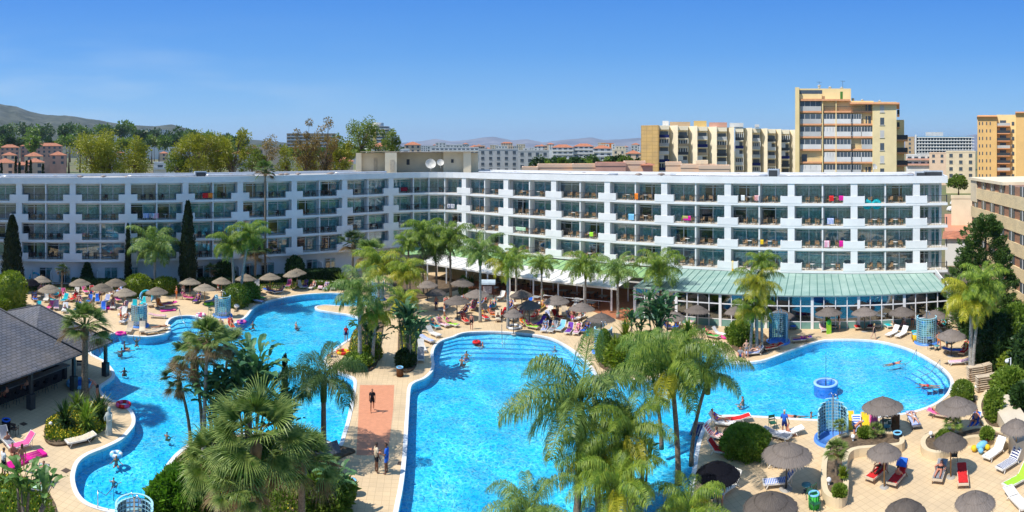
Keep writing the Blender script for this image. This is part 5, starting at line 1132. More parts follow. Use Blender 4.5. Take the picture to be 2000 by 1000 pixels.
q = MB(); q.box(-38.5,-38.2,18,34.5,0,2.8); q.box(-37.9,-37.5,19,34,.9,.95); q.box(-37.9,-37.5,19,34,1.5,1.55); bp('back_wall', q, M('bar_back', (.10,.08,.07), var=.3))
rg = random.Random(3)
for i in range(40):
    q = MB(); yy = 19.3+i*.37; q.lathe([(.045,0),(.045,.18),(.015,.24),(.015,.32)], 8, (-37.7,yy,(.95 if i % 2 else 1.55)), cap=True); o = tag(mk('bottle', q.mesh('bottle', fab(rg.choice(['green','maroon','brown','white','orange','navy'])))), 'small bottle on the back shelves of the pool bar', 'bottle', 'bottles on the bar shelves')
q = MB(); q.box(-37.4,-36.6,27,30,0,.95); q.box(-37.4,-36.6,27.3,28.6,.95,1.4); bp('cabinet', q, STEEL)
stl = thing('bar_stool', '', 'bar stool'); q = MB(); q.lathe([(0,.76),(.19,.76),(.20,.80),(.17,.83),(0,.83)], 14); part('seat', q, fab('black'), stl)
for a in range(4): q = MB(); an = pi/4+a*pi/2; q.tube([(.12*cos(an),.12*sin(an),.76),(.24*cos(an),.24*sin(an),0)], .015, 5); part('leg', q, DARKM, stl)
q = MB(); q.torus((0,0,.3), .18, .012, 16, 5); part('footrest', q, DARKM, stl); q = MB(); q.box(-.18,.18,.15,.18,.85,1.15); part('backrest', q, fab('black'), stl); SL = Proto(stl)
for i in range(11): SL.put((-32.95,24.2+i*1.02,0), -pi/2, f'black bar stool, {ORD[i]} from the near end of the bar counter', 'stools along the bar counter')
for i, (k, wr, sk, l) in enumerate([(0,(('shirt','white'),('shorts','navy')),1,'person in a white shirt on a stool at the near end of the bar'),(1,bik('pink'),1,'woman in a pink bikini on a stool at the bar'),(5,sw('maroon'),2,'tanned bare-backed man on a stool at the bar in maroon trunks'),(7,(('shorts','grey'),),2,'bare-backed man in grey shorts on a bar stool')]):
    p = V((-32.95,24.2+k*1.02,.76)); person('squat', p, pi/2, l, wr, 'dark', sk, 1.0)
rngk = thing('kiddie_pool', 'round blue paddling basin on the bar terrace', 'paddling pool', G(156,752)); q = MB(); q.torus((0,0,.16), .95, .16, 28, 8); part('rim', q, fab('skyblue'), rngk); q = MB(); q.lathe([(.9,.1),(0,.1)], 24); part('floor', q, fab('blue'), rngk)
tk = thing('roofed_sign', 'little slate-roofed stand by the near corner of the left pool', 'stand', G(640,925)); q = MB(); q.add([(-.95,-.6,1.6),(.95,-.6,1.6),(.95,0,2.25),(-.95,0,2.25),(-.95,.6,1.6),(.95,.6,1.6)], [(0,1,2,3),(3,2,5,4)]); q.add([(-.95,-.6,1.54),(.95,-.6,1.54),(.95,0,2.19),(-.95,0,2.19),(-.95,.6,1.54),(.95,.6,1.54)], [(3,2,1,0),(4,5,2,3)]); part('roof', q, M('slate_plain', (.10,.105,.12), var=.3, scale=8), tk); tk.scale = (.7,.7,.8)
for x in (-.8,.8): q = MB(); q.box(x-.05,x+.05,-.05,.05,0,2.1); part('post', q, DARKM, tk)
q = MB(); q.box(-.75,.75,-.03,.03,.8,1.7); part('board', q, M('dark_wood', (.1,.03,.02)), tk); tk.rotation_euler[2] = .9
# ---------------------------------------------------------------- balcony furniture and hung laundry
q = MB()
q.box(-.24,.24,-.22,.22,.40,.45); q.box(-.24,.24,-.25,-.20,.45,.84); q.box(-.27,-.22,-.22,.2,.60,.64); q.box(.22,.27,-.22,.2,.60,.64)
for x in (-.22,.22):
    for y in (-.2,.18): q.box(x-.025,x+.025,y-.025,y+.025,0,.62)
BCH = {k: q.mesh('balcony_chair', m2) for k, m2 in (('tan', WICK), ('dark', M('dark_wicker', (.09,.06,.045), var=.3, scale=30)))}
q = MB(); q.lathe([(0,.68),(.32,.68),(.32,.71),(0,.71)], 14); q.lathe([(.03,0),(.03,.68)], 6); q.lathe([(0,.03),(.2,.03),(.2,0)], 10); BTB = q.mesh('balcony_table', M('table_white', (.7,.7,.68)))
def unitwords(k, bi, u, nu):
    wing = 'left' if bi < 9 else 'right'; b = (8-bi) if bi < 8 else bi-9
    bay = 'corner bay' if bi == 8 else (f'{ORD[b]} bay {"left" if bi < 8 else "right"} of the corner')
    return f'{FLN[k]} row, {bay}', (['left room','right room'][u] if nu == 2 else ['far left','left middle','right middle','far right'][u]+' room')
nch = 0; rg = random.Random(9)
units.sort(key=lambda q: -q[1])
for (k, bi, u, e0, e1, z, nu) in units:
    a, b = unitwords(k, bi, u, nu); mid = (e0+e1)/2; col = 'tan' if (bi > 8 or rg.random() < .25) else 'dark'; dirv = W(mid+.5,0,0)-W(mid-.5,0,0); an = atan2(dirv.y, dirv.x)
    spots = [(.25,.5), (.62,.45)] if nu == 2 else [(.5,.5)]
    for j, (f, o) in enumerate(spots):
        if nch >= 262 or rg.random() < (.06 if bi > 8 else .35): continue
        e = (e0+.55 if j == 0 else e0+1.75) if u == 1 else (e1-.55 if j == 0 else e1-1.75); p = W(e, -.72+rg.uniform(-.1,.15), z); p.z = z + .0068*p.x; nch += 1
        o_ = mk('balcony_chair', BCH[col], None, p, an + pi + rg.uniform(-.7,.7) + (.9 if (j == 0) != (u == 1) else -.9)); tag(o_, f'{"tan" if col=="tan" else "dark"} chair {"by the divider" if j==0 else "off the divider"}, {a}, {b}', 'chair', 'chairs on the hotel balconies')
    if rg.random() < .5 and nu == 2:
        p = W(e0+1.15 if u == 1 else e1-1.15, -.65, z); p.z = z+.0068*p.x; tag(mk('balcony_table', BTB, None, p), f'small white table, {a}, {b}', 'table', 'tables on the hotel balconies')
def hung(px, k, wd, ht, col, label, tilt=0):
    wd *= .8; ht *= .8; s = s_at(px); z = Z1+k*ST+.32+.93; q = MB(); c = W(s, .0, z); vs = []
    n = 10
    for i in range(n+1):
        ss = s-wd/2+wd*i/n; 
        for j in range(5): o = .03+.025*sin(i*1.9)*(j/4); vs.append(W(ss, o, z-ht*j/4)-c)
        vs.append(W(ss,-.05,z+.015)-c)
    q.add(vs, [(i*6+j,i*6+j+1,(i+1)*6+j+1,(i+1)*6+j) for i in range(n) for j in range(4)] + [(i*6+5,i*6,(i+1)*6,(i+1)*6+5) for i in range(n)], 0, True); o = tag(mk('hung_towel', q.mesh('hung_towel', fab(col)), None, c), label, 'towel', 'towels hung over balcony rails'); return o
for a in [(401,3,1.0,.9,'red','red towel hung on the top balcony row of the left wing'),(411,3,.8,.85,'orange','orange towel hung beside a red one on the top row'),(285,2,1.0,.8,'blue/white','blue and white striped towel, left of three on the left wing'),(295,2,.7,.8,'navy/white','navy and white towel, middle of three on the left wing'),
    (304,2,1.0,.9,'pink/white','pink and white striped towel, right of three on the left wing'),(299,2,.5,.5,'skyblue','sky blue cloth among the striped towels on the left wing'),(789,3,1.4,.8,'maroon','maroon towels left of the hotel inner corner, top row'),(881,2,1.6,.8,'navy/white','patterned navy cloth right of the inner corner'),(1243,3,.6,1.0,'orange','orange towel hung on the right wing top row'),
    (1233,2,1.0,1.0,'skyblue','bright blue towel on the third row of the right wing'),(1017,1,2.2,.6,'green/white','green and white cloths on the second row of the right wing'),(1342,2,1.2,.7,'magenta','magenta float and cloth on the third row of the right wing'),(1339,2,1.0,.4,'lime','lime cloth under the magenta one'),(1478,3,.7,.8,'red/white','red and white ring towel on the top row beside the divider'),
    (1451,3,.6,.8,'white','white patterned cloth on the top row'),(1622,2,1.0,.9,'blue/white','blue and white cloth on the third row near the right end'),(1615,1,.8,1.0,'pink/white','pink patterned towel on the second row near the right end'),(1643,1,.6,.9,'magenta','magenta cloth on the second row near the right end'),(1643,3,.7,.7,'magenta','magenta cloth on the top row near the blue rings'),
    (1624,3,.7,.8,'red','red cloth on the top row near the blue rings'),(858,1,.8,.7,'white','white towel in the corner on the second row'),(1155,1,.7,.7,'lime','lime cloth on the second row, fourth bay right'),(1425+6,0,.3,1.6,'yellow','narrow yellow cloth on the lowest row behind the yellow palm'),(1488,1,.5,.7,'yellow','yellow cloth on the second row above the yellow palm'),
    (62,None,0,0,'',''),]:
    if a[1] is not None: hung(*a)
for px, w_, c, l in ((56,1.5,'navy','navy towel on the ground terrace rail at far left'),(66,1.0,'white','white towel on the ground terrace rail at far left'),(92,1.0,'red','red towel on the ground terrace rail at far left')):
    s = s_at(px); q = MB(); c_ = W(s,1.6,.9); 
    q.hexa([W(s+sx*w_/2,o,z)-c_ for z in (.45,.93) for sx,o in ((-1,1.62),(1,1.62),(1,1.68),(-1,1.68))]); tag(mk('hung_towel', q.mesh('hung_towel', fab(c)), None, c_), l, 'towel', 'towels hung over balcony rails')
q = MB(); 
for sx in (-.42,.42): q.torus((sx,0,.45), .30, .17, 20, 8, M=Matrix.Rotation(radians(90),4,'X') @ Matrix.Translation((0,0,0)) if False else Matrix(((1,0,0,0),(0,0,1,0),(0,1,0,0),(0,0,0,1))))
for i in range(len(q.v)): pass
p = W(s_at(1703), .12, Z1+3*ST+.5); o = small('inflatable_rings', 'inflatable', 'double turquoise inflatable rings on the top balcony row near the right end', p, q, fab('teal')); o.rotation_euler[2] = atan2(UR.y, UR.x); o.scale = (1.35,1.2,1.35); o.location.z -= .35
# terrace rail of the left wing
tr_ = thing('terrace_railing', 'white tube railing along the ground-floor terraces of the left wing', 'railing', W(s_at(300),1.65,0)); c_ = tr_.location.copy(); sa, sb = s_at(20), s_at(665)
for z in (.9,.5): q = MB(); q.tube([W(sa+(sb-sa)*i/20,1.65,z)-c_ for i in range(21)], .03, 5); part('rail', q, WHITE2, tr_)
for i in range(40): p = W(sa+(sb-sa)*i/39,1.65,0)-c_; q = MB(); q.tube([V((p.x,p.y,0)), V((p.x,p.y,.95))], .025, 4); part('post', q, WHITE2, tr_)
# ---------------------------------------------------------------- vegetation
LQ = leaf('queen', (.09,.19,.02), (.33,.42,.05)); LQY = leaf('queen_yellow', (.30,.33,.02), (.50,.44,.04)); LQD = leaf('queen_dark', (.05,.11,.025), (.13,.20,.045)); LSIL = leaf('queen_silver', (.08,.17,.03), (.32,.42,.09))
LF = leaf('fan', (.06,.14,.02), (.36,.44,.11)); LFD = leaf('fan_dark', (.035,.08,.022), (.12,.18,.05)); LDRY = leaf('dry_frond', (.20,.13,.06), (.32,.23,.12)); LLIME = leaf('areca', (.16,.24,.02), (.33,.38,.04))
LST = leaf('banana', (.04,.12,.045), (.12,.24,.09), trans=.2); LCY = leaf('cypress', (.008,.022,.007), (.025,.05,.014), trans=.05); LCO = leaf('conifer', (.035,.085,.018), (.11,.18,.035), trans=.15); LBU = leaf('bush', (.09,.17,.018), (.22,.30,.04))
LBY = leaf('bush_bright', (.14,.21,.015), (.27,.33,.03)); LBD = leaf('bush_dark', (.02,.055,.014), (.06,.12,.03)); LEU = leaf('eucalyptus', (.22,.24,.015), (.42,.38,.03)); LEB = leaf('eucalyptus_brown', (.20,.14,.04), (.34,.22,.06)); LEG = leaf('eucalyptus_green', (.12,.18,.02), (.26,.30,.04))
def orth(d):
    a = V((0,0,1)) if abs(d.z) < .95 else V((1,0,0)); u = d.cross(a).normalized(); return u, d.cross(u).normalized()
def frond(q, az, el, Ln, droop, rg, leaf_l=.62, n=34, m=0, lw=.02, grav=.75, plane=0):
    h = V((cos(az), sin(az), 0)); side = V((-sin(az), cos(az), 0)); p = V((0,0,0)); e = el; pts = []; K = 14; tw = rg.uniform(-.3,.3)
    for i in range(K+1):
        pts.append((p.copy(), h*cos(e)+V((0,0,sin(e))))); p = p + (h*cos(e)+V((0,0,sin(e))))*(Ln/K); e -= droop/K*(.4+1.3*i/K)
    q.tube([a for a, b in pts], [.035*(1-.8*i/K) for i in range(K+1)], 4, m, cap=False)
    for i in range(n):
        u = .14 + .86*i/n; k = u*K; a = int(k); fx = k-a
        if a >= K: a, fx = K-1, 1
        P = pts[a][0].lerp(pts[a+1][0], fx); T = pts[a][1]; up = side.cross(T) * -1
        ll = leaf_l*(.45+.9*sin(pi*min(1,u*.85+.12)))*rg.uniform(.85,1.15)
        for sg in (-1,1):
            for lay in range(2):
                d = (side*sg*(.9+.15*lay) + T*(.45+rg.uniform(-.25,.3)) + V((0,0,1))*(.4-.95*lay*rg.random()+rg.uniform(-.25,.25)+tw*sg)).normalized(); dd = (d + V((0,0,-1))*grav*rg.uniform(.8,1.3)).normalized(); d3 = (dd + V((0,0,-1))*grav*1.4).normalized()
                wv = T.cross(d).cross(d).normalized()*lw if T.cross(d).length > .01 else T*lw
                a0 = P; a1 = P + d*ll*.35; a2 = a1 + dd*ll*.35; a3 = a2 + d3*ll*.35
                q.add([a0-wv*.5, a0+wv*.5, a1+wv, a1-wv, a2+wv*.8, a2-wv*.8, a3], [(0,1,2,3),(3,2,4,5),(5,4,6)], m)
def queen_crown(seed, nf=20, n=34, mats=1, Ln=3.0, yellow=.0, upright=1.0, leaf_l=.62):
    rg = random.Random(seed); q = MB()
    for i in range(nf):
        u = i/(nf-1); az = i*2.399+rg.uniform(-.25,.25); el = radians(82-88*u)*upright+rg.uniform(-.12,.12)
        m = 1 if rg.random() < yellow*(1 if u > .45 else .25) else 0
        frond(q, az, el, Ln*rg.uniform(.8,1.1)*(.75+.3*sin(pi*min(1,u+.25))), radians(118-25*u)*rg.uniform(.85,1.25), rg, leaf_l, n, m, .012 if n > 45 else .018, grav=rg.uniform(.8,1.7))
    q.lathe([(.16,-1.0),(.19,-.6),(.13,-.1),(.05,.35)], 8, m=0); return q
def fan(q, base, d, r, rg, m=0, droopy=.5, n=24, span=1.45):
    d = d.normalized()
    if abs(d.z) < .98: sd = d.cross(V((0,0,1))).normalized(); up = sd.cross(d).normalized()
    else: sd, up = orth(d)
    c = base; tl = rg.uniform(-.35,.35); sd, up = sd*cos(tl)+up*sin(tl), up*cos(tl)-sd*sin(tl)
    for i in range(n):
        t0 = -span+2*span*i/n; t1 = -span+2*span*(i+1)/n; tm = (t0+t1)/2+rg.uniform(-.02,.02)
        rr = r*(.78+.25*cos(tm*.8))*rg.uniform(.85,1.12); g = V((0,0,-1))*droopy*rr
        f = lambda t, R, z: c + (d*cos(t)+sd*sin(t))*R + up*z
        hw = (t1-t0)*.5; b0, b1 = f(tm-hw*.8,.34*rr,-.02*r), f(tm+hw*.8,.34*rr,-.02*r); a = f(tm,.34*rr,.03*r)
        k = .40; c0, c1 = f(tm-hw*k,.72*rr,0)+g*.06, f(tm+hw*k,.72*rr,0)+g*.06; tip = f(tm,rr,-.03*r)+g*rg.uniform(.12,.5)
        q.add([c,b0,a,b1,c0,c1,tip], [(0,1,2),(0,2,3),(1,4,2),(2,4,5),(2,5,3),(4,6,5)], m)
def fan_crown(seed, nf=30, R=1.0, dry=.15, pet=1.0, droopy=.5, n=22):
    rg = random.Random(seed); q = MB()
    for i in range(nf):
        u = i/(nf-1); az = i*2.399+rg.uniform(-.3,.3); el = radians(84-104*u)+rg.uniform(-.25,.25); h = V((cos(az),sin(az),0)); d = h*cos(el)+V((0,0,sin(el)))
        L_ = pet*rg.uniform(.8,1.15); mid = d*L_*.5+V((0,0,.06)); end = d*L_ - V((0,0,.08*L_)); m = 1 if u > .75 and rg.random() < dry*4 else 0
        q.tube([(0,0,0), mid, end], [.035,.022,.016], 4, m, cap=False); e2 = el-.35; fan(q, end, h*cos(e2)+V((0,0,sin(e2))), R*rg.uniform(.85,1.1), rg, m, droopy, n)
    q.lathe([(.22,-.7),(.27,-.3),(.15,.1),(0,.3)], 8, m=1); return q
def trunkmb(p1, r0, r1, lean=0, rings=.1, rg=rnd, n=10, flare=1.3):
    q = MB(); k = max(6, int(p1.length/.35)); pts = []; rs = []
    for i in range(k+1):
        u = i/k; p = p1*u; p = V((p.x*(u**.8) if u else 0, p.y*(u**.8) if u else 0, p.z)); pts.append(p); rs.append((r0+(r1-r0)*u)*(1+(flare-1)*max(0,1-u*6))*(1+rings*((i%2)-.5)*.5))
    q.tube(pts, rs, n); return q
CR = {}
def crown(kind):
    if kind in CR: return CR[kind]
    k = {'q1': lambda: (queen_crown(11), [LQ, LQY]), 'q2': lambda: (queen_crown(12, 18), [LQ, LQY]), 'qs': lambda: (queen_crown(13, 17), [LSIL, LQ]), 'qy': lambda: (queen_crown(14, 20, yellow=.55), [LQ, LQY]), 'qd': lambda: (queen_crown(15, 18), [LQD, LQ]),
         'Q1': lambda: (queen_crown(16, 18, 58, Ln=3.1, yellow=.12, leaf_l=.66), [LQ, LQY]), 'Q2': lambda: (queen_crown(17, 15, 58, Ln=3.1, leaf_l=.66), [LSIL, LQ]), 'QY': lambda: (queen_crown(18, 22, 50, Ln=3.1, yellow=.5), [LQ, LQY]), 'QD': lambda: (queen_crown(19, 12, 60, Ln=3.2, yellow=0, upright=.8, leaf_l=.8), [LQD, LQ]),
         'ar': lambda: (queen_crown(20, 24, 28, yellow=.8, Ln=2.6, upright=1.0), [LLIME, LQY]),
         'f1': lambda: (fan_crown(21), [LF, LDRY]), 'f2': lambda: (fan_crown(22, 26, dry=.25), [LFD, LDRY]), 'F1': lambda: (fan_crown(23, 22, 1.5, pet=1.3, droopy=.38, n=28, dry=.1), [LF, LDRY]), 'F2': lambda: (fan_crown(24, 34, 1.0, dry=.22, droopy=.8, n=28), [LF, LDRY]), 'fs': lambda: (fan_crown(25, 26, .8, pet=.7, dry=.05, droopy=.2), [LF, LDRY])}[kind]()
    q, mats = k; R = max(sqrt(v[0]**2+v[1]**2) for v in q.v); CR[kind] = (q.mesh('crown', mats), R*.88); return CR[kind]
def palm(xb, yb, xc, yc, w, kind, label, D=None, r=.16, bark=None, cat='palm tree', nm='palm_tree', zs=1.0, rz=None, dry=False):
    p = AT(xb, D) if D else G(xb, yb); D_ = hypot(p.x, p.y); z = ZP(yc, D_); c = AT(xc, D_, z)
    me, R0 = crown(kind); s = w/2*D_/F/R0
    t_ = thing(nm, label, cat, p, 0, 'palms'); c1 = c-p; q = trunkmb(V((c1.x,c1.y,c1.z-.2*s)), r, r*.72); part('trunk', q, bark or BARKG, t_)
    if dry: # skirt of dead leaves
        q = MB(); rg = random.Random(int(xb)); 
        for i in range(22): a = i*2.4; fan(q, V((c1.x,c1.y,c1.z-.3-.8*rg.random()*s)), V((cos(a)*.6,sin(a)*.6,-1)), .75*s, rg, 0, .3, 10, .6)
        part('dry_skirt', q, LDRY, t_)
    o = mk('crown', me, t_, c1); o.scale = (s,s,s*zs); o.rotation_euler[2] = rz if rz is not None else (xb*.37) % 6.28
    return t_
palm(303,566,301,487,120,'qs','silvery feather palm with a drooping crown left of the thick cypress',r=.2)
palm(457,588,452,482,95,'q1','feather palm with a pale trunk, left of the twin trunks',r=.2); palm(470,590,486,462,90,'q2','feather palm with a blue-grey trunk, right of the twin trunks',r=.2)
palm(518,551,518,334,56,'f1','very tall slender fan palm rising above the left wing roof',r=.17,bark=BARK); palm(498,556,500,492,72,'f2','brown-trunked fan palm beside the tall slender palm',r=.2,bark=BARK)
palm(688,560,690,478,72,'f2','dark fan palm at the left wing lowest balconies',r=.2,bark=BARK); palm(722,575,722,498,84,'f1','bright fan palm before the restaurant doorway',r=.2,bark=BARK)
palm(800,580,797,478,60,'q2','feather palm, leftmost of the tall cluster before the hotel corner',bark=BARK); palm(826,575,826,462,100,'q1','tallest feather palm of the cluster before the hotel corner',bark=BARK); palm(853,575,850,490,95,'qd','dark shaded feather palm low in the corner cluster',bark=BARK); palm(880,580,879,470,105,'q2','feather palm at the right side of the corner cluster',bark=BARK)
palm(740,600,740,522,105,'ar','yellow-green clumping palm in front of the restaurant doorway',r=.1); palm(795,612,795,535,85,'ar','yellow-green clumping palm left of the corner cluster',r=.1); palm(790,640,788,590,75,'ar','low lime clumping palm above the banana plants',r=.1)
palm(703,716,702,580,135,'qs','drooping silvery palm on the bed between the pools',r=.2); palm(728,712,735,618,90,'qy','ochre-tinged feather palm beside the drooping silvery palm',r=.16)
palm(938,629,938,497,105,'qs','feather palm on the leftmost of the bare trunks before the terrace',r=.17); palm(992,641,991,520,92,'qy','yellowish feather palm on the second bare trunk before the terrace',r=.17); palm(1008,585,1008,502,60,'qy','yellow-green feather palm behind the second bare trunk',r=.15)
palm(1058,600,1058,520,72,'q2','small feather palm in front of the white canopy, third trunk',r=.13); palm(1143,606,1144,525,92,'q1','feather palm in front of the white canopy, fourth trunk',r=.15); palm(1207,622,1206,534,96,'qs','feather palm with a grey trunk at the left end of the glass restaurant',r=.17); palm(1290,622,1288,528,110,'q1','feather palm with a short thick trunk over the restaurant eave',r=.22,bark=BARK)
palm(1478,690,1478,560,115,'QY','leaning palm with yellow fronds, right stem of the group by the right pool',r=.17); palm(1466,692,1470,610,100,'QY','low yellow-fronded palm, left stem of the group by the right pool',r=.15,rz=2.); palm(1488,688,1488,515,70,'q1','uppermost green crown of the yellow palm group by the right pool',r=.14)
palm(1896,738,1898,590,135,'QY','big yellow-green feather palm before the dark conifer',r=.22); palm(1900,742,1920,555,110,'q1','green feather palm crown rising out of the big yellow palm',r=.15)
palm(166,776,166,640,128,'F2','large fan palm standing beside the slate roof of the bar',r=.3,bark=BARK)
palm(632,886,632,745,205,'QD','dark drooping feather palm beside the terracotta path',r=.19,bark=BARK)
palm(396,0,380,700,125,'f2','tall fan palm with dead leaves on the planted island, left',D=38,r=.13,bark=BARK,dry=True); palm(398,0,405,668,125,'F2','tallest fan palm of the planted island',D=36.5,r=.14,bark=BARKG); palm(372,0,350,742,90,'f2','leaning fan palm at the left of the planted island',D=38.5,r=.12,bark=BARK,dry=True); palm(430,0,447,682,110,'f1','pale fan palm behind the tallest on the planted island',D=40,r=.12)
palm(500,0,500,860,238,'F1','huge fan palm with pale green blades at the bottom of the view',D=27,r=.3,bark=BARK); palm(590,0,588,905,180,'F2','fan palm with grey-green blades right of the huge one',D=28,r=.2,bark=BARK); palm(425,0,425,905,170,'F1','fan palm with pale blades left of the huge one',D=29,r=.2,bark=BARK,rz=2.4); palm(470,0,462,960,150,'F2','lower fan palm under the huge one at the bottom of the view',D=26,r=.2,bark=BARK)
palm(1128,0,1135,800,300,'Q2','large foreground feather palm over the middle pool, left of three',D=31,r=.2,bark=BARK); palm(1235,0,1225,850,210,'Q1','foreground feather palm at the bottom, middle of three',D=29,r=.2,bark=BARK,rz=1.0); palm(1325,0,1312,730,240,'Q1','tallest foreground feather palm between the two right pools',D=34,r=.17,bark=BARK); palm(1350,0,1382,735,165,'Q2','feather palm reaching over the right pool, rightmost of the foreground group',D=36,r=.13,bark=BARK,rz=.4); palm(1292,0,1268,700,150,'Q2','slim feather palm behind the tallest foreground palm',D=38,r=.13,bark=BARK)
palm(1040,0,1035,1010,190,'Q2','feather palm crown cut by the bottom edge over the middle pool',D=27,r=.15,bark=BARK) ; palm(1350,0,1345,1000,170,'Q1','feather palm crown cut by the bottom edge beside the black parasol',D=28,r=.15,bark=BARK,rz=3.)
palm(1205,0,1205,955,200,'Q1','low feather palm at the bottom edge between the foreground trunks',D=27,r=.15,bark=BARK,rz=.7)
palm(1170,0,1165,905,190,'QY','yellowing lower fronds of a short palm below the large left foreground palm',D=29.5,r=.2,bark=BARK,rz=2.)
palm(1633,945,1633,880,58,'fs','small fan palm in the curved planter of the sunken patio',r=.1,bark=BARK); palm(1639,868,1640,832,34,'fs','tiny fan palm before the large glass-block shower',r=.05); palm(1711,868,1711,842,40,'fs','tiny fan palm by the brown-legged loungers above the patio',r=.05); palm(1861,868,1862,828,46,'fs','tiny fan palm on the rear patio planter below the large parasol',r=.06)
palm(121,568,121,527,30,'f2','small fan palm at the ground windows of the left wing',r=.15,bark=BARK); palm(413,560,413,527,34,'f2','small dark yucca-like palm right of the thick cypress',r=.1,bark=BARK)
# clumps of small leaves
def diam(q, p, d, l, w, rg, m=0):
    u, v = orth(d); a = rg.random()*6.28; s = (u*cos(a)+v*sin(a))*w; q.add([p, p+d*l*.5+s, p+d*l, p+d*l*.5-s], [(0,1,2,3)], m)
def rdir(rg): 
    z = rg.uniform(-1,1); a = rg.random()*6.283; r = sqrt(1-z*z); return V((r*cos(a), r*sin(a), z))
def cypress(xb, yb, ytop, wpx, label, seed):
    p = G(xb, yb); D_ = hypot(p.x,p.y); H_ = ZP(ytop, D_); R = wpx/2*D_/F; rg = random.Random(seed); t_ = thing('cypress_tree', label, 'cypress', p); q = MB(); q.tube([(0,0,0),(0,0,H_*.8)], [.18,.05], 7); part('trunk', q, WOOD, t_)
    q = MB(); prof = lambda u: R*(min(1,.55+u*3))*(1-u)**.55*(1.0+.0*u)
    vs = []; K, n = 22, 16
    for i in range(K+1):
        u = i/K
        for j in range(n): a = 2*pi*j/n; r = prof(u)*.88*(1+.12*sin(7*a+i)+rg.uniform(-.08,.08)); vs.append((r*cos(a), r*sin(a), .3+u*(H_-.4)))
    q.add(vs, [(i*n+j,i*n+(j+1)%n,(i+1)*n+(j+1)%n,(i+1)*n+j) for i in range(K) for j in range(n)])
    for i in range(int(900*H_*max(R,.35)/3)):
        u = rg.random()**1.1; a = rg.random()*6.283; bump = 1+.13*sin(5*a+u*20); r = prof(u)*bump*rg.uniform(.85,1.03); diam(q, V((r*cos(a), r*sin(a), .3+u*(H_-.4))), (V((cos(a)*.45,sin(a)*.45,1))).normalized(), rg.uniform(.2,.42), .07, rg)
    part('crown', q, LCY, t_)
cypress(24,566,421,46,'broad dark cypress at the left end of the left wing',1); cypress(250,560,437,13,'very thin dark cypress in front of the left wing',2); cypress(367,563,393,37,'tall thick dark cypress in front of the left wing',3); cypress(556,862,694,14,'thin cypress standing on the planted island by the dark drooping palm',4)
def blobtree(xb, D, xc, ytop, ybot, wpx, label, seed, mat, nclump=26, nleaf=150, ls=.28, trunk=True, nm='broad_tree', cat='tree', dens=.55, zbase=0, bark=WOOD, flat=1.0):
    p = AT(xb, D, zbase); rg = random.Random(seed); zt, zb = ZP(ytop, D)-zbase, ZP(ybot, D)-zbase; R = wpx/2*D/F; cz = (zt+zb)/2; hz = (zt-zb)/2; cx = AT(xc, D)-AT(xb, D); t_ = thing(nm, label, cat, p); q = MB(); tr = MB()
    if trunk: tr.tube([(0,0,0),(cx.x*.3,cx.y*.3,zb*.6+.5),(cx.x,cx.y,max(zb,1)+hz*.5)], [.3+.02*zt,.22,.12], 8)
    for c in range(nclump):
        d = rdir(rg); k = rg.uniform(.35,.98); o = V((d.x*R*k, d.y*R*k, d.z*hz*k*flat)); cc = V((cx.x,cx.y,cz))+o; rr = R*rg.uniform(.20,.36)*(1 if nclump > 12 else 1.4); rz_ = min(rr, hz*.5)
        if trunk: a0 = V((cx.x,cx.y,max(zb,1)))+V((0,0,rg.random()*hz*.6)); tr.tube([a0, a0.lerp(cc,.5)+V((0,0,.1)), cc], [.11,.07,.02], 5, cap=False)
        for i in range(nleaf):
            dd = rdir(rg); w_ = rg.random()**dens; pp_ = cc+V((dd.x*rr, dd.y*rr, dd.z*rz_))*w_; diam(q, pp_, (dd+V((0,0,-.2))).normalized(), ls*rg.uniform(.7,1.4), ls*.3, rg)
    if trunk: part('trunk', tr, bark, t_)
    part('crown', q, mat, t_); return t_
blobtree(185,135,184,256,340,112,'yellow-green feathery tree behind the left wing roof, leftmost',31,LEU,30,200,.42); blobtree(205,133,210,285,345,70,'low part-hidden yellow-green tree right of the leftmost one behind the roof',32,LEU,16,180,.42); blobtree(265,138,265,272,345,84,'second yellow-green feathery tree behind the left wing roof',33,LEU,24,180,.42)
blobtree(395,125,385,246,345,92,'tall ochre-green tree behind the roof box, left crown',34,LEU,26,200,.38); blobtree(440,126,455,245,345,76,'tall ochre-green tree behind the left wing, slender right crown',35,LEU,22,170,.38); blobtree(348,128,345,298,345,62,'low green tree behind the left wing between two tall ones',36,LEG,14,180,.4)
blobtree(520,135,518,258,345,58,'sparse thin tree above the tall slender palm',37,LEB,14,120,.34); blobtree(600,122,597,234,345,58,'brownish airy tree behind the left wing, left of two',38,LEB,26,110,.34); blobtree(630,124,636,232,345,56,'brownish airy tree behind the left wing, right of two',39,LEB,24,110,.34); blobtree(590,128,595,290,345,62,'low brown-green tree under the two airy brown ones',40,LEU,18,130,.34)
blobtree(700,130,705,232,300,80,'bright green tree left of the round high-rise',41,LEG,22,150,.38); blobtree(680,128,672,275,345,56,'bright yellow-green tree left of the beige penthouse',42,LEU,18,150,.38); blobtree(765,140,766,242,300,50,'green tree right of the round high-rise above the penthouse',43,LEG,16,140,.38); blobtree(745,136,738,262,300,40,'small green tree before the round high-rise',44,LEG,9,110,.36)
blobtree(425,130,420,256,345,90,'dense ochre tree between the tall crowns behind the roof box',47,LEU,24,190,.4); blobtree(655,132,658,255,345,46,'green-brown tree between the airy and the bright green trees',48,LEG,12,150,.38); blobtree(490,133,492,272,345,60,'olive tree left of the tall slender palm',49,LEG,14,150,.38); blobtree(560,134,560,285,345,56,'ochre tree right of the tall slender palm',50,LEU,12,130,.38)
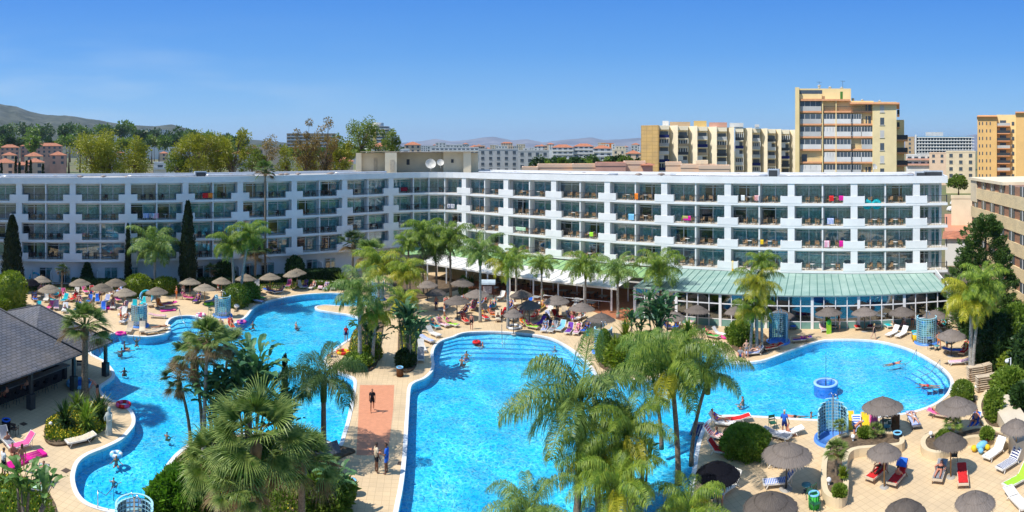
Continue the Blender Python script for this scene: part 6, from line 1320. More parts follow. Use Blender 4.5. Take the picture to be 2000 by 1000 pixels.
# the conifer and the wooded strip at the right edge
def conifer(x, D, ytop, wpx, label, seed):
    p = AT(x, D); rg = random.Random(seed); H_ = ZP(ytop, D); R = wpx/2*D/F; t_ = thing('conifer_tree', label, 'conifer', p); tr = MB(); tr.tube([(0,0,0),(0,0,H_*.9)], [.32,.05], 8); part('trunk', tr, WOOD, t_); q = MB()
    for c in range(430):
        u = rg.random()**1.05; a = rg.random()*6.283; r = R*(1-u)**.45*rg.uniform(.45,1.0)*(1+.2*sin(3*a+1)); z = .6+u*(H_-1.0); cc = V((r*cos(a), r*sin(a), z)); d = V((cos(a),sin(a),.35+.5*u)).normalized(); L_ = .9*(1-.4*u)
        for i in range(95): 
            s = rg.random(); pp_ = cc + d*L_*s + rdir(rg)*.42*(1-s*.75); diam(q, pp_, (d+rdir(rg)*.5).normalized(), rg.uniform(.16,.34), .055, rg)
    part('crown', q, LCO, t_)
conifer(1925,62,420,150,'large dark conifer in front of the tan brick building',51)
def bush(x, y, wpx, hpx, label, mat, seed, cone=0, D=None, nm='shrub', cat='shrub', ls=.16, n=1300, box=None, z0=0, smooth_=.06, kidgroup=None):
    p = G(x, y) if D is None else AT(x, D); D_ = hypot(p.x,p.y); R = wpx/2*D_/F; H_ = hpx*D_/F*.95; rg = random.Random(seed); p.z = z0; q = MB(); vs = []; K, m_ = 12, 20
    def rad(u, a):
        if cone == 1: b = (1-u**2.2)**.5*(.75+.25*min(1,u*5))
        elif cone == 2: b = min(1, .35+u*4)*(1-u)**.75*1.1
        else: b = sqrt(max(0, 1-(2*u*.93-.86)**2)) if u > .46 else (.86+.14*u/.46)
        return R*b*(1+smooth_*1.5*sin(4*a+seed)+smooth_*sin(9*a+5*u))
    for i in range(K+1):
        for j in range(m_): a = 2*pi*j/m_; r = rad(i/K, a)*.93; vs.append((r*cos(a), r*sin(a), H_*i/K))
    q.add(vs, [(i*m_+j,i*m_+(j+1)%m_,(i+1)*m_+(j+1)%m_,(i+1)*m_+j) for i in range(K) for j in range(m_)]+[tuple(range(K*m_,K*m_+m_))])
    for i in range(n):
        u = rg.random()**.8; a = rg.random()*6.283; r = rad(u, a)*rg.uniform(.9,1.05); nn = V((cos(a),sin(a),.15+1.2*u)).normalized(); diam(q, V((r*cos(a), r*sin(a), H_*u)), (nn+rdir(rg)*.7).normalized(), ls*rg.uniform(.6,1.5), ls*.32, rg)
    o = tag(mk(nm, q.mesh(nm, mat), None, p), label, cat); return o
bush(22,600,62,72,'bright yellow-green clipped bush below the broad cypress',LBY,1,ls=.3); bush(5,612,30,28,'bright bush at the left edge before the crowd',LBY,2,ls=.25); bush(270,578,52,42,'bright olive bush left of the drooping silvery palm',LBY,3,ls=.3); bush(322,572,46,30,'bright olive bush right of the drooping silvery palm',LBY,4,ls=.3); bush(462,598,48,44,'olive round bush in front of the twin trunks',LBU,5,ls=.25); bush(487,588,38,36,'olive bush behind the round one at the twin trunks',LBU,6,ls=.25)
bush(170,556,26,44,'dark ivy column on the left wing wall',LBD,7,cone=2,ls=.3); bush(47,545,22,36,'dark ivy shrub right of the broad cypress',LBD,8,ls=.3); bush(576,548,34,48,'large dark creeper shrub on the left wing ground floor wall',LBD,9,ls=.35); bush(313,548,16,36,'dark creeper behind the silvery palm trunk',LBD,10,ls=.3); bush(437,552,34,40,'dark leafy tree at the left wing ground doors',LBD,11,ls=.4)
bush(1180,706,34,66,'clipped green column bush by the shower between the pools',LBU,12,cone=1,ls=.11,n=3500,smooth_=.02); bush(1272,700,64,54,'clipped domed green shrub between the pools',LBU,13,ls=.14,n=3000,smooth_=.03); bush(1455,884,88,50,'large round clipped shrub at the right pool corner',leaf('round_shrub',(.13,.22,.02),(.28,.38,.05)),14,ls=.17,n=5200,smooth_=.07); bush(1880,786,42,44,'round green bush at the right pool end',LBU,15,ls=.14,n=2200); bush(905,575,18,38,'small clipped cone bush by the grey parasols',LBU,16,cone=1,ls=.15,smooth_=.02)
bush(350,1010,100,90,'bright green feathery juniper at the bottom left of the island',leaf('juniper',(.07,.18,.015),(.18,.34,.03)),17,ls=.3,n=4500,smooth_=.12); bush(640,1000,80,70,'mixed green shrub at the bottom beside the roofed stand',LBU,18,ls=.3,n=2500,smooth_=.15); bush(700,716,50,26,'low shrub under the drooping palm',LBU,19,ls=.2,smooth_=.1); bush(792,716,34,34,'dark low shrub in the central planted bed',LBD,20,ls=.2); bush(725,700,36,30,'yellowish shrub beside the paved walk',LBY,21,ls=.2,smooth_=.1)
bush(1215,715,50,50,'spiky yellow-green shrub behind the clipped column bush',LBY,22,ls=.35,n=1600,smooth_=.15); bush(1445,672,44,44,'leafy shrub at the foot of the leaning yellow palm',LBU,23,ls=.3,smooth_=.12); bush(1942,830,28,60,'slender pale shrub in the planter by the sloping block',LBU,24,ls=.2,smooth_=.2,z0=.4); bush(1690,866,26,14,'low green shrub behind the palm planter',LBU,25,z0=.5); bush(1640,985,22,16,'low green plants at the front of the palm planter',LBU,26,z0=.5); bush(1928,870,22,20,'small green shrub in the rear patio planter',LBU,27,z0=.45); bush(1846,872,30,14,'trailing plants in the rear patio planter',LBU,28,z0=.45)
wd_ = [(1945,700,70,110),(1985,690,70,120),(1900,640,40,60),(1975,760,60,60),(1998,800,40,70),(1940,655,60,70),(2020,730,80,120),(1925,690,40,60)]
wn = ['behind the lamp post','at the right edge in the shade','under the big yellow palm','beside the lamp post foot','lowest at the right edge','below the dark conifer','cut by the right edge','behind the stacked loungers']
for i, ((x,y,w,h), s_) in enumerate(zip(wd_, wn)): bush(x,y+20,w,h,f'{"dark" if i%2==0 else "mid-green"} dense bush {s_}',[LBD,LBU][i%2],60+i,ls=.32,n=2200,smooth_=.14)
bush(1992,745,70,60,'bright leafy bush at the right edge above the pale block',LBY,70,ls=.3,n=2000,smooth_=.15)
# clipped hedges
def hedge(x0,y0,x1,y1,h,w,label,mat,seed):
    a, b = G(x0,y0), G(x1,y1); L_ = (b-a).length; an = atan2((b-a).y,(b-a).x); q = MB(); rg = random.Random(seed); q.box(0,L_,-w/2,w/2,0,h)
    for i in range(int(260*L_*(h+w)/2)):
        f = rg.random(); x = rg.random()*L_; 
        if f < .5: p_, nn = V((x,rg.uniform(-w/2,w/2),h)), V((0,0,1))
        else: p_, nn = V((x,-w/2,rg.random()*h)), V((0,-1,0))
        diam(q, p_-nn*.03, (nn+rdir(rg)*.9).normalized(), .2*rg.uniform(.6,1.5), .06, rg)
    tag(mk('hedge', q.mesh('hedge', mat), None, a, an), label, 'hedge')
hedge(585,548,665,546,1.5,2.0,'dark clipped hedge along the wall left of the dark fan palm',LBD,1); hedge(604,560,690,564,.8,1.0,'low olive hedge behind the row of white loungers',LBU,2); hedge(40,566,100,566,1.2,1.2,'dark hedge behind the leftmost parasols',LBD,3); hedge(140,562,345,564,1.2,1.4,'long dark hedge behind the crowded left rows',LBD,4); hedge(385,560,560,552,1.1,1.2,'dark hedge behind the parasols right of the thick cypress',LBD,5)
# banana-like plants
def strel(x, y, D, hpx, n, label, seed, wpx=60, mat=None, stems=5, ls=1.0):
    p = AT(x, D) if D else G(x, y); D_ = hypot(p.x,p.y); H_ = hpx*D_/F*1.0; rg = random.Random(seed); t_ = thing('banana_plant', label, 'banana plant', p); R = wpx/2*D_/F; tr = MB(); q = MB()
    for s in range(stems):
        a = rg.random()*6.28; b = V((cos(a)*R*.35*rg.random(), sin(a)*R*.35*rg.random(), 0)); top = b*1.8+V((0,0,H_*rg.uniform(.3,.62))); tr.tube([b, b.lerp(top,.5), top], [.10,.08,.06], 6)
        for i in range(n//stems):
            az = rg.random()*6.28 if False else (i*2.4+s+rg.uniform(-.3,.3)); el = radians(rg.uniform(48,89)); h = V((cos(az),sin(az),0)); side = V((-sin(az),cos(az),0)); pl = H_*.25*rg.uniform(.7,1.2); base = top+(h*cos(el)+V((0,0,sin(el))))*pl; q.tube([top, base], [.035,.02], 4, cap=False)
            Lb = ls*H_*.34*rg.uniform(.8,1.2); wb = Lb*.15; K = 9; pts = []; e = el; pp_ = base.copy()
            for k in range(K+1): pts.append(pp_.copy()); pp_ = pp_+(h*cos(e)+V((0,0,sin(e))))*Lb/K; e -= rg.uniform(.08,.26)
            vs = []
            for k, c in enumerate(pts):
                u = k/K; w_ = wb*sin(pi*min(1,.08+u*.92))**.6*rg.uniform(.8,1.1); vs += [c-side*w_+V((0,0,w_*.35)), c, c+side*w_+V((0,0,w_*.35))]
            q.add(vs, [(3*k+c,3*k+c+1,3*k+c+4,3*k+c+3) for k in range(K) for c in (0,1) if rg.random() > .13])
    part('stem', tr, BARK, t_); part('foliage', q, mat or LST, t_)
strel(800,715,None,125,85,'tall dark banana plants in the central planted bed',1,70,stems=7,ls=.7); strel(712,705,None,90,40,'banana plants behind the drooping palm trunk',2,60,stems=5); strel(735,705,None,60,18,'lower banana plant beside the paved walk',3,50); strel(1290,690,None,125,90,'large banana plants right of the yellow shrub before the restaurant',4,80,stems=8,ls=.75); strel(1240,685,None,80,25,'banana plants at the left of the large clump before the restaurant',5,50)
strel(490,0,37,250,110,'tall banana plants behind the huge fan palm on the island',6,110,stems=9,ls=.6); strel(430,0,37,200,80,'dark banana plants between the island fan palms',7,90,stems=8,ls=.6); strel(655,0,31,110,24,'banana plant beside the roofed stand',8,60,stems=4); strel(45,0,30,125,40,'bright banana plants at the bottom left corner',9,150,mat=leaf('banana_bright',(.06,.14,.03),(.14,.26,.06)),stems=6); strel(560,0,35,170,60,'banana plants right of the huge fan palm',10,90,stems=6,ls=.6); strel(1255,0,32,130,36,'banana plants under the foreground palms',11,110,stems=6,ls=.7); strel(1190,0,30,60,26,'low banana plants at the bottom under the foreground palms',12,100,stems=5)
# yucca / cycad rosettes
def rosette(x, y, wpx, hpx, label, seed, mat, D=None, z0=.1):
    p = G(x,y) if D is None else AT(x,D); D_ = hypot(p.x,p.y); R = wpx/2*D_/F; H_ = hpx*D_/F; rg = random.Random(seed); q = MB()
    for i in range(150):
        el = radians(rg.uniform(5,88)); az = rg.random()*6.28; h = V((cos(az),sin(az),0)); d = h*cos(el)+V((0,0,sin(el))); L_ = (R if el < .9 else H_)*rg.uniform(.7,1.05); w_ = V((-sin(az),cos(az),0))*.05*max(1,R); a = V((0,0,.1+.25*H_*rg.random())); b = a+d*L_*.6; c = b+(d+V((0,0,-.5))).normalized()*L_*.4; q.add([a-w_*.5,a+w_*.5,b+w_,b-w_,c],[(0,1,2,3),(3,2,4)])
    o = tag(mk('agave_plant', q.mesh('agave_plant', mat), None, V((p.x,p.y,z0))), label, 'plant')
rosette(128,838,58,50,'dark spiky cycad in the left flower bed, left one',1,LBD); rosette(168,842,56,56,'feathery green cycad in the left flower bed, middle',2,LQ); rosette(196,826,46,52,'dark bushy cycad in the left flower bed, right',3,LBD); rosette(150,806,40,34,'bright spiky plant at the back of the left flower bed',4,LBU); rosette(1222,672,44,46,'yellow-green yucca left of the clipped dome shrub',5,LBY); rosette(1200,700,40,40,'second yellow-green yucca beside the clipped column bush',6,LBY); rosette(1330,690,56,46,'grassy yellow-green plant right of the clipped dome shrub',7,LBY); rosette(1345,668,50,40,'grassy plant at the right tip of the triangular bed',8,LQ)
rosette(668,565,36,34,'bright yucca at the end of the low olive hedge',9,LBU); rosette(920,565,30,26,'dark yucca right of the small clipped cone',10,LBD); rosette(610,985,50,50,'spiky plant at the bottom before the roofed stand',11,LQ); rosette(1648,955,26,24,'small yellow-green plant under the small fan palm',12,LBY,z0=.5)
rosette(660,985,40,40,'agapanthus with violet flower heads at the bottom by the litter bin',13,LBU)
q = MB(); rg = random.Random(8)
for i in range(16): a = rg.random()*6.28; r = rg.random()*.8; z = rg.uniform(.9,1.5); q.tube([(r*.4*cos(a),r*.4*sin(a),0),(r*cos(a),r*sin(a),z)], .008, 4, m=1); [diam(q, V((r*cos(a),r*sin(a),z)), rdir(rg), .09, .03, rg) for _ in range(26)]
small('agapanthus_flowers','flowers','violet agapanthus flower heads at the bottom by the litter bin',AT(658,31.6),q,[M('violet_petal',(.30,.27,.62),var=.1),LBU])
# low ground cover with yellow flowers
def cover(pxs, n, label, seed, fl=.12):
    l = [G(x,y) for x,y in pxs]; xs = [p.x for p in l]; ys = [p.y for p in l]; q = MB(); rg = random.Random(seed); k = 0
    def ins(x, y):
        c = False
        for i in range(len(l)):
            a, b = l[i-1], l[i]
            if (a.y > y) != (b.y > y) and x < (b.x-a.x)*(y-a.y)/(b.y-a.y)+a.x: c = not c
        return c
    while k < n:
        x, y = rg.uniform(min(xs),max(xs)), rg.uniform(min(ys),max(ys))
        if not ins(x, y): continue
        k += 1; m = 1 if rg.random() < fl else 0; diam(q, V((x,y,.12+(.18 if m else 0))), (rdir(rg)+V((0,0,1.1))).normalized(), (.12 if m else .28)*rg.uniform(.6,1.3), .05, rg, m)
    struct('ground_cover', q, [LBU, M('yellow_petal', (.7,.55,.03))], 'stuff')
cover([(88,852),(92,826),(140,800),(190,790),(212,806),(212,834),(178,862),(140,866),(92,864)], 5200, '', 1, .2); cover([(690,650),(745,655),(740,700),(728,720),(700,726),(675,718)], 2600, '', 2, .2); cover([(780,712),(784,640),(800,612),(820,640),(814,700),(806,720)], 2400, '', 3, .15); cover([(1180,722),(1172,708),(1240,682),(1340,662),(1350,672),(1300,716),(1260,730)], 4200, '', 4, .02); cover([(618,958),(660,900),(560,860),(430,860),(380,874),(330,915),(312,960),(300,1010),(620,1030)], 9000, '', 5, .02)
cover([(-60,580),(0,556),(330,562),(520,550),(655,544),(650,566),(400,565),(250,566),(0,572)], 6000, '', 6, .02); cover([(1905,700),(1890,640),(1870,560),(2060,560),(2060,800),(2000,808),(1945,745)], 7000, '', 7, 0)
cover([(-60,940),(30,932),(88,962),(108,1010),(60,1048),(-60,1048)], 4200, '', 9, .05); cover([(1620,890),(1640,870),(1700,862),(1750,862),(1715,886),(1660,892)], 500, '', 8, 0)
# ---------------------------------------------------------------- hills and the town beyond
def hill(name, prof, D0, D1, mat, z_add=0, seed=1, rough=1.0, n=160):
    # ridge profile in (x px, y px) at distance D0..D1 (ridge at D1)
    q = MB(); xs = [a for a, b in prof]; K = 14; vs = []
    def yat(x):
        for (a, ya), (b, yb) in zip(prof[:-1], prof[1:]):
            if a <= x <= b: return ya+(yb-ya)*(x-a)/(b-a)
        return prof[-1][1]
    for i in range(n+1):
        x = xs[0]+(xs[-1]-xs[0])*i/n; zr = ZP(yat(x), D1)
        for k in range(K+1):
            u = k/K; D = D0+(D1-D0)*u; nz = noise.fractal(V((x*.02+seed, u*4, seed)), .6, 2.2, 5)
            z = (zr+1)*(u**1.25) + nz*zr*.10*rough*(u*(1-u)*4*.8+.2*u) - 1; p = AT(x, D, z); vs.append(p)
        p = AT(x, D1*1.25, -1); vs.append(p)
    w = K+2; q.add(vs, [(i*w+k, (i+1)*w+k, (i+1)*w+k+1, i*w+k+1) for i in range(n) for k in range(w-1)], 0, True); struct(name, q, mat)
HILLM = M('scrub_hill', (.03,.05,.022), var=.4, scale=.016, c2=(.10,.105,.07), rough=.95, det=12)
FAR1 = M('far_rock', (.17,.17,.19), var=.3, scale=.0012, c2=(.27,.25,.25), rough=.95, det=10)
hill('hills', [(-400,150),(-150,180),(-60,196),(0,203),(30,208),(60,218),(90,224),(150,228),(200,236),(250,244),(300,247),(335,243),(370,252),(400,262),(440,268),(520,275),(600,283),(680,290)], 1300, 3200, HILLM, seed=3)
hill('far_mountains', [(640,290),(760,281),(820,276),(850,271),(880,276),(915,273),(945,268),(965,267),(1000,274),(1030,272),(1060,278),(1100,273),(1130,271),(1155,268),(1180,273),(1215,272),(1250,269),(1300,274),(1400,278),(1500,275),(1550,262),(1600,268),(1750,268),(1800,266),(1850,270),(1910,262),(1960,274),(2100,280)], 8200, 11500, FAR1, seed=8, n=240)
WINM = M('window_dark', (.07,.09,.11), rough=.2, spec=.6); SHUT = M('shutter', (.55,.52,.45), var=.1)
WALLS = {'white': M('town_white', (.70,.69,.66), var=.08, scale=.3), 'cream': M('town_cream', (.74,.62,.43), var=.08, scale=.3), 'pink': M('town_pink', (.62,.34,.25), var=.1, scale=.3), 'grey': M('town_grey', (.50,.50,.48), var=.08, scale=.3), 'tan': M('town_tan', (.50,.36,.22), var=.1, scale=.3), 'yellow': M('town_yellow', (.66,.46,.17), var=.06, scale=.3), 'peach': M('town_peach', (.76,.55,.38), var=.06, scale=.3)}
TILER = M('terracotta_roof', (.45,.17,.085), var=.2, scale=1.2); FLATR = M('flat_roof', (.42,.38,.33), var=.15, scale=.4)
WM = {}
def winmesh(w, h):
    k = (round(w,1), round(h,1))
    if k not in WM:
        q = MB(); q.box(-w/2,w/2,-.06,.04,0,h); q.box(-w/2-.08,w/2+.08,-.12,.04,-.1,0,1); WM[k] = q.mesh('window', [WINM, SHUT])
    return WM[k]
HN = [0]
def house(x0, x1, ytop, D, col, label, floors=3, roof='flat', rz=None, depth=10, wpf=None, cat='building', balc=False, zb=0, nm='town_building', ybase=None):
    xc = (x0+x1)/2; p = AT(xc, D, zb); wd = (x1-x0)/F*D; h = ZP(ytop, D)-zb
    if h < 2: return None
    t_ = thing(nm, label, cat, p, rz if rz is not None else azr(xc, 0)); q = MB(); q.box(-wd/2,wd/2,0,depth,-1,h); part('wall', q, WALLS[col], t_)
    q = MB(); e = .5
    if roof == 'hip': rh = min(wd,depth)*.22; r_ = max(0, wd/2-depth/2); q.add([(-wd/2-e,-e,h+.01),(wd/2+e,-e,h+.01),(wd/2+e,depth+e,h+.01),(-wd/2-e,depth+e,h+.01),(-r_-.2,depth/2,h+rh),(r_+.2,depth/2,h+rh)], [(0,1,5,4),(1,2,5),(2,3,4,5),(3,0,4),(3,2,1,0)]); part('roof', q, TILER, t_)
    else:
        q.box(-wd/2-.1,wd/2+.1,-.1,.2,h+.002,h+.7); q.box(-wd/2-.1,wd/2+.1,depth-.2,depth+.1,h+.002,h+.7); q.box(-wd/2-.1,-wd/2+.2,.2,depth-.2,h+.002,h+.7); q.box(wd/2-.2,wd/2+.1,.2,depth-.2,h+.002,h+.7); part('parapet', q, WALLS[col], t_)
    fh = 2.9; nf = floors; nw = wpf or max(1, int(wd/3.4)); mesh_ = winmesh(1.5 if not balc else 2.2, 1.5); cnt = 0
    for f in range(nf):
        z = h-(f+1)*fh+.9
        if z < .3: break
        for i in range(nw):
            if cnt >= 90: break
            o = mk('window', mesh_, t_, (-wd/2+(i+.5)*wd/nw, -.01, z)); cnt += 1
        if balc: q = MB(); q.box(-wd/2+.2,wd/2-.2,-1.1,-.13,z-.45,z-.3); q.box(-wd/2+.2,wd/2-.2,-1.15,-1.05,z-.449,z+.5); part('balcony', q, WALLS[balc], t_)
    HN[0] += 1; return t_
# left: pink houses, hill hotel
hs_ = [(0,38,288,420,'pink','hip','long pink building with a tiled roof at the far left behind the roofs',3),(40,122,285,430,'pink','hip','long pink-walled block with a red tiled roof below the wooded hill',3),(66,76,281,445,'grey','flat','small grey tower behind the long pink block',1),(4,32,303,330,'peach','hip','small peach house with tiled roof at the left edge, upper',2),(48,84,305,320,'peach','hip','peach house with a tiled roof right of the left-edge one',2),(97,130,303,330,'pink','hip','pink villa with white terrace beside the yellow-green tree',2),
 (-10,30,318,250,'peach','hip','near peach house with tiled roof at the left edge, lower',2),(50,86,317,245,'peach','hip','near peach house with tiled roof behind the dark cypresses',2),(30,56,322,240,'pink','hip','low pink house between the two near peach houses',1),(215,232,306,300,'white','hip','white house peeping between the two yellow-green trees',2),(328,362,290,300,'white','flat','white stepped apartment block between the two tree groups',4),(362,376,285,320,'grey','flat','grey stair tower right of the white stepped block',3),
 (300,326,320,260,'white','flat','bright white low house above the left wing roof vents',1),(455,490,300,210,'white','hip','white house with blue shutters behind the left wing',3),(478,560,290,240,'peach','flat','long peach terrace house behind the left wing, centre',3),(545,580,312,200,'cream','flat','cream house with balconies behind the left wing',2),(560,655,262,520,'tan','flat','long brown apartment slab behind the airy brown trees',7),(640,690,315,210,'peach','hip','peach villa left of the penthouse',2),
 (725,760,286,330,'tan','hip','tan villa with wide tiled roof above the penthouse',2),(790,822,283,400,'peach','hip','peach villa with tiled roof right of the round high-rise',2),(770,800,293,300,'white','flat','white low block behind the penthouse',1),(220,262,262,1100,'white','flat','long white hillside hotel, lower left part',3),(275,328,254,1150,'white','flat','white hillside hotel tower above the pines',4),
 (935,1012,293,300,'grey','flat','grey-white five-storey block right of the penthouse',5),(1012,1072,296,280,'grey','flat','plain white gable block left of the green treetops',5),(842,935,289,480,'white','flat','long low white terrace block on the skyline',2),(1078,1120,288,430,'white','hip','white terraced flats with red roofs, left of three',4),(1120,1160,286,440,'white','hip','white terraced flats with red roofs, middle of three',4),(1158,1195,290,400,'white','hip','white terraced flats with red roofs, right of three',4),
 (1196,1222,294,420,'cream','flat','cream block right of the white terraced flats',3),(1222,1252,300,330,'peach','hip','peach house with a big tiled roof left of the stepped tan block',2)]
for (x0,x1,yt,D,c,r,l,fl) in hs_: house(x0,x1,yt,D,c,l,fl,r,balc=('white' if c in ('white','tan') and D < 600 else False))
rg = random.Random(44); LM = ['above the airy brown trees','left of the penthouse roof','behind the penthouse','above the satellite dishes','right of the penthouse','over the grey-white block','over the plain gable block','above the green treetops','behind the white terraced flats','left of the stepped tan block']
for i in range(46):
    x = 800+450*((i+.5)/46)+rg.uniform(-4,4); D = rg.choice([620,760,950,1200]); w = rg.uniform(9,24); yt = rg.uniform(279,289) if D > 700 else rg.uniform(284,291)
    house(x-w/2,x+w/2,yt,D,rg.choice(['white','white','cream','grey','peach','white']),f'{ORD[i%20]} {"far" if i<20 else ("farther" if i<40 else "farthest")} small skyline house counted from the left, {LM[min(9,int((x-790)/48))]}',3,rg.choice(['hip','flat','flat']))
for i in range(16):
    x = 150+600*((i+.5)/16)+rg.uniform(-10,10); D = rg.choice([450,600,800]); w = rg.uniform(10,26)
    house(x-w/2,x+w/2,rg.uniform(290,300),D,rg.choice(['white','cream','peach']),f'{ORD[i]} pale distant house from the left glimpsed between the trees behind the left wing',2,rg.choice(['hip','flat']))
# terracotta roofs directly behind the right wing
for i,(x0,x1,yt,D,c,r,l) in enumerate([(1020,1050,333,125,'peach','flat','low peach roof hut behind the right wing, leftmost'),(1050,1120,327,130,'peach','flat','orange roof terrace with a yellow pergola behind the right wing'),(1118,1165,327,126,'peach','flat','peach rooftop room with a white door'),(1163,1222,324,125,'pink','flat','red-brown rooftop room behind the right wing'),(1218,1260,321,132,'peach','flat','peach sloped rooftop parapet left of the stepped block'),(1255,1275,323,130,'pink','hip','small red roofed rooftop hut'),
    (1300,1330,323,128,'peach','flat','peach rooftop wall with laundry'),(1360,1382,320,126,'cream','flat','cream square rooftop room'),(1330,1400,328,122,'peach','flat','low peach rooftop behind the right wing middle'),(1365,1425,330,120,'peach','flat','long peach parapet right of the cream rooftop room')]):
    house(x0,x1,yt,D,c,l,0,r,depth=7)
# round high-rise
rt = thing('round_tower', 'round balconied high-rise with a yellow service shaft behind the green trees', 'tower block', AT(738,430)); R = 24/F*430*.95
q = MB(); q.lathe([(R,0),(R,ZP(247,430))], 32, cap=True); q.lathe([(R*.5,ZP(247,430)),(R*.5,ZP(240,430)),(0,ZP(240,430))], 24); part('wall', q, WALLS['grey'], rt)
for k in range(16):
    z = ZP(247,430)-1-k*2.4
    if z > 3: q = MB(); q.lathe([(R*1.01,z-1.2),(R*1.13,z-1.2),(R*1.13,z-.3),(R*1.08,z-.3),(R*1.08,z-1.05),(R*1.01,z-1.05)], 32, sm=False); part('balcony', q, WALLS['white'], rt)
    if z > 3: q = MB(); q.lathe([(R*1.005,z-.9),(R*1.005,z+.8)], 32, sm=False); part('window_band', q, WINM, rt)
q = MB(); q.box(-1.0,1.0,-R*1.2,-R*1.0,0,ZP(253,430)); part('service_shaft', q, WALLS['yellow'], rt)
# stepped tan block (zigzag) 1252..1550
zb_ = thing('stepped_apartment_block', 'tan sawtooth apartment block with enclosed balconies left of the yellow tower', 'apartment block', AT(1400,205)); ZO = AT(1400,205)
def zp(name, mb, mats, par=None): mb.v = [(v[0]-ZO.x, v[1]-ZO.y, v[2]) for v in mb.v]; return part(name, mb, mats, par or zb_)
def prism(pts, z0, z1, m=0, q=None):
    q = q or MB(); a = sum(pts[i-1].x*pts[i].y-pts[i].x*pts[i-1].y for i in range(len(pts))); pts = pts if a > 0 else pts[::-1]; n = len(pts)
    q.add([(p.x,p.y,z0) for p in pts]+[(p.x,p.y,z1) for p in pts], [(i,(i+1)%n,n+(i+1)%n,n+i) for i in range(n)]+[tuple(range(n,2*n)),tuple(range(n))[::-1]], m); return q
TANW = M('sawtooth_render', (.90,.79,.58), var=.06, scale=.3); TANT = brickmat('tan_cladding', (.62,.40,.15), (.42,.26,.09), 1.5, 1.2, .06, axis='wall', off=0, var=.05)
zp('clad_wall', prism([AT(1252,196),AT(1286,193),AT(1290,206),AT(1252,208)], -1, ZP(245,196)), TANT)
rails = [WALLS['grey'], WALLS['tan'], DARKM, WALLS['white'], fab('navy')]
bx = [1297,1334,1372,1410,1444,1477,1507,1534]
rg = random.Random(12)
for i, x in enumerate(bx):
    w = 10 if i < 4 else 8; D = 198+i*1.5; prof = [AT(x-w-10,D+14),AT(x-w-1,D+5),AT(x-w,D),AT(x+w,D),AT(x+w+6,D+9),AT(x+w+8,D+16)]
    zp('wall', prism([AT(x-w,D+14),AT(x-w,D+2.2),AT(x+w,D+2.2),AT(x+w,D+14)], -1, ZP(244.5+i*1.2,D)), TANW); nx = (bx[i+1]-w if i < 7 else x+w+14); zp('side_wall', prism([AT(x+w,D+3.5),AT(nx,D-1.2),AT(nx,D+13),AT(x+w,D+13)], -1, ZP(244.8+i*1.2,D)), TANW); zp('roof_edge', prism([AT(x-w,D+.3),AT(x+w,D+.3),AT(x+w,D+2.19),AT(x-w,D+2.19)], ZP(253+i*1.2,D), ZP(245+i*1.2,D)), TANW)
    for k in range(6):
        y = 269+16*k+i*1.3; z = ZP(y,D)
        if y > 352: break
        zp('balcony', prism([AT(x-w,D),AT(x+w,D),AT(x+w,D+2.19),AT(x-w,D+2.19)], z-.25, z), TANW)
        gl = rg.random() < .35
        zp('balustrade', prism([AT(x-w,D),AT(x+w,D),AT(x+w,D+.1),AT(x-w,D+.1)], z+.002, z+1.0), rg.choice(rails))
        q = prism([AT(x-w*.8,D+2.1),AT(x+w*.8,D+2.1),AT(x+w*.8,D+2.18),AT(x-w*.8,D+2.18)], z+.2, z+2.2); zp('window', q, WINM)
        if gl:
            q = MB()
            for j in range(5): xx = x-w+2*w*j/4; prism([AT(xx-.5,D),AT(xx+.5,D),AT(xx+.5,D+.1),AT(xx-.5,D+.1)], z+1.01, z+2.7, q=q)
            zp('glazing_frame', q, WALLS['white'])
        elif rg.random() < .25: zp('blind', prism([AT(x-w,D),AT(x,D),AT(x,D+.1),AT(x-w,D+.1)], z+1.01, z+2.6), WALLS['white'])
for x0,x1,y,c in ((1294,1306,236,'white'),(1308,1348,238,'tan'),(1355,1380,236,'yellow'),(1385,1420,239,'pink'),(1425,1452,240,'white'),(1474,1483,243,'white')): zp('roof_room', prism([AT(x0,204),AT(x1,204),AT(x1,210),AT(x0,210)], ZP(248,204), ZP(y,204)), WALLS[c])
# yellow tower 1553..1755
yt_ = thing('yellow_tower', 'yellow ten-storey apartment tower with orange balcony bands above the right wing', 'apartment block', AT(1650,140)); YO = AT(1650,140)
def yp(name, mb, mats, par=None): mb.v = [(v[0]-YO.x, v[1]-YO.y, v[2]) for v in mb.v]; return part(name, mb, mats, par or yt_)
YW = M('tower_yellow', (.86,.67,.33), var=.05, scale=.4); ORB = M('orange_band', (.74,.36,.18), var=.08)
DY = 137
def yb(x0,x1,y1,y0,D0,D1,name,mm): yp(name, prism([AT(x0,D0),AT(x1,D0),AT(x1,D1),AT(x0,D1)], ZP(y0,D0), ZP(y1,D0)), mm)
yb(1553,1561,170.5,450,136,152,'side_wall',YW); yb(1561,1706,197,450,DY+.9,152,'wall',YW); yb(1706,1751,199,450,DY-.3,152,'wall',M('tower_side', (.78,.64,.36), var=.06, scale=.4)); yb(1561,1662,173,197,DY+.9,150,'roof_house',YW); yb(1561,1605,184,193,DY,DY+.89,'roof_house_bay',YW)
yb(1552,1663,171.5,174,DY-.6,151,'roof_edge',ORB) if False else None; yb(1660,1757,200,203.5,DY-1,153,'roof_edge',ORB); yb(1552,1757,193,196.5,DY-.7,DY+.88,'roof_edge',ORB) if False else None
yb(1561,1660,193.5,197,DY-.5,DY+.85,'roof_edge',ORB)
yb(1561,1606,176,183.5,DY+.02,DY+.1,'glazed_band',WINM); yb(1608,1614,182.5,190.5,DY+.8,DY+.88,'window',WINM); yb(1622,1628,182.5,187,DY+.8,DY+.88,'window',WINM); yb(1641,1646,179,194,DY+.8,DY+.88,'window',M('green_shutter', (.06,.2,.03)))
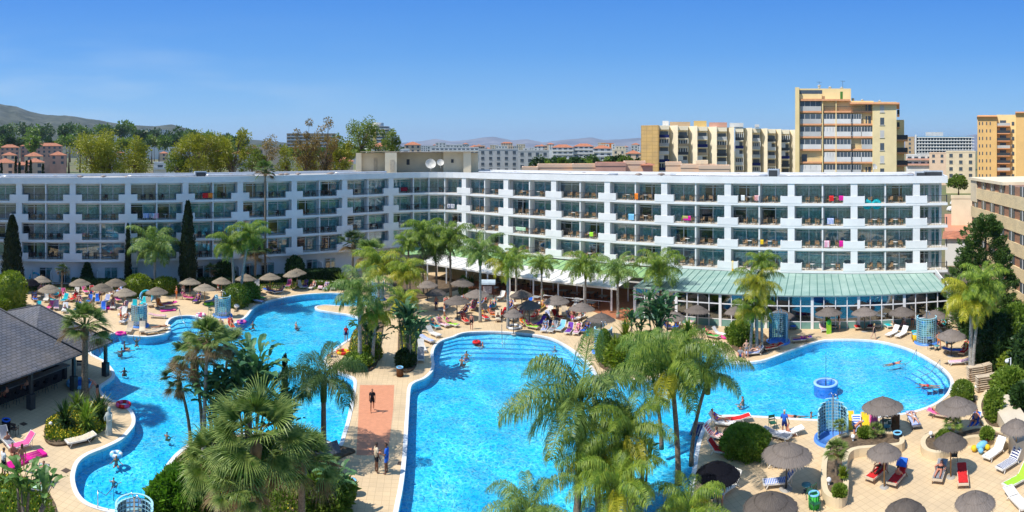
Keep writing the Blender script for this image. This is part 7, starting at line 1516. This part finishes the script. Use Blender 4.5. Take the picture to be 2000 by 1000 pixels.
for x_ in (1561.5,1606.5,1633,1705): yb(x_-1,x_+1,197,450,DY-.3,DY+.89,'divider_wall',YW)
cols = [(1561,1604),(1609,1632),(1634,1662),(1663,1682),(1683,1705)]
rg = random.Random(77)
for k in range(7):
    y = 220+24.8*k
    if y > 352: break
    for ci,(a,b) in enumerate(cols):
        D = DY-(.6 if ci == 2 else 0); yb(a-.5,b+.5,y-3.4+0,y,D,DY+.89,'balcony',ORB)
        st_c = rg.choice(['open','white','glass','blind','white']) if not (k == 0 and ci > 0) else 'open'
        if st_c == 'open':
            yb(a+5,a+5+(b-a)*.25,y-18,y-3.6,DY+.8,DY+.88,'window',WINM); yb(a+(b-a)*.58,a+(b-a)*.82,y-18,y-3.6,DY+.8,DY+.88,'shutter',WALLS['white'] if ci % 2 else WINM)
            q = MB(); n = max(5,int((b-a)*.6))
            for j in range(n+1): xx = a+(b-a)*j/n; prism([AT(xx-.12,D),AT(xx+.12,D),AT(xx+.12,D+.05),AT(xx-.12,D+.05)], ZP(y-3.4,D), ZP(y-11.8,D), q=q)
            prism([AT(a,D),AT(b,D),AT(b,D+.08),AT(a,D+.08)], ZP(y-11.8,D), ZP(y-12.4,D), q=q); yp('railing', q, DARKM)
        else:
            yb(a,b,y-12.5,y-3.42,D,D+.1,'balustrade',WALLS['white'] if st_c != 'glass' else WALLS['grey'])
            yb(a+.5,b-.5,y-22,y-12.6,D+.15,D+.2,'glazing',WALLS['white'] if st_c == 'blind' else WINM)
            q = MB(); n = 4
            for j in range(n+1): xx = a+(b-a)*j/n; prism([AT(xx-.35,D),AT(xx+.35,D),AT(xx+.35,D+.12),AT(xx-.35,D+.12)], ZP(y-12.52,D), ZP(y-22,D), q=q)
            yp('glazing_frame', q, WALLS['white'])
    yb(1719,1727,y-15,y-1,DY-.34,DY-.31,'window',WINM if k % 2 else WALLS['grey'])
    yb(1718,1728,y-1,y+.2,DY-.45,DY-.31,'sill',SHUT)
    D = 152; yb(1752,1773 if k > 1 else 1757,y+3,y+6,D,158,'balcony',ORB); yb(1752,1773 if k > 1 else 1757,y-6,y+2.9,D,D+.1,'balustrade',DARKM)
yb(1751,1766,234,450,154,162,'rear_wall',YW)
for x, y in ((1600,168),(1621,171),(1644,172),(1666,194),(1684,196),(1718,198)): q = MB(); q.lathe([(.3,0),(.3,.5),(.5,.6),(0,.9)], 8, AT(x,141,ZP(y+4.5,141))); yp('chimney', q, WALLS['grey'])
for x, y, l in ((1600,163,'television aerial on the yellow tower, left'),(1646,161,'television aerial on the yellow tower, right')): 
    q = MB(); q.tube([(0,0,0),(0,0,1.6)], .04, 4); q.tube([(-.7,0,1.5),(.7,0,1.5)], .03, 4); q.tube([(-.3,-.3,1.5),(-.3,.3,1.5)], .02, 4); q.tube([(.3,-.3,1.5),(.3,.3,1.5)], .02, 4); o = tag(mk('aerial', q.mesh('aerial', DARKM), None, AT(x,141,ZP(y+10,141))), l, 'aerial')
# white balcony hotel far right, orange tower, town at the right
wh = thing('white_hotel', 'long white balcony-grid hotel in the distance right of the yellow tower', 'hotel', AT(1845,540)); WO = AT(1845,540)
def wp(name, mb, mats): mb.v = [(v[0]-WO.x, v[1]-WO.y, v[2]) for v in mb.v]; return part(name, mb, mats, wh)
BLUW = M('blue_glass', (.10,.24,.36), rough=.2, spec=.6)
wp('wall', prism([AT(1789,545),AT(1899,545),AT(1899,560),AT(1789,560)], 0, ZP(266,545)), BLUW); wp('end_wall', prism([AT(1787,539),AT(1790,539),AT(1790,560),AT(1787,560)], 0, ZP(263,540)), WALLS['white']); wp('roof_house', prism([AT(1808,548),AT(1842,548),AT(1842,556),AT(1808,556)], ZP(266,545), ZP(258,545)), WALLS['grey'])
for k in range(7): y = 267.5+6.2*k; wp('slab', prism([AT(1790,540),AT(1903,540),AT(1903,545),AT(1790,545)], ZP(y+1.6,540), ZP(y,540)), WALLS['white'])
for i in range(19): x = 1795+i*5.7; wp('divider_wall', prism([AT(x-.6,540.3),AT(x+.6,540.3),AT(x+.6,544.9),AT(x-.6,544.9)], 0, ZP(269,540)), WALLS['white'])
house(1768,1786,269,420,'tan','small beige block left of the white balcony-grid hotel',6)
house(1770,1848,304,330,'white','white long low apartment house with red doors under the white hotel',2,balc='pink'); house(1815,1848,300,320,'peach','brown-peach wing right of the white low apartment house',2); house(1848,1905,298,260,'cream','beige apartment house with blue awnings behind the umbrella pine',4)
ot = thing('orange_tower', 'orange-yellow apartment tower at the upper right edge', 'apartment block', AT(1955,226)); OO = AT(1955,226)
def op_(name, mb, mats): mb.v = [(v[0]-OO.x, v[1]-OO.y, v[2]) for v in mb.v]; return part(name, mb, mats, ot)
def ob(x0,x1,y1,y0,D0,D1,name,mm): op_(name, prism([AT(x0,D0),AT(x1,D0),AT(x1,D1),AT(x0,D1)], ZP(y0,D0), ZP(y1,D0)), mm)
OW = M('tower_orange', (.78,.48,.18), var=.06, scale=.3)
ob(1909,1947,225,420,220,240,'wall',OW); ob(1947,1984,224,420,223,240,'wall',YW); ob(1984,2080,219,420,215,240,'wall',OW); ob(1908,1948,226.5,228,219,241,'roof_edge',ORB); ob(1983,2080,218,220.5,214,241,'roof_edge',ORB)
for k in range(8):
    y = 238+14.6*k
    for a in (1912,1918,1926,1933): ob(a,a+2,y,y+6,219.9,219.98,'window',WINM)
    ob(1947,1973,y+7.4,y+9,220.5,223,'balcony',ORB); ob(1947,1973,y+2,y+7.3,220.5,220.6,'balustrade',DARKM if k%3 else WALLS['grey']); ob(1953,1965,y-3,y+6.5,222.9,222.98,'window',WINM); ob(1976,1981,y,y+7,222.9,222.98,'window',WINM)
# tan brick building at the right edge
br = thing('brick_building', 'long tan and brown brick apartment building at the right edge', 'apartment block', V((65.9,68.4,0))); BR0 = V((65.9,68.4,0)); BR1 = V((50.5,38,0)); bd_ = (BR1-BR0).normalized(); bnn = V((-bd_.y, bd_.x, 0))
if bnn.dot(V((1,0,0))) < 0: bnn = -bnn
BRL = (BR1-BR0).length; TB = brickmat('tan_brick', (.84,.66,.38), (.70,.55,.33), .3, .1, .012, axis='wall', rot=-atan2(bd_.y,bd_.x), var=.12); DB = brickmat('brown_brick', (.38,.19,.11), (.30,.17,.11), .3, .1, .012, axis='wall', rot=-atan2(bd_.y,bd_.x), var=.15)
def bb(s0,s1,o0,o1,z0,z1,name,mm): p = [bd_*s0+bnn*o0, bd_*s1+bnn*o0, bd_*s1+bnn*o1, bd_*s0+bnn*o1]; part(name, prism(p, z0, z1), mm, br)
bb(0,BRL,.12,16,-1,14.2,'wall',DB); bb(-.6,BRL*.45,-.3,16.3,14.2,14.6,'roof_edge',BEIGE); 
for k in range(5): bb(-.1,BRL,-.05,.12,.3+3.0*k-.9,.3+3.0*k+.75,'spandrel',TB)
for k in range(5):
    for i in range(9): s = 1.2+i*3.9; bb(s,s+1.9,.02,.12,1.1+3.0*k,2.35+3.0*k,'window',WINM); bb(s+.9,s+1.0,-.02,.02,1.1+3.0*k,2.35+3.0*k,'window_bar',WHITE2)
bb(0,3.0,-.1,.12,10.9,14.19,'corner_panel',WALLS['cream'])
# street scene between the hotel and the brick building
q = MB(); q.poly([[G(1860,424),G(1915,426),G(1915,440),G(1860,438)]], .06); struct('distant_pool_water', q, M('distant_water', (.02,.22,.55), rough=.1)); q = MB(); q.poly([[G(1845,418),G(1925,418),G(1930,458),G(1845,456)]], .03); struct('distant_terrace', q, TERRA)
q = MB(); q.poly([[G(1845,456),G(1930,458),G(1940,466),G(1845,464)]], .03); struct('distant_lawn', q, M('lawn', (.06,.13,.02), var=.3)); house(1846,1885,466,98,'white','low white building with a red roof between hotel and conifer',0,'hip',depth=8)
house(1858,1905,388,150,'cream','pale garden wall beyond the neighbouring pool',0,depth=2,nm='garden_wall',cat='wall')
blobtree(1872,230,1873,342,366,42,'umbrella pine with a dense rounded crown right of the hotel end',81,LBU,18,260,.6,nm='pine_tree',dens=.4)
for i,(x,y,c,l) in enumerate([(1868,400,'white','white van parked beyond the hotel end'),(1862,412,'white','white car parked beyond the neighbouring pool'),(1885,405,'grey','grey car parked by the pale garden wall'),(1893,398,'navy','dark car parked under the umbrella pine')]):
    t_ = thing('parked_car', l, 'van' if i == 0 else 'car', G(x,y), .6+i); q = MB(); q.hexa([(-.85,-2.1,.35),(.85,-2.1,.35),(.85,2.1,.35),(-.85,2.1,.35),(-.85,-2.1,.85),(.85,-2.1,.85),(.85,2.1,.95),(-.85,2.1,.95)]); hh_ = 2.0 if i == 0 else 1.45; q.hexa([(-.82,-1.4,.86),(.82,-1.4,.86),(.82,1.9,.94),(-.82,1.9,.94),(-.68,-.7,hh_),(.68,-.7,hh_),(.68,1.5,hh_),(-.68,1.5,hh_)]); part('body', q, fab(c), t_)
    for sx in (-.8,.8):
        for sy in (-1.3,1.3): q = MB(); q.lathe([(0,-.1),(.32,-.1),(.32,.1),(0,.1)], 12, M=Matrix.Translation((sx,sy,.32)) @ Matrix.Rotation(pi/2,4,'Y')); part('wheel', q, fab('black'), t_)
    q = MB(); q.box(-.72,.72,-1.15,-1.05,1.0,hh_-.15); part('windscreen', q, WINM, t_)
# treetops: pines on the hill, green belt
rg = random.Random(91)
for i in range(34):
    x = -20+ i*14.5+rg.uniform(-5,5); D = rg.uniform(620,900); yt = 240+rg.uniform(-1,10)+(10 if x > 260 else 0)+(12 if x > 420 else 0)
    if x < 480 and i%5 != 4: blobtree(x,D,x,yt,yt+24,rg.uniform(26,44),f'dark pine on the wooded slope, {ORD[i%17]} from the {"left edge" if i<17 else "hillside hotel side"}{", upper belt" if i%2 else ", lower belt"}',200+i,LCO if i%3 else LBU,9,70,3.0,zbase=0,nm='pine_tree',dens=.5)
for i in range(40):
    x = -15+i*21+rg.uniform(-6,6); D = rg.uniform(360,520); yt = 262+rg.uniform(0,10) if x < 480 else 286+rg.uniform(0,5)
    blobtree(x,D,x,yt,yt+24 if x < 480 else yt+18,rg.uniform(26,46),f'{"leafy" if i%2 else "rounded"} green tree of the belt before the hill, {ORD[i%20]} from the {"left edge" if i<20 else "airy brown trees"}',300+i,[LEG,LBU,LBD][i%3],9,70,1.9,dens=.5)
for i in range(17):
    x = 1050+i*13+rg.uniform(-4,4); D = rg.uniform(190,230); blobtree(x,D,x,304+rg.uniform(-3,6),330,rg.uniform(18,30),f'dense green treetop behind the right wing roof, {ORD[i]} from the left',400+i,[LBD,LBU,LCO][i%3],8,110,.8,dens=.5)
for i,(x,y,w) in enumerate([(38,322,8),(31,312,7),(52,320,9),(60,318,7),(84,327,8),(3,325,6)]): 
    t = cypress.__name__; p = AT(x,215); H_ = ZP(y-6,215); R = w/2*215/F; q = MB(); rg2 = random.Random(i); 
    for j in range(260): u = rg2.random(); a = rg2.random()*6.28; r = R*(1-u)**.6*rg2.uniform(.4,1); diam(q, V((r*cos(a),r*sin(a),.5+u*(H_-1))), V((cos(a)*.3,sin(a)*.3,1)).normalized(), 1.0, .3, rg2)
    tt_ = thing('cypress_tree', f'small dark cypress among the peach houses, {ORD[i]} counted outward from the pair in the middle', 'cypress', p); part('crown', q, LCY, tt_); q = MB(); q.tube([(0,0,0),(0,0,H_*.8)], .15, 5); part('trunk', q, WOOD, tt_)
cr = thing('tower_crane', 'small orange tower crane on the skyline among the white flats', 'crane', AT(1192,520)); q = MB(); q.box(-.8,.8,-.8,.8,0,ZP(280,520)); part('mast', q, fab('orange'), cr); q = MB(); q.box(-8,3,-.5,.5,ZP(281,520),ZP(279.5,520)); part('jib', q, fab('orange'), cr)
# duplicate-label check
seen = {}
for o in SC.objects:
    if o.parent is None and 'label' in o: seen.setdefault(o['label'], []).append(o)
for k, v in seen.items():
    if len(v) > 1 and not v[0].get('group'): print('DUPLABEL', len(v), k)
    if not 4 <= len(k.split()) <= 16: print('LABELLEN', len(k.split()), k)
# air: one closed box of thin haze round the whole scene
hz = MB(); hz.box(-15500,15500,-400,15500,-6,420)
hm, t, o = nt('haze_air'); pv = N(t, 'ShaderNodeVolumePrincipled'); pv.inputs['Color'].default_value = (.62,.78,1,1); pv.inputs['Density'].default_value = .00006; pv.inputs['Anisotropy'].default_value = .2; L(t, pv.outputs[0], o.inputs['Volume'])
struct('haze', hz, hm, 'stuff')
